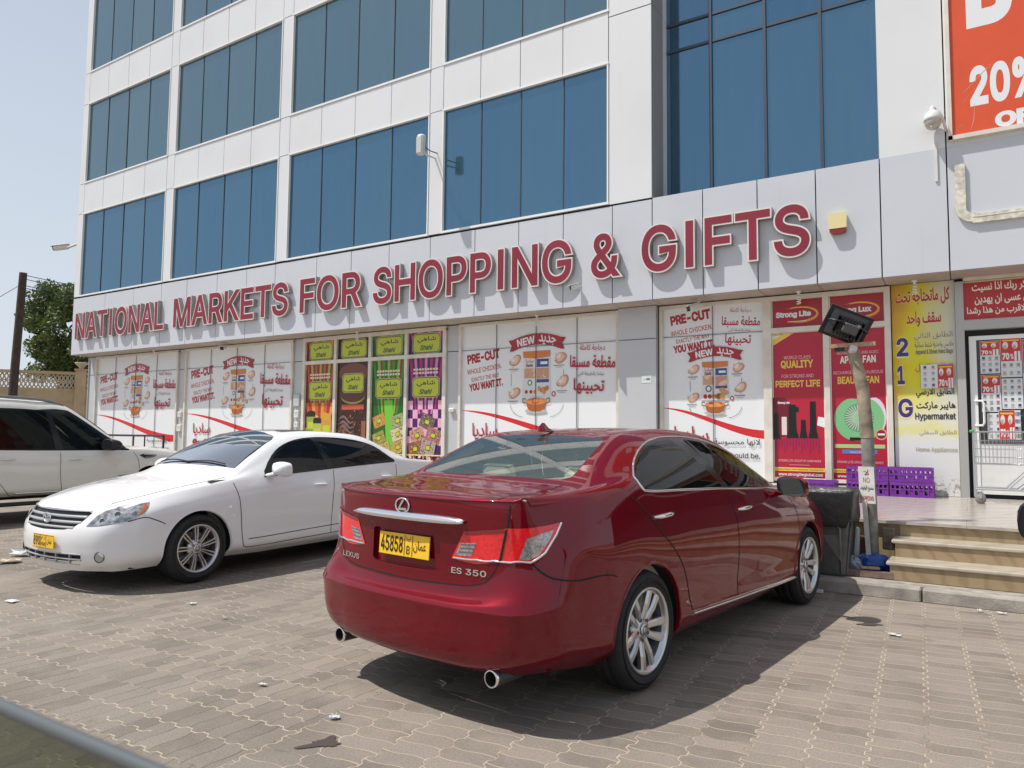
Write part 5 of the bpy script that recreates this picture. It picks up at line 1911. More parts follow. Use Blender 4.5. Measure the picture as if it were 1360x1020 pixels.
# ------------------------------------------------------------------ the building
bd = thing('shop_building', 'long four storey shop and office building clad in white metal panels with blue glass', 'building', (-9, 12.6, 0))
M_CLAD = clad_material('cladding_white', (0.70, 0.71, 0.72))
M_FASC = clad_material('cladding_silver', (0.56, 0.58, 0.62))
M_FRAME = mat('window_frame_white', (0.80, 0.80, 0.78), 0.35)
M_CREAM = mat('frame_cream', (0.66, 0.62, 0.54), 0.5, noise_amt=0.12, noise_scale=4)
M_JOINT = mat('panel_joint', (0.03, 0.03, 0.035), 0.8)
M_WALLG = clad_material('cladding_grey', (0.50, 0.51, 0.53), 0.4)
M_SOFF = mat('soffit_metal', (0.42, 0.36, 0.31), 0.5, noise_amt=0.15, noise_scale=2)
M_BRONZE = mat('frame_grey', (0.44, 0.43, 0.41), 0.4, metal=0.3)


def facade_glass(name, c1, c2):
    m = bpy.data.materials.new(name)
    m.use_nodes = True
    t = m.node_tree
    b = t.nodes['Principled BSDF']
    M = NodeMath(t)
    gN = t.nodes.new('ShaderNodeNewGeometry')
    mp = t.nodes.new('ShaderNodeMapping')
    mp.inputs['Scale'].default_value = (5, 5, .25)
    t.links.new(gN.outputs['Position'], mp.inputs[0])
    f = M('ADD', M('MULTIPLY', ramp(M, noise_out(t, mp.outputs[0], 2.0, 5, .6), .35, .8), .35), M('MULTIPLY', gN.outputs['Random Per Island'], .65))
    t.links.new(mixcol(t, f, c1, c2), b.inputs['Base Color'])
    b.inputs['Metallic'].default_value = 0.85
    t.links.new(M('ADD', M('MULTIPLY', f, .10), .03), b.inputs['Roughness'])
    bp = t.nodes.new('ShaderNodeBump')
    bp.inputs['Strength'].default_value = 0.05
    bp.inputs['Distance'].default_value = 0.02
    t.links.new(noise_out(t, gN.outputs['Position'], .9, 2), bp.inputs['Height'])
    t.links.new(bp.outputs[0], b.inputs['Normal'])
    MATS[name] = m
    return m


G_LOW = facade_glass('blue_glass', (0.094, 0.200, 0.300), (0.126, 0.234, 0.320))
G_HIGH = facade_glass('teal_glass', (0.135, 0.228, 0.280), (0.175, 0.262, 0.295))

core = MB()
core.box((-8.1, 21.3, 8.6), (32.2, 16.8, 17.0), mat('core_wall', (0.55, 0.55, 0.54), 0.6))
core.build('wall_core', bd)
wins = [(-23.97, -19.47), (-19.11, -14.64), (-14.26, -9.77), (-9.40, -5.52)]
rows_ = [(5.72, 8.43), (9.42, 12.08), (13.12, 15.78)]
spz = [(8.43, 9.42), (12.08, 13.12), (15.78, 17.0)]
GAPW = .018


def panel(mb, x0, x1, z0, z1, m, y=FY, th=.032):
    e = Euler((random.gauss(0, .0012), 0, random.gauss(0, .0012)))
    mb.box(((x0 + x1) / 2, y + th / 2, (z0 + z1) / 2), (x1 - x0 - GAPW, th, z1 - z0 - GAPW), m, rot=e)


cl = MB()
# spandrels: one panel per pane, small ones over the piers
for z0, z1 in spz:
    xs = [-24.29]
    for a, b in wins:
        xs += [a + (b - a) * q / 4 for q in range(5)]
    for a, b in zip(xs[:-1], xs[1:]):
        panel(cl, a, b, z0, z1, M_CLAD)
# piers between the windows
for z0, z1 in rows_:
    for a, b in [(-24.29, -23.97), (-19.47, -19.11), (-14.64, -14.26), (-9.77, -9.40)]:
        panel(cl, a, b, z0, z1, M_CLAD)
# the tall pier beside the recessed glass
for z0, z1 in [(5.70, 9.30), (9.30, 12.6), (12.6, 17)]:
    panel(cl, -5.52, -4.67, z0, z1, M_CLAD)
cl.build('upper_cladding', bd)
cl = MB()
for z0, z1 in [(5.68, 9.6), (9.6, 13.4), (13.4, 17)]:
    panel(cl, -1.04, -.17, z0, z1, M_CLAD)
    panel(cl, -.17, 3.2, z0, z1, M_CLAD, y=FY + .01)
    panel(cl, 3.2, 8, z0, z1, M_CLAD)
cl.build('upper_cladding', bd)
bk = MB()
bk.box((-14.6, FY + .10, 11.2), (19.3, .05, 11.6), M_JOINT)
bk.box((3.47, FY + .35, 11.2), (9.0, .55, 11.6), M_JOINT)
bk.build('cladding_backing', bd)
rt = MB()
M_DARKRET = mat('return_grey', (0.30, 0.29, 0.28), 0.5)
for z0, z1 in [(5.70, 9.30), (9.30, 12.6), (12.6, 17)]:
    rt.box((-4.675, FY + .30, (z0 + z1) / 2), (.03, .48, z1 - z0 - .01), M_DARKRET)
    rt.box((-4.69, FY + .66, (z0 + z1) / 2), (.05, .22, z1 - z0 - .01), M_CLAD)
    rt.box((-5.1, FY + .43, (z0 + z1) / 2), (.76, .7, z1 - z0), M_JOINT)
rt2 = MB()
for z0, z1 in [(5.70, 9.6), (9.6, 13.4), (13.4, 17)]:
    rt2.box((-1.03, FY + .40, (z0 + z1) / 2), (.03, .70, z1 - z0 - .01), M_CLAD)
rt2.build('pier_return', bd)
rt.build('pier_return', bd)
# fascia
fa = MB()
seams = [-24.29, -22.43, -20.88, -19.48, -18.28, -16.95, -15.74, -14.64, -13.16, -12.02, -10.86, -9.69, -8.52, -7.46, -6.46, -5.44, -4.67, -3.76, -2.85, -1.95, -1.04, -.17, 2.4, 4.9, 8.0]
for a, b in zip(seams[:-1], seams[1:]):
    panel(fa, a, b, 3.86, 5.68 + (.02 if a > -5 else .0), M_FASC)
fa.build('fascia', bd)
fb = MB()
fb.box((-8.15, FY + .38, 4.76), (32.2, .62, 1.76), M_JOINT)
fb.build('fascia_backing', bd)
so = MB()
for a, b in zip(seams[:-1], seams[1:]):
    so.box(((a + b) / 2, (FY + .02 + WY) / 2, 3.868), (b - a - .012, WY - FY - .02, .03), M_SOFF)
so.build('soffit', bd)


def office_window(x0, x1, z0, z1, gm):
    w_ = MB()
    n = 4
    y = FY + .055
    for i in range(n):
        a, b = x0 + (x1 - x0) * i / n, x0 + (x1 - x0) * (i + 1) / n
        tx, tz = random.gauss(0, .0016), random.gauss(0, .0016)
        dx, dz = (b - a) / 2, (z1 - z0) / 2
        f = lambda sx, sz: (((a + b) / 2) + sx * (dx - .006), y + sx * dx * tx + sz * dz * tz, (z0 + z1) / 2 + sz * dz)
        w_.add([f(-1, -1), f(1, -1), f(1, 1), f(-1, 1)], [(0, 1, 2, 3)], gm)
        if i:
            w_.box((a, y - .006, (z0 + z1) / 2), (.022, .016, z1 - z0), MATS.get('mullion') or mat('mullion', (0.05, 0.07, 0.10), 0.4))
    o = w_.build('window', bd)
    fr = MB()
    for c, s in (((x0 + x1) / 2, z0 + .02), (x1 - x0 + .02, .045)), (((x0 + x1) / 2, z1 - .015), (x1 - x0 + .02, .035)):
        fr.box((c[0], FY + .015, c[1]), (s[0], .07, s[1]), M_FRAME)
    for x in (x0 + .012, x1 - .012):
        fr.box((x, FY + .017, (z0 + z1) / 2), (.028, .066, z1 - z0 - .08), M_FRAME)
    fo = fr.build('window_frame', o, off=(-9, 12.6, 0))
    return o


for j, (z0, z1) in enumerate(rows_):
    for a, b in wins:
        office_window(a, b, z0, z1, G_LOW if j == 0 else G_HIGH)
# the recessed curtain wall
cw = MB()
GY = 12.80
mx_ = [-4.67, -3.82, -2.86, -1.95, -1.02]
hz = [5.2, 8.70, 9.22, 12.4, 12.92, 16.8]
for a, b in zip(mx_[:-1], mx_[1:]):
    for c, d in zip(hz[:-1], hz[1:]):
        tx, tz = random.gauss(0, .001), random.gauss(0, .001)
        cw.add([(a, GY, c), (b, GY + tx, c), (b, GY + tx + tz, d), (a, GY + tz, d)], [(0, 1, 2, 3)], G_LOW)
cwo = cw.build('curtain_wall', bd)
ml = MB()
M_MUL = mat('mullion_blue', (0.045, 0.065, 0.10), 0.45)
for x in mx_[1:-1]:
    ml.box((x, GY - .02, 11), (.05, .05, 11.6), M_MUL)
for z in hz[1:-1]:
    ml.box((-2.85, GY - .012, z), (3.6, .03, .05), M_MUL)
ml.build('mullion', cwo, off=(-9, 12.6, 0))

# ground floor: grey panels between the shop windows
gw = MB()
ends = [(-24.29, -23.85), (-19.42, -19.08), (-14.55, -14.19), (-9.66, -9.31), (-.97, -.05)]
for a, b in ends[:-1]:
    panel(gw, a, b, 3.26, 3.84, M_WALLG, y=WY - .01)
    panel(gw, a, b, .62, 3.26, M_WALLG, y=WY - .01)
gw.box((-8.15, WY + .11, 2.2), (32.2, .12, 3.3), M_JOINT)
panel(gw, -24.32, -24.28, .62, 3.84, M_WALLG, y=WY - .05, th=.2)
gw.build('wall_panel', bd)
pr = MB()
panel(pr, -5.54, -4.78, 3.24, 3.85, M_WALLG, y=WY - .16)
panel(pr, -5.54, -4.78, .60, 3.24, M_WALLG, y=WY - .16)
pr.box((-5.16, WY + .02, 2.2), (.74, .26, 3.28), M_WALLG)
pr.build('pier', bd)


M_THIN = mat('joint_grey', (0.10, 0.10, 0.11), 0.7)


def shop_window(x0, x1, mulls, z0=.68, zt=3.26, z1=3.83, wide=.06, thin=True):
    w_ = MB()
    w_.quad((x0, WY + .01, z0), (x1, WY + .01, z0), (x1, WY + .01, z1), (x0, WY + .01, z1), MATS.get('shop_glass') or mat('shop_glass', (0.05, 0.055, 0.06), 0.1))
    o = w_.build('shop_window', bd)
    fr = MB()
    m = M_CREAM
    for z, h in ((z1 - wide / 2, wide), (z0 - .02, .08)):
        fr.box(((x0 + x1) / 2, WY - .035, z), (x1 - x0, .07, h), m)
    for x in (x0 + wide / 2, x1 - wide / 2):
        fr.box((x, WY - .034, (z0 + z1) / 2), (wide, .068, z1 - z0 - wide), m)
    for x in mulls:
        if thin:
            fr.box((x, WY - .0225, (z0 + z1) / 2), (.010, .012, z1 - z0 - wide), M_THIN)
        else:
            fr.box((x, WY - .033, (z0 + z1) / 2), (.085, .066, z1 - z0 - wide), m)
    if thin:
        fr.box(((x0 + x1) / 2, WY - .0215, zt), (x1 - x0 - wide, .010, .009), M_THIN)
    else:
        fr.box(((x0 + x1) / 2, WY - .032, zt), (x1 - x0 - wide, .064, .085), m)
    fr.build('window_frame', o, off=(-9, 12.6, 0))


def quarters(a, b, n=4):
    return [a + (b - a) * i / n for i in range(1, n)]


shop_window(-23.85, -19.42, quarters(-23.85, -19.42))
shop_window(-19.08, -14.55, quarters(-19.08, -14.55))
shop_window(-14.19, -9.66, [-13.05, -11.91, -10.80], thin=False, wide=.09, zt=3.20)
shop_window(-9.31, -5.56, [-8.36, -7.40, -6.47])
shop_window(-4.76, -2.86, [-3.79])
shop_window(-2.86, -.99, [-1.925], thin=False, wide=.075, zt=3.25)

# entrance
en = MB()
en.box((2.0, WY + .5, 2.2), (4.4, .04, 3.3), mat('doorway_dark', (0.02, 0.02, 0.022), 0.6))
en.box((-.075, WY - .02, 2.2), (.11, .14, 3.2), M_BRONZE)
en.box((2.04, WY - .02, 3.14), (4.12, .14, .14), M_BRONZE)
en.box((2.04, WY - .02, 3.86 - .03), (4.12, .10, .05), M_CREAM)
en.build('door_surround', bd)


def shop_door(x0, x1, name='door'):
    d = MB()
    y = WY + .02
    m = M_FRAME
    d.box((x0 + .045, y, 1.80), (.09, .05, 2.36), m)
    d.box((x1 - .045, y, 1.80), (.09, .05, 2.36), m)
    d.box(((x0 + x1) / 2, y, 2.95), (x1 - x0 - .18, .05, .06), m)
    d.box(((x0 + x1) / 2, y, 1.42), (x1 - x0 - .18, .04, .05), mat('door_bar', (0.06, 0.06, 0.06), 0.5))
    d.box(((x0 + x1) / 2, y + .004, 1.03), (x1 - x0 - .18, .03, .73), mat('door_panel_white', (0.72, 0.72, 0.70), 0.4, noise_amt=.06))
    d.quad((x0 + .09, y + .004, 1.44), (x1 - .09, y + .004, 1.44), (x1 - .09, y + .004, 2.92), (x0 + .09, y + .004, 2.92), MATS['shop_glass'])
    o = d.build(name, bd)
    h = MB()
    h.tube([(x0 + .05, y - .03, 2.02), (x0 + .14, y - .06, 2.02), (x0 + .16, y - .06, 1.98), (x0 + .16, y - .06, 1.70), (x0 + .14, y - .06, 1.66), (x0 + .05, y - .03, 1.66)], .016, M_FRAME, n=8)
    h.build('handle', o, off=(-9, 12.6, 0))


shop_door(.03, .98)
shop_door(1.02, 1.93)

# ------------------------------------------------------------------ the big red sign: every letter a part
M_RET = mat('letter_return', (0.34, 0.30, 0.28), 0.4, metal=0.2, noise_amt=0.1)
M_RIM = mat('letter_rim', (0.68, 0.64, 0.61), 0.45)
M_RED = mat('letter_red', (0.225, 0.012, 0.032), 0.45, noise_amt=0.14, noise_scale=1.3)
sg = thing('shop_sign', 'long row of big raised red capital letters with white rims along the silver fascia', 'sign', (-13, FY, 4.3))
K = .989
for word, xa, xb in [('NATIONAL', -24.15, -19.33), ('MARKETS', -18.9, -14.13), ('FOR', -13.75, -11.65), ('SHOPPING', -11.36, -6.26), ('&', -5.9, -5.24), ('GIFTS', -4.9, -2.03)]:
    xa, xb = xa * K, xb * K
    zb, zt = 1.455 + (4.365 - 1.455) * K, 1.455 + (5.185 - 1.455) * K

    def plain_i(b_, e_=0.0):
        # the sign's capital I is a plain bar
        v, f = text_geo('I', b_)
        m_ = (min(p[0] for p in v) + max(p[0] for p in v)) / 2
        h_ = .052 * CAP / .727 + b_
        q = [(m_ - h_, -b_), (m_ + h_, -b_), (m_ + h_, CAP + b_), (m_ - h_, CAP + b_)]
        if not e_:
            return [(x, y, 0.0) for x, y in q], [(0, 1, 2, 3)]
        return [(x, y, e_) for x, y in q] + [(x, y, -e_) for x, y in q], [(0, 1, 2, 3)] + [((i + 1) % 4, i, i + 4, (i + 1) % 4 + 4) for i in range(4)]

    def glyph(c_, b_, e_=0.0):
        return plain_i(b_, e_) if c_ == 'I' else text_geo(c_, b_, e_)

    def ext(s_, b_=.0):
        v, f = text_geo(s_, b_)
        return min(p[0] for p in v), max(p[0] for p in v), v, f
    lo, hi, *_ = ext(word, .032)
    sx = (xb - xa) / (hi - lo)
    sz = (zt - zb) / (CAP + .032)
    for i, ch in enumerate(word):
        l1, h1, v1, f1 = ext(ch, .032)
        v1, f1 = glyph(ch, .032)
        right = ext(word[:i + 1], .032)[1]
        dx = right - h1
        vb, fb_ = glyph(ch, .032, 1.0)
        mb = MB()
        pos = lambda p, y: (xa + (p[0] + dx - lo) * sx, y, zb + (p[1] + .016) * sz)
        mb.add([pos(p, FY - .062 - (-p[2]) * -.058) for p in vb], fb_, M_RET)
        # white front rim
        mb.add([pos(p, FY - .1206) for p in v1], f1, M_RIM)
        lo_ = mb.build('letter', sg, fixn=False)
        v0, f0 = glyph(ch, .014)
        fm = MB()
        fm.add([pos(p, FY - .1245) for p in v0], f0, M_RED)
        fm.build('letter_face', lo_, off=(-13, FY, 4.3), fixn=False)
# ------------------------------------------------------------------ printed shop window pictures
VY = WY - .004
WHT = ink(236, 238, 240)
CRED = ink(186, 24, 42)
DRED = ink(150, 22, 34)
ORG = ink(222, 122, 50)
PNK = ink(238, 196, 168)
PNK2 = ink(214, 158, 128)
NAVY = ink(44, 78, 150)
GRY = ink(120, 120, 124)
BLK = ink(22, 20, 20)
CHK = ink(206, 150, 120)
ACC = ink(226, 32, 40)
STL = ink(176, 180, 186)


def chicken_piece(a, x, z, s, rot):
    """a jointed raw piece: thick end, thin end, fold lines"""
    def blob(k, col, dx=0.0, dz=0.0):
        p = []
        for i in range(22):
            t = 2 * math.pi * i / 22
            r_ = .15 * s * k * (1 + .28 * math.cos(t) + .16 * math.sin(2 * t + rot * 3) + .07 * math.sin(3 * t + rot))
            q = rot2(r_ * math.cos(t), r_ * .78 * math.sin(t), rot)
            p.append((x + q[0] + dx * s, z + q[1] + dz * s))
        a.poly(p, col)
    blob(1.04, ink(150, 96, 72))
    blob(.97, PNK2)
    blob(.78, PNK, -.012, .018)
    blob(.42, ink(248, 228, 210), -.03, .035)
    for dr in (.5, 2.2, 3.6):
        q = [rot2(.05 * s + .09 * s * t, .05 * s * math.sin(2.5 * t), rot + dr) for t in (0, .35, .7, 1)]
        a.strip([(x + u_, z + w_) for u_, w_ in q], .010 * s, ink(176, 120, 96))


def ribbon(a, x, z, s):
    n = 14
    top, bot = [], []
    for i in range(n + 1):
        t = -1 + 2 * i / n
        top.append((x + .60 * s * t, z + .12 * s * (1 - t * t) + .10 * s))
        bot.append((x + .58 * s * t, z + .12 * s * (1 - t * t) - .13 * s))
    for sg_ in (-1, 1):
        e = x + sg_ * .58 * s
        a.poly([(e - sg_ * .10 * s, z - .10 * s), (e + sg_ * .06 * s, z - .13 * s), (e + sg_ * .01 * s, z - .01 * s), (e + sg_ * .09 * s, z + .10 * s), (e - sg_ * .08 * s, z + .12 * s)], DRED)
    a.poly(top + bot[::-1], CRED)
    a.text('NEW', x - .45 * s, x - .02 * s, z - .035 * s, .15 * s, WHT, bold=.03, rot=.16, keep=False)
    a.text('جديد', x + .04 * s, x + .44 * s, z + .0 * s, .20 * s, WHT, bold=.02, ar=True, rot=-.16)


def pack(a, x, z0, w_, h):
    a.poly([(x - w_ / 2 + .02, z0 + h), (x + w_ / 2 - .02, z0 + h), (x + w_ / 2 - .03, z0 + h * .5), (x + w_ / 2, z0), (x - w_ / 2, z0), (x - w_ / 2 + .04, z0 + h * .5)], ink(226, 224, 222))
    a.poly([(x - w_ / 2 + .02, z0 + h), (x + w_ / 2 - .02, z0 + h), (x + w_ / 2 - .025, z0 + h * .86), (x, z0 + h * .83), (x - w_ / 2 + .03, z0 + h * .86)], ORG)
    a.rect(x - w_ * .42, x - w_ * .02, z0 + h * .40, z0 + h * .62, PNK2)
    a.rect(x + .01, x + w_ * .43, z0 + h * .38, z0 + h * .62, CHK)
    for i in range(10):
        a.ell(x + random.uniform(-.4, .4) * w_, z0 + h * random.uniform(.42, .60), .05, .035, random.choice((PNK, CHK, PNK2)), 8, rot=random.random() * 3)
    a.rect(x + .01, x + w_ * .42, z0 + h * .64, z0 + h * .82, NAVY)
    a.text('MIX', x + w_ * .10, x + w_ * .36, z0 + h * .70, .06, WHT, bold=.02) if False else a.rect(x + w_ * .14, x + w_ * .38, z0 + h * .70, z0 + h * .76, WHT)
    a.rect(x + .01, x + w_ * .43, z0 + h * .30, z0 + h * .37, NAVY)
    a.text('ساديا', x - w_ * .36, x - w_ * .10, z0 + h * .73, .09, DRED, ar=True)
    a.text('Sadia', x - w_ * .36, x - w_ * .12, z0 + h * .655, .06, DRED, bold=.02)
    a.ell(x - w_ * .22, z0 + h * .30, .055, .06, ink(40, 110, 60), 14)
    a.ell(x - w_ * .22, z0 + h * .30, .034, .038, WHT, 12)
    for dx, c in ((-.34, CRED), (-.18, CRED), (-.04, ORG)):
        a.ell(x + w_ * dx, z0 + h * .10, .035, .04, c, 10)
    for i in range(7):
        a.ell(x + w_ * random.uniform(.08, .40), z0 + h * random.uniform(.07, .26), .055, .04, random.choice((ink(190, 120, 50), ink(214, 150, 80), ink(150, 84, 34))), 9, rot=random.random() * 3)


def pot(a, x, z, s):
    a.ell(x, z - .14 * s, .26 * s, .05 * s, ink(188, 184, 180), 18)
    a.poly([(x - .24 * s, z + .06 * s), (x + .24 * s, z + .06 * s), (x + .19 * s, z - .10 * s), (x + .10 * s, z - .15 * s), (x - .10 * s, z - .15 * s), (x - .19 * s, z - .10 * s)], ink(176, 92, 38))
    a.ell(x, z + .06 * s, .24 * s, .07 * s, ink(226, 128, 52), 20)
    for i in range(7):
        a.ell(x + random.uniform(-.15, .15) * s, z + .06 * s + random.uniform(-.03, .05) * s, .06 * s, .035 * s, random.choice((ink(200, 90, 34), ink(236, 160, 80), ink(180, 60, 26))), 8)
    for sg_ in (-1, 1):
        a.strip([(x + sg_ * .23 * s, z + .02 * s), (x + sg_ * .31 * s, z + .04 * s), (x + sg_ * .31 * s, z + .12 * s), (x + sg_ * .24 * s, z + .10 * s)], .025 * s, ink(120, 92, 50))


def swoosh(a, x0, x1, z0, drop, th):
    top, bot = [], []
    for i in range(17):
        t = i / 16
        z = z0 - drop * (3 * t * t - 2 * t ** 3)
        top.append((x0 + (x1 - x0) * t, z + .004))
        bot.append((x0 + (x1 - x0) * t, z - th * (t ** .8) - .004))
    a.poly(top + bot[::-1], ACC)
    return bot


def lines_left(a, x, z, s, r):
    c, sn = math.cos(r), math.sin(r)
    def ln(t, dx, dz, w_, h, col, b_):
        a.text(t, x + dx * c, x + dx * c + w_, z + dz, h, col, bold=b_, rot=r)
    ln('PRE-CUT', 0, 0, .86 * s, .19 * s, CRED, .05)
    ln('WHOLE CHICKEN.', .0, -.24 * s, .90 * s, .105 * s, ink(206, 92, 78), .02)
    ln('EXACTLY THE WAY', .12 * s, -.40 * s, .72 * s, .085 * s, ink(190, 84, 80), .02)
    ln('YOU WANT IT.', .06 * s, -.60 * s, .88 * s, .15 * s, CRED, .05)


def lines_arabic(a, x, z, s, r):
    a.text('دجاجة كاملة', x + .22 * s, x + .76 * s, z, .14 * s, ink(196, 60, 66), ar=True, rot=r, bold=.004)
    a.text('مقطعة مسبقا', x + .0 * s, x + .97 * s, z - .36 * s, .30 * s, CRED, ar=True, rot=r, bold=.022)
    a.text('تماما بالطريقة التي', x + .18 * s, x + .74 * s, z - .50 * s, .11 * s, ink(150, 90, 90), ar=True, rot=r)
    a.text('تحبينها', x + .08 * s, x + .74 * s, z - .83 * s, .31 * s, CRED, ar=True, rot=r, bold=.022)


def circle_art(a, x, s):
    """ribbon, pack with four pieces round it, and the pot"""
    for (dx, dz, rt_) in ((-.54, 2.96, .6), (.52, 3.0, -.2), (-.56, 2.30, .2), (.58, 2.50, .9)):
        chicken_piece(a, x + dx * s, zc(dz, s), s * .86, rt_)
    for dx, dz in ((-.54, 2.80), (.52, 2.84), (-.56, 2.14), (.58, 2.33)):
        a.rect(x + (dx - .12) * s, x + (dx + .12) * s, zc(dz, s), zc(dz, s) + .014, GRY)
        a.rect(x + (dx - .08) * s, x + (dx + .08) * s, zc(dz, s) - .035, zc(dz, s) - .023, STL, same=True)
    a.strip([(x - .60 * s, zc(2.72, s)), (x - .60 * s, zc(2.46, s))], .008, GRY)
    a.strip([(x + .62 * s, zc(2.76, s)), (x + .62 * s, zc(2.66, s))], .008, GRY)
    for sg_ in (-1, 1):
        a.strip([(x + sg_ * (.62 - .34 * (1 - math.cos(t))) * s, zc(2.10, s) - .28 * s * math.sin(t)) for t in np.linspace(.1, 1.45, 9)], .008, GRY)
    a.ell(x + .40 * s, zc(2.28, s), .045 * s, .055 * s, CRED, 12)
    a.ell(x + .40 * s, zc(2.28, s), .024 * s, .03 * s, WHT, 10)
    pack(a, x, zc(2.24, s), .68 * s, .92 * s)
    ribbon(a, x, zc(3.30, s), s)
    pot(a, x, zc(2.08, s), s)


_zoff = 0


def zc(z, s):
    return _zbase + (z - 2.0) * s


def panel_sheet(a, x0, x1, z0, z1):
    a.rect(x0, x1, z0, z1, WHT)


def full_advert(x0, x1, label, first):
    """white four-pane chicken picture"""
    global _zbase
    _zbase = 2.0
    a = Art(VY)
    w_ = x1 - x0
    s = w_ / 3.75
    panel_sheet(a, x0 + .05, x1 - .05, .70, 3.78)
    swoosh(a, x0 + .06, x1 - .06, 1.97, .62, .20)
    lines_left(a, x0 + .20 * s, 2.97, s * .98, .13)
    circle_art(a, x0 + 1.92 * s, 1.0)
    lines_arabic(a, x0 + 2.68 * s, 3.10, s, -.03 if first else -.05)
    if not first:
        a.text('ساديا', x0 + .36 * s, x0 + 1.0 * s, 1.34, .36, CRED, ar=True, bold=.012)
        a.text('Sadia', x0 + .34 * s, x0 + 1.05 * s, 1.02, .24, CRED, bold=.05, shear=.15)
    a.text('لانها محسوسة', x0 + 2.5 * s, x0 + 3.5 * s, 1.12, .13, BLK, ar=True)
    a.text('how it should be.', x0 + 2.4 * s, x0 + 3.5 * s, .92, .09, BLK)
    o = a.build('window_advert', off=((x0 + x1) / 2, VY, .7))
    o.location = ((x0 + x1) / 2, VY, .7)
    tag(o, label, 'window advert', 'printed pictures on the shop windows')
    return o


full_advert(-23.85, -19.42, 'white chicken window picture beside the corner of the building, behind the black handrail', True)
full_advert(-19.08, -14.55, 'white chicken window picture between the corner one and the four striped food columns', False)
full_advert(-9.31, -5.56, 'white four-pane chicken window picture beside the plain grey pier, above the dark red roof', False)
# the narrow two-pane one
_zbase = 2.0
a = Art(VY)
x0, x1 = -4.76, -2.86
panel_sheet(a, x0 + .05, x1 - .03, .70, 3.78)
swoosh(a, x0 + .06, x1 - .04, 1.97, .40, .14)
lines_left(a, x0 + .20, 3.48, .86, .12)
lines_arabic(a, x0 + 1.12, 3.62, .68, -.08)
_zbase = 1.92
for f in (1,):
    _s = .74
    a_x = -3.76
    circle_art(a, a_x, _s)
a.text('ساديا', x0 + .26, x0 + .88, 1.30, .34, CRED, ar=True, bold=.012)
a.text('Sadia', x0 + .26, x0 + .90, 1.0, .22, CRED, bold=.05, shear=.15)
a.text('لانها محسوسة', x0 + .98, x0 + 1.76, 1.30, .13, BLK, ar=True, bold=.006)
a.text('how it should be.', x0 + .86, x0 + 1.76, 1.10, .085, BLK, bold=.01)
o = a.build('window_advert', off=(-3.8, VY, .7))
o.location = (-3.8, VY, .7)
tag(o, 'narrow two-pane chicken window picture beside the red torch and fan posters', 'window advert', 'printed pictures on the shop windows')


# food brand columns ---------------------------------------------------------
def oct_(x, z, w_, h, c):
    return [(x - w_ + c, z - h), (x + w_ - c, z - h), (x + w_, z - h + c), (x + w_, z + h - c), (x + w_ - c, z + h), (x - w_ + c, z + h), (x - w_, z + h - c), (x - w_, z - h + c)]


LIME = ink(196, 206, 36)
OLV = ink(60, 66, 20)


def food_logo(a, x, z, w_, h):
    a.poly(oct_(x, z, w_ + .03, h + .03, .07), ink(210, 205, 150))
    a.poly(oct_(x, z, w_ + .018, h + .018, .07), OLV)
    a.poly(oct_(x, z, w_, h, .06), LIME)
    a.text('شاهي', x - w_ * .72, x + w_ * .72, z + h * .02, h * .72, ink(38, 52, 40), ar=True, bold=.02)
    a.text('Shahi', x - w_ * .50, x + w_ * .50, z - h * .72, h * .52, ink(52, 84, 60), bold=.03, shear=.3)


def rays(a, x0, x1, z0, z1, cx, cz, cols, n, same=False):
    """sunburst stripes clipped to the rectangle by sweeping along its upper and lower edges"""
    for i in range(n):
        t0, t1 = i / n, (i + 1) / n
        xa, xb = x0 + (x1 - x0) * t0, x0 + (x1 - x0) * t1
        f = .55
        mx = (x0 + x1) / 2
        a.poly([(mx + (xa - mx) * f, z0), (mx + (xb - mx) * f, z0), (xb, z1), (xa, z1)], cols[i % len(cols)], same=i > 0)


def jar(a, x, z, w_, h, lid, body, lab):
    a.rect(x - w_ / 2, x + w_ / 2, z, z + h * .78, body)
    a.ell(x, z, w_ / 2, w_ * .12, body, 12, same=True)
    a.rect(x - w_ * .46, x + w_ * .46, z + h * .78, z + h, lid, same=True)
    a.ell(x, z + h, w_ * .46, w_ * .12, lid, 12)
    a.poly(oct_(x, z + h * .38, w_ * .36, h * .16, .02), lab)


def speckle(a, x, z, w_, h, rot, cols, n, s0=.018):
    """loose goods seen through a bag or on a tray"""
    a.k += 1
    for i in range(n):
        u_, v_ = random.uniform(-.5, .5) * w_, random.uniform(-.5, .5) * h
        q = rot2(u_, v_, rot)
        a.ell(x + q[0], z + q[1], s0 * random.uniform(.6, 1.5), s0 * random.uniform(.5, 1.0), random.choice(cols), 6, same=i % 5 > 0, rot=random.random() * 3)


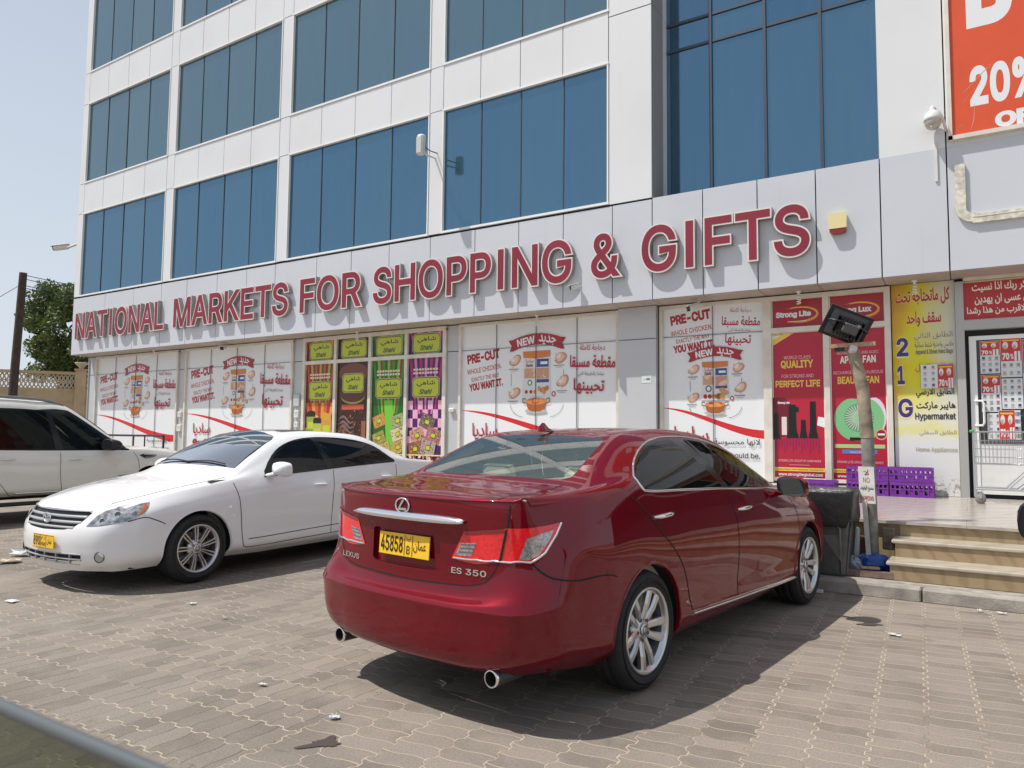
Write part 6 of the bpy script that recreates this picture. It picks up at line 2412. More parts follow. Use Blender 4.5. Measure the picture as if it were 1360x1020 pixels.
cols_ = [(-14.10, -13.095), (-13.005, -11.955), (-11.865, -10.845), (-10.755, -9.75)]
themes = [
    ((ink(196, 84, 30), ink(120, 40, 20), ink(214, 140, 60), ink(60, 96, 40)), 'orange'),
    ((ink(92, 48, 30), ink(58, 28, 18), ink(120, 66, 40)), 'brown'),
    ((ink(60, 140, 30), ink(28, 96, 24), ink(120, 190, 40), ink(150, 60, 24)), 'green'),
    ((ink(196, 24, 110), ink(70, 30, 96), ink(226, 120, 180), ink(60, 30, 90)), 'magenta'),
]
names_ = ['orange striped food column with jars', 'brown chocolate food column', 'green striped food column with sachets', 'magenta striped food column with spice bags']
for i, ((x0, x1), (cs, nm)) in enumerate(zip(cols_, themes)):
    a = Art(VY)
    a.rect(x0, x1, .70, 3.76, cs[1])
    xm, hw = (x0 + x1) / 2, (x1 - x0) / 2
    if nm != 'brown':
        rays(a, x0, x1, 3.24, 3.76, xm, 2, (cs[0], cs[3 if len(cs) > 3 else 1], cs[1], cs[2]), 13)
        rays(a, x0 + .0, x1, 1.9, 3.16, xm, 2, (cs[0], cs[1], cs[2], cs[3]), 13)
    else:
        a.ell(xm, 2.9, .48, .24, ink(120, 64, 38), 22)
        a.ell(xm, 2.35, .40, .20, ink(170, 150, 80), 22)
        a.ell(xm, 2.40, .42, .20, ink(96, 50, 32), 22)
        a.rect(xm - .36, xm + .36, 2.02, 2.14, ink(206, 84, 50))
    food_logo(a, xm, 3.49, hw * .74, .20)
    food_logo(a, xm, 2.50 if nm != 'brown' else 2.66, hw * (.72 if nm != 'brown' else .62), .205)
    if nm in ('orange', 'green', 'magenta'):
        for kx in range(9):
            for kz in (2.80, 2.88):
                a.rect(xm - .36 + kx * .08, xm - .30 + kx * .08, kz, kz + .045, ink(236, 222, 190), same=kx > 0)
    if nm == 'orange':
        rays(a, x0, x1, 1.35, 2.20, xm, 2, (ink(214, 92, 34), ink(186, 44, 24), ink(230, 150, 50)), 9)
        for kx in range(24):
            a.ell(random.uniform(x0 + .08, x1 - .08), random.uniform(1.0, 1.9), .09, .07, random.choice((ink(226, 166, 40), ink(236, 200, 60), ink(196, 110, 24))), 9, same=kx > 0)
        speckle(a, xm, 1.5, hw * 1.7, .7, 0, (ink(240, 210, 90), ink(206, 120, 30), ink(170, 70, 24), ink(226, 170, 60)), 90, .03)
        jar(a, x0 + .22, 1.45, .30, .52, ink(30, 28, 30), ink(150, 170, 60), LIME)
        jar(a, x0 + .44, 1.30, .30, .50, ink(30, 28, 30), ink(180, 190, 70), LIME)
        jar(a, x0 + .76, 1.35, .34, .55, ink(220, 160, 40), ink(214, 150, 50), LIME)
        jar(a, x0 + .25, .85, .34, .5, ink(30, 28, 30), ink(150, 170, 60), LIME)
    elif nm == 'brown':
        for kx in range(40):
            a.ell(random.uniform(x0 + .06, x1 - .06), random.uniform(.8, 1.75), random.uniform(.06, .13), random.uniform(.04, .08), random.choice((ink(84, 44, 28), ink(140, 84, 54), ink(60, 30, 20), ink(190, 140, 100), ink(110, 60, 36))), 10, rot=random.random() * 3, same=kx % 3 > 0)
        speckle(a, xm, 1.6, hw * 1.7, .9, 0, (ink(120, 70, 44), ink(70, 36, 24), ink(160, 110, 80), ink(92, 52, 34)), 90, .03)
        a.rect(x1 - .22, x1 - .08, 1.2, 1.75, ink(150, 90, 56))
        for z_ in (1.78, 1.66, 1.55):
            a.strip([(x0 + .1 + .5 * t, z_ + .08 * math.sin(6 * t)) for t in np.linspace(0, 1, 9)], [.01, .04, .06, .06, .06, .05, .04, .03, .01], ink(126, 96, 100))
        for kx in range(3):
            a.ell(x0 + .28 + .2 * kx, 1.30, .09, .07, ink(206, 160, 110), 12)
    elif nm == 'green':
        a.poly([(xm - .12, 2.22), (xm + .14, 2.22), (xm + .24, 1.0), (xm - .02, 1.0)], ink(110, 200, 40))
        for dx, dz, c, rt_ in ((-.26, 1.75, ink(206, 140, 60), .35), (-.26, 1.35, ink(150, 150, 60), .35), (.30, 1.75, ink(150, 170, 110), .3), (.32, 1.45, ink(214, 200, 160), .3), (-.1, 1.10, ink(200, 170, 80), .3), (.34, 1.15, ink(190, 160, 70), .3)):
            p = [rot2(*q, rt_) for q in ((-.19, -.14), (.19, -.14), (.19, .14), (-.19, .14))]
            a.poly([(xm + dx + q[0], dz + q[1]) for q in p], c)
            speckle(a, xm + dx, dz, .34, .24, rt_, (ink(170, 120, 60), ink(226, 196, 130), ink(120, 110, 50), ink(196, 160, 100)), 40)
            a.poly([(xm + dx + q[0] * .36, dz + q[1] * .36) for q in p], OLV)
            a.poly([(xm + dx + q[0] * .30, dz + q[1] * .28) for q in p], LIME)
    else:
        for kx in range(7):
            t = kx / 7
            for kz in range(5):
                if (kx + kz) % 2 == 0:
                    a.rect(x0 + (x1 - x0) * t, x0 + (x1 - x0) * (t + 1 / 7), 1.2 + kz * .2, 1.4 + kz * .2, ink(240, 170, 205), same=kx + kz > 0)
        for dx, dz, c, rt_ in ((.06, 1.72, ink(110, 92, 84), -.4), (-.22, 1.42, ink(206, 150, 120), .3), (.24, 1.42, ink(180, 110, 110), -.3), (-.26, 1.12, ink(150, 84, 60), .2), (.10, 1.15, ink(176, 160, 150), -.2)):
            p = [rot2(*q, rt_) for q in ((-.2, -.16), (.2, -.16), (.2, .16), (-.2, .16))]
            a.poly([(xm + dx + q[0], dz + q[1]) for q in p], c)
            speckle(a, xm + dx, dz, .36, .28, rt_, (ink(130, 90, 70), ink(206, 170, 140), ink(90, 70, 62), ink(170, 110, 84)), 46)
            a.poly([(xm + dx + q[0] * .34, dz + q[1] * .34) for q in p], OLV)
            a.poly([(xm + dx + q[0] * .28, dz + q[1] * .26) for q in p], LIME)
    if nm in ('green', 'magenta'):
        a.rect(x0, x1, .97, 1.0, ink(236, 220, 120))
        for kx in range(70):
            a.ell(random.uniform(x0 + .03, x1 - .03), random.uniform(.72, .95), .045, .03, random.choice((ink(206, 140, 110), ink(150, 50, 40), ink(232, 210, 190), ink(120, 70, 50), ink(226, 180, 150))), 7, rot=random.random() * 3, same=kx % 4 > 0)
    o = a.build('window_advert', off=(xm, VY, .7))
    o.location = (xm, VY, .7)
    tag(o, names_[i] + ', with a yellow logo plate above', 'window advert', 'printed pictures on the shop windows')

# red torch and fan posters -----------------------------------------------------
RD = ink(196, 22, 52)
RD2 = ink(178, 20, 34)
YEL = ink(244, 206, 70)
OFFW = ink(244, 238, 226)


def red_poster(x0, x1, brand, torch, label):
    a = Art(VY)
    a.rect(x0, x1, .74, 3.80, OFFW)
    a.rect(x0 + .02, x1 - .02, 3.30, 3.78, RD2)
    a.rect(x0 + .02, x1 - .02, .80, 3.20, RD)
    xm = (x0 + x1) / 2
    wd = x1 - x0
    a.strip([(xm + .02 + .30 * math.cos(t), 3.50 + .13 * math.sin(t)) for t in np.linspace(-2.2, 2.2, 22)], [.004 + .03 * math.sin(math.pi * i / 21) for i in range(22)], ink(240, 150, 40))
    a.strip([(xm + .02 + .29 * math.cos(t), 3.505 + .115 * math.sin(t)) for t in np.linspace(-1.8, 2.0, 18)], .010, YEL)
    a.text(brand, xm - .34, xm + .22, 3.475, .085, WHT, bold=.045)
    a.rect(xm - .15, xm + .15, 3.385, 3.395, OFFW)
    if torch:
        a.poly([(x0 + .02, 3.20), (x0 + .36, 3.20), (x0 + .02, 3.0)], YEL)
        a.poly([(x0 + .02, 3.16), (x0 + .27, 3.20), (x0 + .20, 3.20), (x0 + .02, 3.10)], OFFW)
        a.text('WORLD CLASS', xm - .22, xm + .20, 2.76, .055, ink(240, 200, 200), bold=.0)
        a.text('QUALITY', xm - .27, xm + .24, 2.62, .12, YEL, bold=.03)
        a.text('FOR STRONG AND', xm - .26, xm + .24, 2.45, .055, ink(240, 200, 200))
        a.text('PERFECT LIFE', xm - .36, xm + .34, 2.30, .105, YEL, bold=.03)
        a.poly([(xm - .42, 2.12), (xm - .22, 2.12), (xm - .12, 2.02), (xm - .12, 1.5), (xm - .36, 1.45), (xm - .42, 1.6)], ink(120, 14, 36))
        a.text(brand, xm - .33, xm - .14, 2.02, .035, WHT, bold=.03)
        for dx, w_, z0, z1 in ((-.36, .10, 1.42, 1.86), (-.10, .14, 1.45, 2.0), (.07, .09, 1.45, 1.75), (.22, .11, 1.45, 2.05)):
            a.poly([(xm + dx - w_ * .7, z0), (xm + dx + w_ * .7, z0), (xm + dx + w_ * .45, z0 + .14), (xm + dx + w_ * .4, z1), (xm + dx - w_ * .4, z1), (xm + dx - w_ * .45, z0 + .14)], BLK)
        a.rect(xm - .27, xm - .19, 1.50, 1.80, ink(226, 220, 214))
        a.rect(xm - .16, xm + .0, 1.88, 1.96, BLK)
        a.poly([(xm + .28, 1.66), (xm + .40, 1.62), (xm + .42, 1.78), (xm + .30, 1.80)], WHT)
        for i in range(16):
            xx_ = xm - .38 + i * .045
            a.rect(xx_, xx_ + .02, 1.22 + .05 * (i % 3), 1.44, ink(170, 16, 92), same=i > 0)
    else:
        a.text('RECHARGEABLE AND AC/DC', xm - .30, xm + .30, 2.80, .045, ink(240, 200, 200))
        a.text('APPLE FAN', xm - .26, xm + .26, 2.66, .11, OFFW, bold=.03)
        a.text('RECHARGEABLE LUXURIOUS', xm - .36, xm + .36, 2.48, .05, ink(240, 200, 200))
        a.text('BEAUTY FAN', xm - .30, xm + .30, 2.33, .11, YEL, bold=.03)
        z0 = 1.68
        a.ell(xm + .22, z0 + .12, .17, .30, ink(226, 210, 226), 18)
        p = []
        for t in np.linspace(0, 2 * math.pi, 40, endpoint=False):
            r_ = .36 * (1 - .14 * math.exp(-((t - math.pi / 2) / .35) ** 2)) * (1 - .06 * math.exp(-((t - 3 * math.pi / 2) / .4) ** 2))
            p.append((xm + .0 + r_ * 1.0 * math.cos(t), z0 + .08 + r_ * 1.02 * math.sin(t)))
        a.poly(p, ink(120, 196, 130))
        a.ell(xm - .0, z0 + .10, .215, .225, ink(96, 150, 104), 26)
        for i in range(30):
            t = i * 2 * math.pi / 30
            a.strip([(xm + .07 * math.cos(t), z0 + .10 + .07 * math.sin(t)), (xm + .21 * math.cos(t), z0 + .10 + .21 * math.sin(t))], .014, ink(196, 206, 190), same=i > 0)
        a.ell(xm, z0 + .10, .075, .08, ink(140, 206, 150), 18)
        a.strip([(xm + .0, z0 + .42), (xm + .03, z0 + .52), (xm + .11, z0 + .56), (xm + .13, z0 + .46)], .035, OFFW)
        a.rect(xm - .14, xm + .06, 1.42, 1.47, BLK)
        a.ell(xm + .31, 1.52, .085, .09, ink(226, 160, 120), 16)
        a.ell(xm + .31, 1.52, .065, .07, ink(150, 24, 40), 16)
        a.rect(xm + .26, xm + .36, 1.505, 1.535, WHT)
        a.rect(xm - .36, xm + .36, 1.30, 1.36, ink(186, 206, 130))
        a.rect(xm - .25, xm + .25, 1.21, 1.275, ink(96, 120, 196))
        a.text('Luxury Desk Fan', xm - .14, xm + .14, 1.225, .03, WHT)
    a.text('STRONG LITE GROUP OF COMPANIES', xm - .33, xm + .33, 1.06, .035, ink(240, 200, 206))
    a.rect(xm - .16, xm + .16, 1.005, 1.014, ink(226, 150, 160))
    a.rect(x0 + .02, x1 - .02, .905, .965, YEL)
    a.text('Lighting Series | Home Appliances | Personal Care', x0 + .05, x1 - .05, .923, .026, BLK, bold=.01)
    a.text('www.strongliteglobal.com', x0 + .08, x1 - .06, .832, .045, WHT, bold=.015)
    o = a.build('window_advert', off=(xm, VY, .74))
    o.location = (xm, VY, .74)
    tag(o, label, 'window advert', 'printed pictures on the shop windows')


red_poster(-2.79, -1.965, 'Strong Lite', True, 'crimson window poster of black torches, beside the narrow chicken picture')
red_poster(-1.885, -1.065, 'Strong Lux', False, 'crimson window poster of a green apple shaped fan, behind the floodlight pole')

# yellow floor directory ---------------------------------------------------------


def faded_banner_material():
    """printed sheet: gold to lime at the left running out to grey-white at the right and below"""
    m = bpy.data.materials.new('directory_print')
    m.use_nodes = True
    t = m.node_tree
    b = t.nodes['Principled BSDF']
    M = NodeMath(t)
    gN = t.nodes.new('ShaderNodeNewGeometry')
    sx = t.nodes.new('ShaderNodeSeparateXYZ')
    t.links.new(gN.outputs['Position'], sx.inputs[0])
    n = noise_out(t, gN.outputs['Position'], 2.6, 3)
    px = M('ADD', M('DIVIDE', M('ADD', sx.outputs[0], .97), .8), M('MULTIPLY', M('SUBTRACT', n, .5), .7))
    c = mixcol(t, ramp(M, px, -.1, .35), (0.62, 0.34, 0.03), (0.68, 0.62, 0.02))
    c = mixcol(t, ramp(M, px, .35, 1.05), c, (0.62, 0.62, 0.52))
    zz = M('ADD', sx.outputs[2], M('MULTIPLY', M('SUBTRACT', n, .5), .5))
    band = M('MULTIPLY', ramp(M, zz, 3.2, 3.5), M('SUBTRACT', 1.0, ramp(M, px, .1, .5)))
    c = mixcol(t, M('MULTIPLY', band, .6), c, (0.55, 0.22, 0.03))
    c = mixcol(t, M('SUBTRACT', 1.0, ramp(M, zz, 1.55, 2.3)), c, (0.72, 0.70, 0.60))
    stripe = M('MULTIPLY', ramp(M, zz, 1.50, 1.58), M('SUBTRACT', 1.0, ramp(M, zz, 1.60, 1.72)))
    c = mixcol(t, M('MULTIPLY', stripe, .6), c, (0.70, 0.66, 0.12))
    c = mixcol(t, M('SUBTRACT', 1.0, ramp(M, sx.outputs[2], 1.40, 1.46)), c, (0.70, 0.70, 0.68))
    chip = M('MULTIPLY', ramp(M, noise_out(t, gN.outputs['Position'], 22, 5, .7), .52, .58), M('SUBTRACT', 1.0, ramp(M, M('ADD', sx.outputs[2], M('MULTIPLY', n, .5)), 1.0, 1.2)))
    c = mixcol(t, chip, c, (0.33, 0.30, 0.24))
    t.links.new(c, b.inputs['Base Color'])
    b.inputs['Roughness'].default_value = 0.5
    return m


PUR = ink(64, 44, 122)
a = Art(WY - .012)
x0, x1 = -.975, -.135
a.rect(x0, x1, .61, 3.845, faded_banner_material())
HALO = ink(238, 224, 176)
for dx, c, b_ in ((0, HALO, .06), (0, ink(190, 30, 34), .03)):
    a.text('كل ماتحتاجه تحت', x0 + .06, x1 - .06, 3.50, .26, c, ar=True, bold=b_)
    a.text('سقف واحد', x0 + .20, x1 - .18, 3.17, .24, c, ar=True, bold=b_)
for ch, z in (('2', 2.74), ('1', 2.31), ('G', 1.80)):
    a.text(ch, x0 + .05, x0 + .22 + (.04 if ch == 'G' else 0) - (.06 if ch == '1' else 0), z - .01, .29, HALO, bold=.06)
    a.text(ch, x0 + .055, x0 + .215 + (.04 if ch == 'G' else 0) - (.06 if ch == '1' else 0), z, .27, PUR, bold=.03)
GT = ink(104, 98, 84)
a.text('الطابق الثاني', x0 + .30, x1 - .04, 2.95, .13, ink(232, 228, 200), ar=True, bold=.03)
a.text('الطابق الثاني', x0 + .30, x1 - .04, 2.95, .13, GT, ar=True, bold=.0)
a.text('ملابس واحذية شنط نسائية', x0 + .30, x1 - .03, 2.83, .11, GT, ar=True)
a.text('Apparel & Shoes Hand Bags', x0 + .31, x1 - .04, 2.75, .065, GT, bold=.02)
a.text('الطابق الاول', x0 + .30, x1 - .05, 2.47, .13, ink(214, 120, 50), ar=True, bold=.02)
a.text('الطابق الارضي', x0 + .30, x1 - .04, 2.08, .14, BLK, ar=True, bold=.02)
a.text('هايبر ماركت', x0 + .30, x1 - .03, 1.89, .13, BLK, ar=True, bold=.02)
a.text('Hypermarket', x0 + .28, x1 - .03, 1.755, .095, ink(60, 58, 70), bold=.025)
a.text('الطابق السفلي', x0 + .33, x1 - .03, 1.50, .09, ink(168, 160, 120), ar=True)
a.text('Home Appliances', x0 + .28, x1 - .02, 1.27, .06, ink(188, 184, 160), bold=.02)
o = a.build('floor_directory', off=(-.55, WY, .61))
o.location = (-.55, WY, .61)
tag(o, 'tall yellow and white sheet listing the floors, on the wall beside the shop door', 'directory sign')


def leaflet(x0, x1, z0, z1, y, rows, label, name='sale_leaflet'):
    """white sheet of tiny product pictures with red header blocks"""
    a = Art(y)
    a.rect(x0, x1, z0, z1, WHT)
    a.rect(x0 + .004, x1 - .004, z0 + .004, z1 - .004, ink(222, 226, 228))
    for kind, f0, f1, g0, g1 in rows:
        xa, xb = x0 + (x1 - x0) * f0, x0 + (x1 - x0) * f1
        za, zb = z0 + (z1 - z0) * g0, z0 + (z1 - z0) * g1
        if kind == 'r':
            a.rect(xa + .004, xb - .004, za + .004, zb - .004, ink(214, 44, 34))
            h = zb - za
            w_ = xb - xa
            for fx in (.12, .58):
                a.ell(xa + w_ * (fx + .12), za + h * .68, w_ * .14, h * .16, ink(240, 226, 220), 10, same=fx > .2)
                a.ell(xa + w_ * (fx + .10), za + h * .60, w_ * .08, h * .10, ink(186, 170, 170), 8)
            a.text('70', xa + w_ * .08, xa + w_ * .42, za + h * .10, h * .26, WHT, bold=.05)
            a.text('%', xa + w_ * .47, xa + w_ * .62, za + h * .10, h * .22, WHT, bold=.03)
            a.text('٧٠', xa + w_ * .66, xa + w_ * .94, za + h * .10, h * .26, WHT, bold=.03)
            a.rect(xa + w_ * .1, xa + w_ * .9, za + h * .86, za + h * .92, ink(250, 190, 60))
        else:
            n = max(2, int((xb - xa) / .075))
            m_ = max(2, int((zb - za) / .085))
            for i in range(n):
                for j in range(m_):
                    cx = xa + (xb - xa) * (i + .5) / n
                    cz = za + (zb - za) * (j + .5) / m_
                    a.rect(cx - .018, cx + .018, cz - .012, cz + .026, random.choice((ink(70, 84, 110), ink(150, 160, 176), ink(190, 120, 110), ink(60, 60, 66), ink(130, 150, 120), ink(180, 170, 150), ink(110, 130, 150))), same=i + j > 0)
                    a.rect(cx - .024, cx + .024, cz - .028, cz - .019, ink(196, 100, 90) if random.random() < .3 else ink(170, 172, 176), same=True)
    o = a.build(name, off=((x0 + x1) / 2, y, z0))
    o.location = ((x0 + x1) / 2, y, z0)
    tag(o, label, 'leaflet', 'sale leaflets on the shop front')
    return o


DY = WY - .002
leaflet(.165, .405, 2.42, 2.90, DY, [('r', 0, 1, .55, 1), ('g', 0, 1, 0, .55)], 'sale leaflet at the top of the shop door beside its hinge')
leaflet(.165, .405, 1.86, 2.40, DY, [('r', 0, 1, .50, 1), ('g', 0, 1, 0, .50)], 'sale leaflet with a red block, in the middle of the door above the white handle')
leaflet(.225, .405, 1.46, 1.84, DY, [('g', 0, 1, .0, 1)], 'small sale leaflet of product rows behind the door handle')
leaflet(.415, .665, 2.36, 2.93, DY, [('r', 0, 1, .40, 1), ('g', 0, 1, 0, .40)], 'sale leaflet with the biggest red block, under the top rail of the door')
leaflet(.415, .665, 1.90, 2.34, DY, [('g', 0, 1, .0, 1)], 'sale leaflet of plain product rows under the big red one on the door')
leaflet(.365, .625, 1.46, 1.88, DY - .006, [('r', 0, .75, .0, 1), ('g', .75, 1, 0, 1)], 'sale leaflet with a red front stuck low on the door above the black bar')
leaflet(.675, .885, 1.60, 2.90, DY, [('r', 0, 1, .62, 1), ('g', 0, 1, 0, .62)], 'tall sale leaflet by the far stile of the shop door')
leaflet(-.60, -.17, 2.22, 2.58, WY - .035, [('g', 0, .5, 0, 1), ('r', .5, 1, 0, 1)], 'sale leaflet stuck over the yellow floor directory')

# red verse panel over the door
a = Art(WY - .05)
x0, x1 = -.03, 2.0
a.rect(x0 - .03, x1, 3.20, 3.80, ink(206, 190, 160))
a.rect(x0, x1 - .03, 3.225, 3.775, ink(200, 34, 34))
for s_, z, xa, xb in (('واذكر ربك اذا نسيت', 3.61, .09, .86), ('وقل عسى ان يهدين', 3.43, .12, .86), ('ربي لاقرب من هذا رشدا', 3.255, .02, .88)):
    a.text(s_, xa, xb, z, .155, ink(246, 240, 226), ar=True, bold=.028)
o = a.build('verse_panel', off=(1, WY, 3.2))
o.location = (1, WY, 3.2)
tag(o, 'red panel with three lines of white Arabic lettering over the shop door', 'sign')

# orange sale banner
bn = thing('sale_banner', 'big orange sale banner in a pale frame on the upper wall', 'banner', (1.5, FY, 5.75))
a = Art(FY - .045)
BO = mat('banner_orange', (0.66, 0.085, 0.025), 0.38, noise_amt=0.06, noise_scale=1.5)
a.rect(-.085, 4.0, 5.82, 10.6, BO)
a.text('B', .13, .68, 7.43, .95, WHT, bold=.045)
a.text('20%', .145, .98, 6.235, .54, WHT, bold=.035)
a.text('OFF', .43, 1.05, 5.845, .20, WHT, bold=.05)
for pts in ([(.06, 6.42), (.30, 6.66), (.46, 6.80)], [(-.02, 5.93), (.06, 5.97)], [(.14, 5.86), (.18, 6.0), (.20, 6.25)], [(.05, 6.28), (.16, 6.40)]):
    a.strip(pts, [.004] + [.012] * (len(pts) - 2) + [.003], ink(226, 150, 130))
a.build('banner_sheet', bn)
fr = MB()
fr.box((-.11, FY - .03, 8.2), (.05, .10, 4.9), M_CREAM)
fr.box((1.95, FY - .03, 5.785), (4.17, .10, .06), M_CREAM)
fr.box((2, FY - .012, 8.2), (4.1, .04, 4.8), M_CREAM)
fr.build('banner_frame', bn)
# ------------------------------------------------------------------ things on the building
M_CAM = mat('camera_white', (0.66, 0.65, 0.62), 0.4, noise_amt=0.08)
M_CAMD = mat('camera_black', (0.012, 0.012, 0.014), 0.25)


def bullet_camera(loc, aim, label, ln=.22, r=.045, wall=(0, 1, 0), drop=.10, arm=.012):
    t = thing('security_camera', label, 'security camera', loc, 0, 'security cameras on the building')
    p, d = Vector(loc), Vector(aim).normalized()
    w_ = Vector(wall)
    e = d.to_track_quat('Y', 'Z').to_matrix()
    c = p - w_ * drop + d * ln * .35
    b = MB()
    b.rbox(c, (r * 2, ln, r * 2), M_CAM, r * .5, rot=e)
    b.rbox(c + e @ Vector((0, .03, r + .006)), (r * 2.5, ln * 1.15, .012), M_CAM, .004, rot=e)
    b.build('camera_body', t)
    l = MB()
    l.rbox(c + e @ Vector((0, ln / 2 + .002, 0)), (r * 1.7, .012, r * 1.7), M_CAMD, .01, rot=e)
    l.build('lens', t)
    a_ = MB()
    a_.tube([p, p - w_ * drop * .5, c - e @ Vector((0, ln * .2, r * .8))], arm, M_CAM, n=6)
    a_.lathe([(0, 0), (.04, 0), (.04, .02), (0, .02)], M_CAM, n=14, axis='y' if abs(w_.y) > .5 else 'z', c=(p - w_ * .01))
    a_.build('bracket', t)


bullet_camera((-24.32, 12.35, 7.62), (-.75, -.62, -.18), 'large white security camera on an arm at the outer corner of the building', ln=.50, r=.075, wall=(1, .1, .05), drop=1.0, arm=.035)
t = thing('security_camera', 'white box security camera standing upright on the pier between two office windows', 'security camera', (-9.58, FY, 7.4), 0, 'security cameras on the building')
b = MB()
b.rbox((-9.49, FY - .62, 7.455), (.17, .14, .42), M_CAM, .03, rot=(.0, .05, .0))
b.build('camera_body', t)
b = MB()
b.rbox((-9.49, FY - .692, 7.435), (.13, .01, .34), mat('lens_grey', (0.55, 0.55, 0.54), 0.2), .004)
b.build('lens', t)
b = MB()
b.tube([(-9.6, FY, 7.40), (-9.58, FY - .3, 7.36), (-9.49, FY - .58, 7.38)], .022, M_CAM, n=8)
b.tube([(-9.55, FY, 7.50), (-9.55, FY - .26, 7.47), (-9.49, FY - .56, 7.48)], .012, M_CAMD, n=6)
b.build('bracket', t)
bullet_camera((-6.10, FY, 4.235), (-.6, -.55, -.25), 'small white security camera on the fascia below the letters SHOPPING', ln=.18, r=.04, drop=.08)
bullet_camera((-3.95, 12.35, 3.855), (-.5, -.75, -.3), 'white security camera hanging over the narrow chicken picture', ln=.26, r=.05, wall=(0, 0, 1), drop=.12)
bullet_camera((-16.95, 12.35, 3.855), (.5, -.75, -.3), 'dark-fronted security camera under the soffit over the second chicken picture', ln=.26, r=.055, wall=(0, 0, 1), drop=.10)

M_BULB = mat('bulb_glass', (0.82, 0.82, 0.78), 0.25)
for x, lab in ((-20.35, 'spiral bulb hanging over the corner chicken picture'), (-12.15, 'spiral bulb hanging over the brown chocolate column'), (-7.25, 'spiral bulb hanging over the white chicken picture by the grey pier'), (-2.30, 'spiral bulb hanging over the torch poster'), (-.64, 'spiral bulb hanging over the yellow floor directory')):
    t = thing('hanging_bulb', lab, 'light bulb', (x, 12.42, 3.85), 0, 'spiral bulbs under the soffit')
    b = MB()
    b.lathe([(0, .0), (.045, 0), (.045, -.02), (.022, -.03), (.022, -.07), (0, -.07)], M_CAM, n=12, c=(x, 12.42, 3.855))
    b.build('bulb_holder', t)
    b = MB()
    b.tube([(x + .028 * math.cos(q), 12.42 + .028 * math.sin(q), 3.78 - .013 * q / 2) for q in np.linspace(0, 7 * math.pi, 44)], .010, M_BULB, n=6)
    b.build('spiral_tube', t)

t = thing('dome_camera', 'white dome security camera on a wall bracket beside the orange banner', 'security camera', (-.25, FY, 6.0), 0, 'security cameras on the building')
b = MB()
DX, DYY = -.32, FY - .16
b.lathe([(0, .20), (.03, .20), (.045, .17), (.035, .13), (.07, .12), (.105, .08), (.118, .02), (.12, -.02), (.0, -.02)], M_CAM, n=24, c=(DX, DYY, 6.07))
b.build('camera_body', t)
b = MB()
b.lathe([(.112, -.02), (.108, -.07), (.085, -.115), (.045, -.145), (0, -.155)], mat('dome_smoke', (0.45, 0.43, 0.38), 0.08, metal=.3, coat=1), n=24, c=(DX, DYY, 6.07))
b.build('dome', t)
b = MB()
b.tube([(DX + .16, FY, 5.93), (DX + .13, FY - .1, 6.05), (DX + .09, FY - .14, 6.16), (DX, DYY, 6.25)], .022, M_CAM, n=8)
b.box((DX + .02, FY - .012, 5.50), (.035, .024, .60), M_CAM)
b.build('bracket', t)

t = thing('alarm_box', 'small cream alarm box with a dark red base on the fascia beside the letters GIFTS', 'alarm', (-1.63, FY, 4.6))
b = MB()
pr_ = [(-.125, -.10), (.125, -.10), (.135, .10), (.10, .145), (-.10, .145), (-.135, .10)]
b.prism([(-1.63 + x, 4.78 + z) for x, z in pr_], FY - .10, FY, mat('alarm_cream', (0.72, 0.62, 0.33), 0.4))
b.build('alarm_cover', t)
b = MB()
b.prism([(-1.63 + x, 4.655 + z) for x, z in [(-.118, .022), (.118, .022), (.11, -.03), (.05, -.055), (-.05, -.055), (-.11, -.03)]], FY - .094, FY - .002, mat('alarm_red', (0.22, 0.02, 0.02), 0.3))
b.build('alarm_lamp', t)

b = MB()
M_DUCT = mat('duct_cream', (0.60, 0.57, 0.48), 0.55, noise_amt=.35, noise_scale=14)
b.box((-.01, FY - .025, 5.06), (.125, .05, .66), M_DUCT)
for q in range(7):
    a0 = math.pi + q * math.pi / 12
    b.box((.13 + .14 * math.cos(a0), FY - .025, 4.74 + .14 * math.sin(a0)), (.125, .0495 - q * .0004, .06), M_DUCT, rot=(0, -(a0 - math.pi), 0))
b.box((2.1, FY - .025, 4.575), (3.95, .05, .125), M_DUCT)
b.box((2.1, FY - .052, 4.60), (3.95, .006, .012), M_CREAM)
o = single(b, 'pipe_duct', 'dirty cream pipe duct bent into an L on the wall under the orange banner', 'duct', (0, FY, 4.5))

for nm_, x, z, wd, hg, m, lab in (('switch_box', -19.25, 1.95, .16, .16, M_CAM, 'upper small white switch box on the strip between the first two chicken pictures'), ('switch_box', -19.25, 1.56, .20, .20, M_CAM, 'lower white switch box on the strip between the first two chicken pictures'),
                              ('switch_box', -14.37, 2.27, .22, .30, M_WALLG, 'grey meter box beside the orange food column'), ('switch_box', -14.36, 1.93, .17, .20, M_CAM, 'white switch box just under the grey meter box'), ('switch_box', -14.36, 1.66, .15, .14, M_CAM, 'lowest white switch box under the grey meter box'),
                              ('switch_box', -9.49, 1.98, .14, .08, M_CAM, 'flat white socket plate on the grey strip beside the magenta food column')):
    b = MB()
    b.rbox((x, WY - .045, z), (wd, .07, hg), m, .012)
    b.box((x, WY - .0815, z + hg * .1), (wd * .4, .004, hg * .3), M_WALLG)
    single(b, nm_, lab, 'switch box', (x, WY, z), 'electric boxes on the shop wall')
a = Art(WY - .165)
a.rect(-5.06, -4.88, 2.43, 2.56, WHT)
a.rect(-5.05, -4.89, 2.44, 2.55, ink(214, 232, 220))
a.text('تنبيه', -5.04, -4.98, 2.475, .04, GRY, ar=True)
a.rect(-4.975, -4.90, 2.475, 2.515, GRY)
o = a.build('notice_plate', off=(-4.97, WY - .16, 2.45))
o.location = (-4.97, WY - .16, 2.45)
tag(o, 'tiny pale notice plate on the grey pier', 'notice')

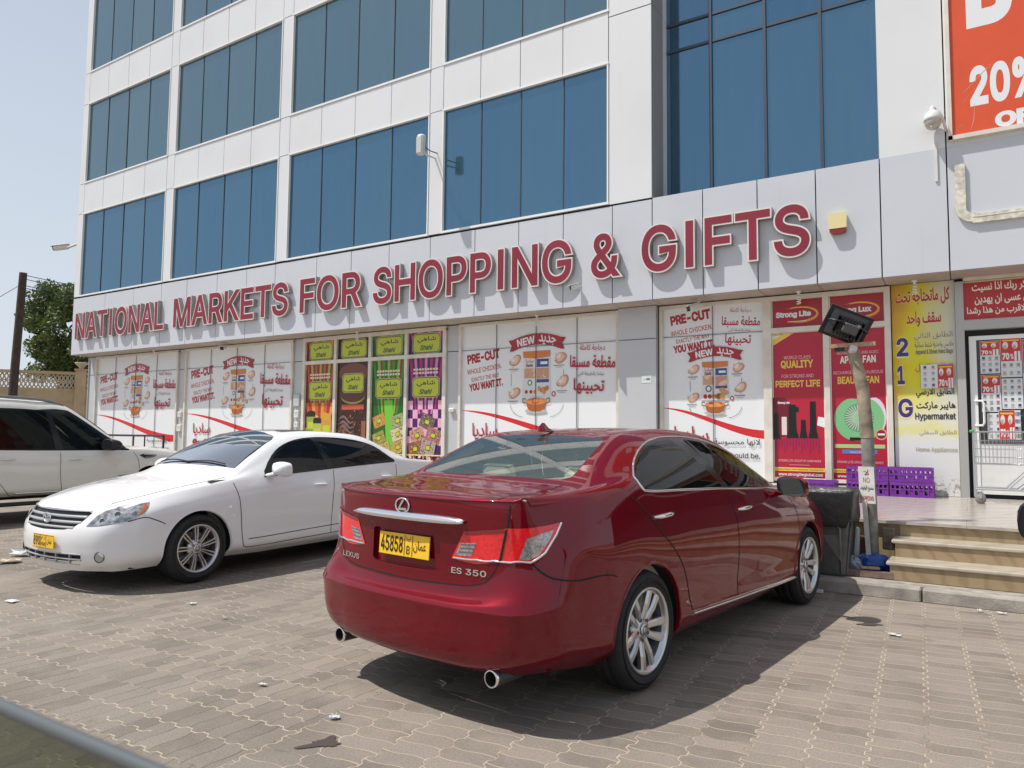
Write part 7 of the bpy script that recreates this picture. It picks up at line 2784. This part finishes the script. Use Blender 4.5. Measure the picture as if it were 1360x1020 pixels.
# black handrail by the corner
b = MB()
M_RAIL = mat('rail_black', (0.02, 0.02, 0.022), 0.4)
b.tube([(-23.4, 11.9, 1.33), (-18.85, 11.9, 1.33)], .03, M_RAIL, n=8)
b.tube([(-18.85, 11.9, 1.33), (-18.85, 11.9, .6)], .03, M_RAIL, n=8)
for x in (-20.3, -19.75, -21.6, -22.6, -23.4):
    b.tube([(x, 11.9, 1.32), (x, 11.9, .6)], .022, M_RAIL, n=6)
single(b, 'handrail', 'black metal handrail in front of the corner shop window', 'handrail', (-21, 11.9, .6))

# ------------------------------------------------------------------ platform and kerb furniture
M_CRATE = mat('crate_purple', (0.16, 0.025, 0.27), 0.45, noise_amt=.12, noise_scale=8)


def crate(x, y, z, w_, d, h, label):
    b = MB()
    m = M_CRATE
    th = .018
    for s in (-1, 1):
        yy = y + s * (d / 2 - th / 2)
        for zz, hh in ((z + .018, .036), (z + h * .52, .022), (z + h - .022, .044)):
            b.box((x, yy, zz), (w_, th + (.008 if zz > z + h * .8 else 0), hh), m)
        n = 9
        for i in range(n + 1):
            b.box((x - w_ / 2 + .012 + (w_ - .024) * i / n, yy - s * .001, z + h / 2), (.022, th - .003, h - .02), m)
        for i in range(0, n, 2):
            b.box((x - w_ / 2 + (w_ * (i + .5) / n), yy - s * .003, z + h * .28), (w_ / n * .8, th - .008, h * .32), m)
        xx_ = x + s * (w_ / 2 - th / 2)
        for zz, hh in ((z + .018, .035), (z + h * .5, .02), (z + h - .022, .043)):
            b.box((xx_, y, zz), (th - .002, d - 2 * th, hh), m)
        for i in range(1, 6):
            b.box((xx_, y - d / 2 + d * i / 6, z + h / 2), (th - .004, .02, h - .02), m)
    b.box((x, y, z + .012), (w_ - .03, d - .03, .012), m)
    single(b, 'plastic_crate', label, 'crate', (x, y, z), 'purple crates stacked on the platform')


ZP = .606
for sx_, cnt, wh in ((-.74, 2, 'beside the yellow directory'), (-1.33, 2, 'behind the floodlight pole'), (-2.05, 1, 'behind the black bag of the bin')):
    hh = .215 if cnt == 2 else .19
    for k_ in range(cnt):
        crate(sx_ + random.uniform(-.01, .01), 12.32 + random.uniform(-.015, .015), ZP + k_ * hh, .57, .40, hh - .004, 'purple plastic crate %s, %s' % (('lower' if k_ == 0 else 'upper') + ' of its pair' if cnt == 2 else 'standing alone', wh))

# shopping trolley
t = thing('shopping_trolley', 'grey wire shopping trolley standing in front of the shop door', 'trolley', (.55, 11.75, ZP))
M_WIRE = mat('trolley_wire', (0.55, 0.56, 0.57), 0.3, metal=.8)
b = MB()
X0_, X1_, Y0_, Y1_ = .03, .95, 11.50, 12.02
def ring_(f, z):
    xa = X0_ + .10 * (1 - f) * 0
    i = .05 * (1 - f)
    return [(X0_ + i * .4, Y0_ + i, z), (X1_ - i, Y0_ + i, z), (X1_ - i, Y1_ - i, z), (X0_ + i * .4, Y1_ - i, z)]
for f, zl, r_ in ((0, 1.13, .006), (.25, 1.22, .0035), (.5, 1.33, .0035), (.75, 1.44, .0035), (1, 1.56, .008)):
    q = ring_(f, zl)
    b.tube(q + [q[0]], r_, M_WIRE, n=5)
lo_, hi_ = ring_(0, 1.13), ring_(1, 1.56)
for e_ in range(4):
    n = 20 if e_ % 2 == 0 else 11
    for i in range(n):
        f = i / n
        A = Vector(lo_[e_]).lerp(Vector(lo_[(e_ + 1) % 4]), f)
        B = Vector(hi_[e_]).lerp(Vector(hi_[(e_ + 1) % 4]), f)
        b.tube([A, B], .0026, M_WIRE, n=4, cap=False)
for i in range(1, 12):
    f = i / 12
    b.tube([Vector(lo_[0]).lerp(Vector(lo_[1]), f), Vector(lo_[3]).lerp(Vector(lo_[2]), f)], .0026, M_WIRE, n=4, cap=False)
b.build('basket', t)
b = MB()
for y in (Y0_ + .02, Y1_ - .02):
    b.tube([(X0_ + .02, y, .80), (.98, y, .80)], .013, M_WIRE, n=7)
    b.tube([(.52, y, .80), (.66, y, .92), (.92, y, 1.13)], .013, M_WIRE, n=7)
    b.tube([(.40, y, .80), (.60, y, 1.02), (.78, y, 1.13)], .011, M_WIRE, n=7)
    b.tube([(X0_ + .02, y, .80), (X0_ + .02, y, .70)], .012, M_WIRE, n=6)
    b.tube([(.92, y, 1.13), (1.06, y, 1.62)], .014, M_WIRE, n=7)
b.tube([(X0_ + .02, Y0_ + .02, .80), (X0_ + .02, Y1_ - .02, .80)], .013, M_WIRE, n=7)
b.tube([(1.06, Y0_ + .02, 1.62), (1.06, Y1_ - .02, 1.62)], .018, mat('handle_green', (0.05, 0.35, 0.10), 0.4), n=8)
b.build('trolley_frame', t)
b = MB()
b.rbox((X0_ - .005, Y0_ + .01, 1.565), (.06, .05, .035), MATS['handle_green'], .01)
b.build('corner_cap', t)
for x in (X0_ + .07, .93):
    for y in (Y0_ + .02, Y1_ - .02):
        b = MB()
        b.lathe([(0, -.018), (.058, -.018), (.064, -.01), (.064, .01), (.058, .018), (0, .018)], mat('castor_grey', (0.20, 0.19, 0.18), 0.6), n=18, axis='y', c=(x, y, ZP + .064))
        b.box((x, y, ZP + .105), (.035, .05, .06), M_WIRE)
        b.build('castor', t)

# bin with a black bag over its rim
t = thing('waste_bin', 'tall grey bin with a black bag over its rim, beside the dark red car', 'bin', (-1.27, 7.95, .118))
M_BIN = mat('bin_grey', (0.085, 0.085, 0.08), 0.5, noise_amt=.3, noise_scale=7)
M_BAG = mat('bag_black', (0.012, 0.012, 0.013), 0.38, bump=.8, bump_scale=14)
bx, by, bz = -1.27, 7.98, .118
def sqr(w_, d, z, r_=.06):
    p = []
    for cx, cy, a0 in ((w_ - r_, d - r_, 0), (-w_ + r_, d - r_, 90), (-w_ + r_, -d + r_, 180), (w_ - r_, -d + r_, 270)):
        for k_ in range(5):
            q = R(a0 + k_ * 22.5)
            p.append((bx + cx + r_ * math.cos(q), by + cy + r_ * math.sin(q), z))
    return p
def loft(mb, rings, m, smooth=True, capb=True):
    n = len(rings[0])
    vs = [p for r_ in rings for p in r_]
    fs = [(i * n + k_, i * n + (k_ + 1) % n, i * n + n + (k_ + 1) % n, i * n + n + k_) for i in range(len(rings) - 1) for k_ in range(n)]
    if capb:
        fs.append(tuple(range(n)))
    mb.add(vs, fs, m, smooth)
b = MB()
loft(b, [sqr(.215, .215, bz), sqr(.22, .22, bz + .03), sqr(.275, .275, bz + .78), sqr(.285, .285, bz + .80)], M_BIN)
for s in (-.5, .5):
    b.tube([(bx + s * .36 + .0, by - .222, bz + .03), (bx + s * .36, by - .262, bz + .46), (bx + s * .22, by - .272, bz + .54)], .012, M_BIN, n=6)
    b.tube([(bx + .222, by + s * .36, bz + .03), (bx + .262, by + s * .36, bz + .46), (bx + .272, by + s * .22, bz + .54)], .012, M_BIN, n=6)
b.build('bin_body', t)
b = MB()
rg = []
for w_, z, j in ((.278, bz + .50, .018), (.292, bz + .56, .012), (.298, bz + .70, .008), (.304, bz + .80, .004), (.300, bz + .825, .004), (.275, bz + .82, .006), (.255, bz + .70, .012)):
    r0 = sqr(w_, w_, z)
    rg.append([(p[0] + random.gauss(0, j * .5), p[1] + random.gauss(0, j * .5), p[2] + random.gauss(0, j)) for p in r0])
loft(b, rg, M_BAG, capb=False)
b.add(sqr(.25, .25, bz + .69), [tuple(range(20))], M_BAG)
b.build('bin_bag', t)

# floodlight on a patched post
t = thing('floodlight_pole', 'patched rusty post leaning at the top with a big black floodlight on it', 'floodlight', (-.90, 8.36, .118))
def post_mat():
    m = mat('post_metal', (0.27, 0.22, 0.16), 0.7, noise_amt=.45, noise_scale=9, bump=.3, bump_scale=25)
    return m
M_POST2 = mat('post_grey', (0.20, 0.19, 0.17), 0.6, noise_amt=.35, noise_scale=12)
b = MB()
b.tube([(-.875, 8.36, .10), (-.885, 8.36, .8), (-.90, 8.36, 1.50)], .062, M_POST2, n=16)
b.tube([(-.90, 8.36, 1.46), (-.915, 8.36, 1.72), (-.93, 8.36, 1.95), (-.965, 8.36, 2.15), (-1.01, 8.36, 2.33), (-1.03, 8.36, 2.40)], [.066, .064, .062, .060, .060, .058], post_mat(), n=16)
b.build('post', t)
b = MB()
M_WOOD = mat('raw_wood', (0.42, 0.31, 0.19), 0.8, noise_amt=.25, noise_scale=20)
b.box((-1.02, 8.33, 2.435), (.44, .07, .04), M_WOOD, rot=(.05, -.03, .1))
b.tube([(-1.02, 8.33, 2.37), (-1.0, 8.28, 2.40)], .04, M_CAM, n=10)
b.box((-1.14, 8.36, 2.395), (.10, .09, .05), M_CAMD)
b.build('bracket', t)
b = MB()
fz = Vector((-.30, .86, .35)).normalized()
fx = Vector((.86, .30, -.42))
fx = (fx - fz * fx.dot(fz)).normalized()
fy_ = fz.cross(fx)
e = Matrix((fx, fy_, fz)).transposed()
hc = Vector((-1.075, 8.33, 2.645))
def hpt(x, y, z):
    return hc + e @ (Vector((x, y, z)) * .88)
sec = [(-.215, -.155, -.02), (.215, -.155, -.02), (.215, .155, -.02), (-.215, .155, -.02)]
fr_ = [(-.20, -.14, .06), (.20, -.14, .06), (.20, .14, .06), (-.20, .14, .06)]
bk_ = [(-.10, -.07, -.13), (.10, -.07, -.13), (.10, .07, -.13), (-.10, .07, -.13)]
M_FL = mat('floodlight_black', (0.020, 0.020, 0.022), 0.38, noise_amt=.2, noise_scale=20)
vs = [hpt(*p) for p in bk_ + sec + fr_]
b.add(vs, [(0, 3, 2, 1)] + [(i, (i + 1) % 4, 4 + (i + 1) % 4, 4 + i) for i in range(4)] + [(4 + i, 4 + (i + 1) % 4, 8 + (i + 1) % 4, 8 + i) for i in range(4)] + [(8, 9, 10, 11)], M_FL)
for k_ in range(9):
    x = -.16 + k_ * .04
    b.box(hpt(x, 0, -.085), (.006, .22, .09), M_FL, rot=e)
b.box(hpt(0, 0, .0), (.46, .33, .02), M_FL, rot=e)
b.build('lamp_housing', t)
b = MB()
b.rbox(hpt(.02, .0, -.15), (.16, .10, .05), mat('gear_grey', (0.10, 0.10, 0.105), 0.4), .01, rot=e)
b.box(hpt(.10, -.05, -.125), (.05, .04, .012), mat('lamp_label', (0.6, 0.6, 0.58), 0.4), rot=e)
b.build('gear_box', t)
b = MB()
for s in (-1, 1):
    b.tube([hpt(s * .225, 0, 0), hpt(s * .225, -.03, -.15), hpt(s * .10, -.06, -.19), Vector((-1.04, 8.34, 2.46))], .010, M_FL, n=6)
b.build('stirrup', t)
b = MB()
b.quad(hpt(-.18, -.12, .062), hpt(.18, -.12, .062), hpt(.18, .12, .062), hpt(-.18, .12, .062), mat('lamp_glass', (0.4, 0.42, 0.42), 0.06, metal=.5))
b.build('lamp_glass', t)

# hand-made notice on a stick
t = thing('notice_stick', 'hand lettered white notice on a pale stick leaning by the floodlight post', 'notice', (-.89, 8.12, .12))
b = MB()
b.box((-.905, 8.20, .47), (.045, .025, .72), mat('stick_white', (0.55, 0.53, 0.48), 0.7, noise_amt=.2), rot=(.05, -.05, .1))
b.build('stick', t)
b = MB()
ux, uz = Vector((.985, -.17, 0)), Vector((-.03, .05, 1)).normalized()
nn = ux.cross(uz).normalized()
o_ = Vector((-.965, 8.19, .80))
M_NOTE = mat('notice_white', (0.62, 0.60, 0.56), 0.6, noise_amt=.15)
vs = [o_, o_ + ux * .15, o_ + ux * .15 + uz * .37, o_ + uz * .37]
b.add(vs + [p - nn * .006 for p in vs], [(0, 1, 2, 3), (4, 7, 6, 5), (0, 4, 5, 1), (1, 5, 6, 2), (2, 6, 7, 3), (3, 7, 4, 0)], M_NOTE)
put_text(b, 'ممنوع الوقوف', o_ + ux * .012 + uz * .12, ux, uz, .125, .06, BLK, ar=True, push=.002, bold=.01)
put_text(b, 'NO', o_ + ux * .045 + uz * .21, ux, uz, .06, .05, ink(150, 60, 60), push=.002)
put_text(b, 'PARKING', o_ + ux * .012 + uz * .03, ux, uz, .125, .045, ink(190, 70, 80), push=.002, bold=.02)
put_text(b, 'لا', o_ + ux * .05 + uz * .285, ux, uz, .05, .055, ink(150, 60, 60), ar=True, push=.002)
b.build('notice_board', t)

# odds and ends in the corner beside the steps
def lumpy(c, s, m, seed, n=10, k_=.25, flat=True):
    b = MB()
    vs, fs = [], []
    for i in range(n + 1):
        for j in range(n * 2):
            th, ph = math.pi * i / n, math.pi * j / n
            d = Vector((math.sin(th) * math.cos(ph), math.sin(th) * math.sin(ph), math.cos(th)))
            f = 1 + k_ * noise.noise(d * 2.2 + Vector((seed, 0, 0))) + k_ * .6 * noise.noise(d * 5 + Vector((seed, 3, 0)))
            p = [c[q] + d[q] * s[q] * f for q in range(3)]
            if flat:
                p[2] = max(p[2], c[2] - s[2] * .75)
            vs.append(p)
    for i in range(n):
        for j in range(2 * n):
            fs.append((i * 2 * n + j, i * 2 * n + (j + 1) % (2 * n), (i + 1) * 2 * n + (j + 1) % (2 * n), (i + 1) * 2 * n + j))
    b.add(vs, fs, m, False)
    return b
single(lumpy((-.85, 8.22, .20), (.17, .12, .10), mat('bag_blue', (0.01, 0.07, 0.34), 0.3), 3), 'plastic_bag', 'crumpled blue plastic bag on the ground behind the notice stick', 'bag', (-.85, 8.22, .12))
single(lumpy((-1.02, 8.12, .185), (.07, .07, .085), mat('bag_pale', (0.32, 0.35, 0.40), 0.35), 9), 'plastic_bag', 'small pale see-through plastic bag beside the blue one', 'bag', (-1.02, 8.12, .12))
b = MB()
b.rbox((-1.03, 8.34, .33), (.07, .07, .42), mat('foam_white', (0.60, 0.62, 0.66), 0.6), .015, rot=(.08, .05, 0))
single(b, 'foam_block', 'upright white foam offcut between the bin and the notice stick', 'offcut', (-1.03, 8.34, .12))
b = MB()
b.box((-.90, 7.88, .150), (.50, .075, .055), mat('old_plank', (0.17, 0.115, 0.095), 0.8, noise_amt=.3, noise_scale=14), rot=(0, 0, .04))
single(b, 'timber_plank', 'brown timber plank lying on the kerb strip beside the lowest step', 'plank', (-.9, 7.88, .12))
b = MB()
b.rbox((-.86, 7.96, .195), (.17, .08, .02), M_WOOD, .005, rot=(0, 0, .2))
single(b, 'wood_offcut', 'small fresh wood offcut lying on the brown plank', 'offcut', (-.86, 7.96, .18))
b = MB()
b.rbox((-.735, 8.46, .43), (.11, .08, .22), mat('rust_box', (0.16, 0.125, 0.09), 0.7, noise_amt=.4, noise_scale=20), .01)
single(b, 'junction_box', 'rusty junction box on the platform edge behind the post', 'junction box', (-.735, 8.46, .32))
b = MB()
b.rbox((-.95, 8.47, .28), (.16, .10, .30), mat('box_brown', (0.15, 0.085, 0.055), 0.8, noise_amt=.2), .01, rot=(.05, .1, 0))
single(b, 'cardboard_box', 'dark brown carton squeezed between the post and the platform', 'carton', (-.95, 8.47, .12))

# litter, one piece each
M_PAPER = mat('paper_white', (0.56, 0.555, 0.53), 0.7, noise_amt=.25, noise_scale=30)
def scrap(x, y, s, label, m=M_PAPER, h=.012, rz=0.0, asp=.55):
    b = MB()
    n = 6
    s *= .72
    vs = []
    for i in range(n):
        for j in range(n):
            u_, v_ = (i / (n - 1) - .5) * s, (j / (n - 1) - .5) * s * asp
            q = noise.noise(Vector((x * 7 + i * .9, y * 5 + j * .9, 0)))
            r0 = rot2(u_ * (1 + .6 * q), v_ * (1 + .9 * noise.noise(Vector((i * 1.3, x * 3, y * 3)))), rz)
            vs.append((x + r0[0], y + r0[1], .005 + h * (.5 + abs(q) * 1.6)))
    fs = [(i * n + j, i * n + j + 1, i * n + n + j + 1, i * n + n + j) for i in range(n - 1) for j in range(n - 1)]
    b.add(vs, fs, m)
    single(b, 'paper_scrap', label, 'litter', (x, y, 0), 'scraps of litter on the paving')
scrap(-9.3, 4.2, .36, 'large clear plastic sheet lying in front of the white sedan', mat('plastic_clear', (0.55, 0.57, 0.58), 0.3), .05, .4)
scrap(-8.95, 3.9, .30, 'crumpled tan paper bag on the paving ahead of the white sedan', mat('paper_tan', (0.55, 0.44, 0.30), 0.7), .04, 1.0, .7)
scrap(-5.59, 3.85, .09, 'white scrap on the open paving beside the front wheel of the white sedan', rz=.3)
scrap(-6.9, 3.05, .14, 'long white paper scrap on the paving in front of the white sedan', rz=.2)
scrap(-3.48, 2.87, .07, 'small white card scrap on the paving behind the dark red car', rz=.2)
scrap(-2.78, 2.75, .07, 'pale blue scrap beside the brown stain', mat('scrap_blue', (0.55, 0.63, 0.70), 0.5), rz=.8)
scrap(-.51, 6.15, .10, 'white scrap alone on the paving in front of the steps', rz=-.3)
scrap(.03, 7.40, .06, 'white scrap against the kerb below the steps', rz=.4, h=.02)
scrap(.18, 7.42, .09, 'flat white scrap against the kerb at the edge of view', rz=-.1)
scrap(-4.95, 3.70, .05, 'torn grey scrap on the paving midway between the cars', mat('scrap_grey', (0.35, 0.35, 0.36), 0.6), rz=.6)
b = MB()
b.rbox((-1.27, 7.42, .02), (.13, .05, .03), M_PAPER, .006, rot=(0, 0, .1))
single(b, 'paper_cup', 'flattened white cup on the paving below the bin', 'litter', (-1.27, 7.42, 0), 'scraps of litter on the paving')
# stains: thin irregular sheets of spilt liquid
def stain(x, y, w_, d, seed, rz, label, col=(0.06, 0.045, 0.038), arms=0):
    b = MB()
    p = []
    for i in range(48):
        t_ = 2 * math.pi * i / 48
        f = .55 + .55 * noise.noise(Vector((math.cos(t_) * 1.3 + seed, math.sin(t_) * 1.3, seed)))
        if arms:
            f = .28 + .95 * max(0, math.cos(arms * t_ / 2 + seed)) ** 6 * (.7 + .5 * noise.noise(Vector((t_, seed, 1)))) + .12 * noise.noise(Vector((t_ * 3, seed, 2)))
        r0 = rot2(w_ * f * math.cos(t_), d * f * math.sin(t_), rz)
        p.append((x + r0[0], y + r0[1], .004))
    b.add([(x, y, .004)] + p, [(0, 1 + i, 1 + (i + 1) % 48) for i in range(48)], mat('stain_%d' % int(seed * 10), col, .6))
    o = single(b, 'stain', label, 'stain', (x, y, 0))
    o['kind'] = 'structure'
stain(-2.60, 2.52, .24, .13, 2.3, .35, 'dark brown spill with arms on the paving', arms=5)
stain(-.70, 6.42, .17, .08, 1.1, .6, 'round oil spot on the paving')

# ------------------------------------------------------------------ at the edges: boundary wall, tree, pole, mirror, open car window
M_STUC = mat('stucco_tan', (0.46, 0.35, 0.22), 0.85, noise_amt=.15, noise_scale=2, bump=.2)
P0, P1 = Vector((-37.3, 8.6, 0)), Vector((-28.4, 23.2, 0))
dv = (P1 - P0).normalized()
nv = Vector((dv.y, -dv.x, 0))
t = thing('boundary_wall', 'tan boundary wall with a pierced lattice band and urn capped posts beyond the building', 'wall', (P0 + P1) / 2)
wl = MB()
ang = math.atan2(dv.y, dv.x)
L_ = (P1 - P0).length
def along(s_, z, off=0.0):
    return P0 + dv * s_ + nv * off + Vector((0, 0, z))
wl.box(along(L_ / 2, 1.62), (L_, .22, 3.24), M_STUC, rot=(0, 0, ang))
wl.box(along(L_ / 2, 3.90), (L_, .26, .12), M_STUC, rot=(0, 0, ang))
wl.box(along(L_ / 2, 2.72), (L_, .25, .10), M_STUC, rot=(0, 0, ang))
wl.build('wall_body', t)
lt = MB()
s_ = .2
while s_ < L_:
    for sg_ in (-1, 1):
        a_ = along(s_, 3.24)
        b_ = along(s_ + sg_ * .30, 3.84)
        lt.tube([a_, (a_ + b_) / 2 + nv * .001, b_], .028, mat('lattice_stone', (0.55, 0.47, 0.35), .8), n=4, smooth=False)
    for z in (3.39, 3.54, 3.69):
        lt.box(along(s_ + .07, z), (.08, .07, .05), MATS['lattice_stone'], rot=(0, 0, ang))
    s_ += .15
lt.build('lattice', t)
for s_ in (1.4, 6.05, 9.32, 12.6, 15.9):
    ps = MB()
    c = along(s_, 0)
    ps.box((c.x, c.y, 2.02), (.40, .40, 4.04), M_STUC, rot=(0, 0, ang))
    ps.box((c.x, c.y, 4.07), (.50, .50, .06), M_STUC, rot=(0, 0, ang))
    ps.lathe([(0, 0), (.10, 0), (.09, .06), (.13, .12), (.24, .22), (.27, .28), (.24, .29), (0, .27)], mat('urn_stone', (0.50, 0.43, 0.33), .8), n=16, c=(c.x, c.y, 4.10))
    ps.build('post', t)

t = thing('utility_pole', 'dark wooden utility pole with wires, standing in front of the tan boundary wall', 'utility pole', (-31.2, 13.5, 0))
b = MB()
b.tube([(-31.35, 13.42, 0), (-31.25, 13.46, 4), (-31.12, 13.5, 7.58)], [.165, .15, .135], mat('pole_wood', (0.055, 0.038, 0.03), .85, noise_amt=.35, noise_scale=6), n=12)
b.build('pole', t)
b = MB()
for dz, ex in ((7.5, Vector((-22.0, 25, 6.6))), (7.35, Vector((-22.0, 25.3, 6.2))), (7.1, Vector((-22.5, 25, 5.9))), (7.0, Vector((-22.5, 26, 5.6)))):
    s0 = Vector((-31.12, 13.5, dz))
    pts = []
    for i in range(9):
        q = i / 8
        p = s0.lerp(ex, q)
        p.z -= .5 * math.sin(math.pi * q)
        pts.append(p)
    b.tube(pts, .014, M_RAIL, n=4)
b.tube([(-31.2, 13.45, 7.1), (-33.2, 12.1, 5.55)], .012, M_RAIL, n=4)
b.tube([(-33.2, 12.1, 5.55), (-33.28, 12.05, 5.25)], .05, M_RAIL, n=6)
b.tube([(-33.28, 12.05, 5.25), (-35.2, 10.9, 3.9)], .012, M_RAIL, n=4)
b.build('wire', t)

# the tree
def leaf_mat(name, col):
    m = bpy.data.materials.new(name)
    m.use_nodes = True
    tt = m.node_tree
    p = tt.nodes['Principled BSDF']
    M = NodeMath(tt)
    gN = tt.nodes.new('ShaderNodeNewGeometry')
    n1 = noise_out(tt, gN.outputs['Position'], .9, 3)
    n2 = tt.nodes.new('ShaderNodeTexWhiteNoise')
    n2.noise_dimensions = '1D'
    tt.links.new(gN.outputs['Random Per Island'], n2.inputs['W'])
    c = mixcol(tt, ramp(M, n1, .35, .65), col, tuple(v * 1.5 for v in col))
    c = mixcol(tt, M('MULTIPLY', n2.outputs['Value'], .5), c, (col[0] * .6, col[1] * .55, col[2] * .6))
    tt.links.new(c, p.inputs['Base Color'])
    p.inputs['Roughness'].default_value = .55
    out = tt.nodes['Material Output']
    tl = tt.nodes.new('ShaderNodeBsdfTranslucent')
    tt.links.new(c, tl.inputs[0])
    mx = tt.nodes.new('ShaderNodeMixShader')
    mx.inputs[0].default_value = .25
    tt.links.new(p.outputs[0], mx.inputs[1])
    tt.links.new(tl.outputs[0], mx.inputs[2])
    tt.links.new(mx.outputs[0], out.inputs[0])
    return m


def tree(loc, hgt, rad, label, seed, nclump=95, leaves=85):
    rg_ = np.random.default_rng(seed)
    t = thing('leafy_tree', label, 'tree', loc)
    x, y, _ = loc
    tb = MB()
    M_BARK = mat('bark', (0.11, 0.085, 0.065), .9, noise_amt=.3, noise_scale=8)
    tb.tube([(x, y, 0), (x + .05, y, hgt * .2), (x - .05, y + .1, hgt * .42), (x + .1, y, hgt * .7)], [.24, .19, .15, .07], M_BARK, n=10)
    cl_ = []
    for i in range(nclump):
        d = rg_.normal(size=3)
        d /= np.linalg.norm(d)
        r_ = rg_.uniform(.45, 1.0) ** .5
        c = np.array([x, y, hgt * .66]) + d * np.array([rad, rad, hgt * .34]) * r_ * (1 + .22 * noise.noise(Vector(d * 1.8 + seed)))
        cl_.append((c, rg_.uniform(.28, .55) * rad * .42))
    for c, r_ in cl_[::7]:
        s0 = Vector((x, y, hgt * rg_.uniform(.25, .5)))
        tb.tube([s0, s0.lerp(Vector(c), .5) + Vector((0, 0, .15)), Vector(c)], [.07, .045, .015], M_BARK, n=6)
    tb.build('trunk', t)
    vs, fs = [], []
    for c, r_ in cl_:
        n = int(leaves * (r_ / (rad * .18)) ** 1.3)
        d = rg_.normal(size=(n, 3))
        d /= np.linalg.norm(d, axis=1, keepdims=True)
        pos = c + d * (r_ * rg_.uniform(.3, 1.0, (n, 1)) ** .5) * np.array([1, 1, .75])
        for p in pos:
            a_ = rg_.normal(size=3)
            a_ /= np.linalg.norm(a_)
            b_ = np.cross(a_, rg_.normal(size=3))
            b_ /= np.linalg.norm(b_)
            s = rg_.uniform(.07, .14)
            k0 = len(vs)
            vs += [p - a_ * s, p + b_ * s * .45, p + a_ * s, p - b_ * s * .45]
            fs.append((k0, k0 + 1, k0 + 2, k0 + 3))
    cr = MB()
    cr.add(vs, fs, leaf_mat('leaf_%d' % seed, (0.085, 0.125, 0.032)))
    o = cr.build('crown', t, fixn=False)


tree((-37.3, 19.4, 0), 9.3, 3.1, 'dense dark green tree rising behind the tan boundary wall', 5, 190, 170)
tree((-31.0, 27.0, 0), 8.0, 2.6, 'leafy tree half hidden behind the corner of the building', 8, 110, 110)

# mirror of a parked motorbike just entering the view
t = thing('motorbike_mirror', 'black motorbike mirror on a bent stalk at the very edge of view before the steps', 'mirror', (.42, 3.55, 0))
b = MB()
ring0 = []
vs, fs = [], []
prof = [(-.045, .55), (-.03, .85), (0, 1.0), (.012, 1.0), (.016, .92)]
for yy, sc_ in prof:
    for k_ in range(20):
        q = 2 * math.pi * k_ / 20
        cx, cz = math.cos(q), math.sin(q)
        vs.append((.235 + math.copysign(abs(cx) ** .7, cx) * .085 * sc_, 3.55 - yy, 1.135 + math.copysign(abs(cz) ** .7, cz) * .085 * sc_))
for i in range(4):
    for k_ in range(20):
        j = (k_ + 1) % 20
        fs.append((i * 20 + k_, i * 20 + j, i * 20 + 20 + j, i * 20 + 20 + k_))
fs.append(tuple(range(20)))
b.add(vs, fs, M_CAMD, True)
b.build('mirror_housing', t)
b = MB()
b.add([(p[0], p[1] + .002, p[2]) for p in vs[80:]], [tuple(range(20))], MATS['mirror_glass'])
b.build('mirror_glass', t)
b = MB()
b.tube([(.33, 3.58, 1.10), (.40, 3.58, .98), (.42, 3.56, .86), (.42, 3.55, 0)], .012, M_RAIL, n=8)
b.build('stalk', t)

# the photographer's own car: lowered window glass and door skin
t = thing('car_door', 'door of the car the picture is taken from, its tinted window glass half lowered', 'car door', (-.3, .23, .2))
b = MB()
G_OWN = glass_mat('own_window_glass', (0.006, 0.008, 0.005), (0.20, 0.24, 0.18), ior=1.4)
xs_ = np.linspace(-1.15, .62, 12)
top_ = [(x, .226, 1.283 - .012 * ((x + .3) / .8) ** 2) for x in xs_]
low_ = [(x, .262, .93) for x in xs_]
n = len(top_)
b.add(top_ + low_, [(i, n + i, n + i + 1, i + 1) for i in range(n - 1)], G_OWN, True)
b.build('window_glass', t, fixn=False)
b = MB()
b.tube([(p[0], p[1], p[2] + .0005) for p in top_], .0042, mat('glass_edge', (0.085, 0.095, 0.10), .4), n=8)
b.build('glass_edge', t)
b = MB()
b.rbox((-.26, .29, .60), (1.85, .10, .68), mat('own_paint', (0.05, 0.055, 0.06), .3, coat=1.0), .03)
b.build('door_skin', t)
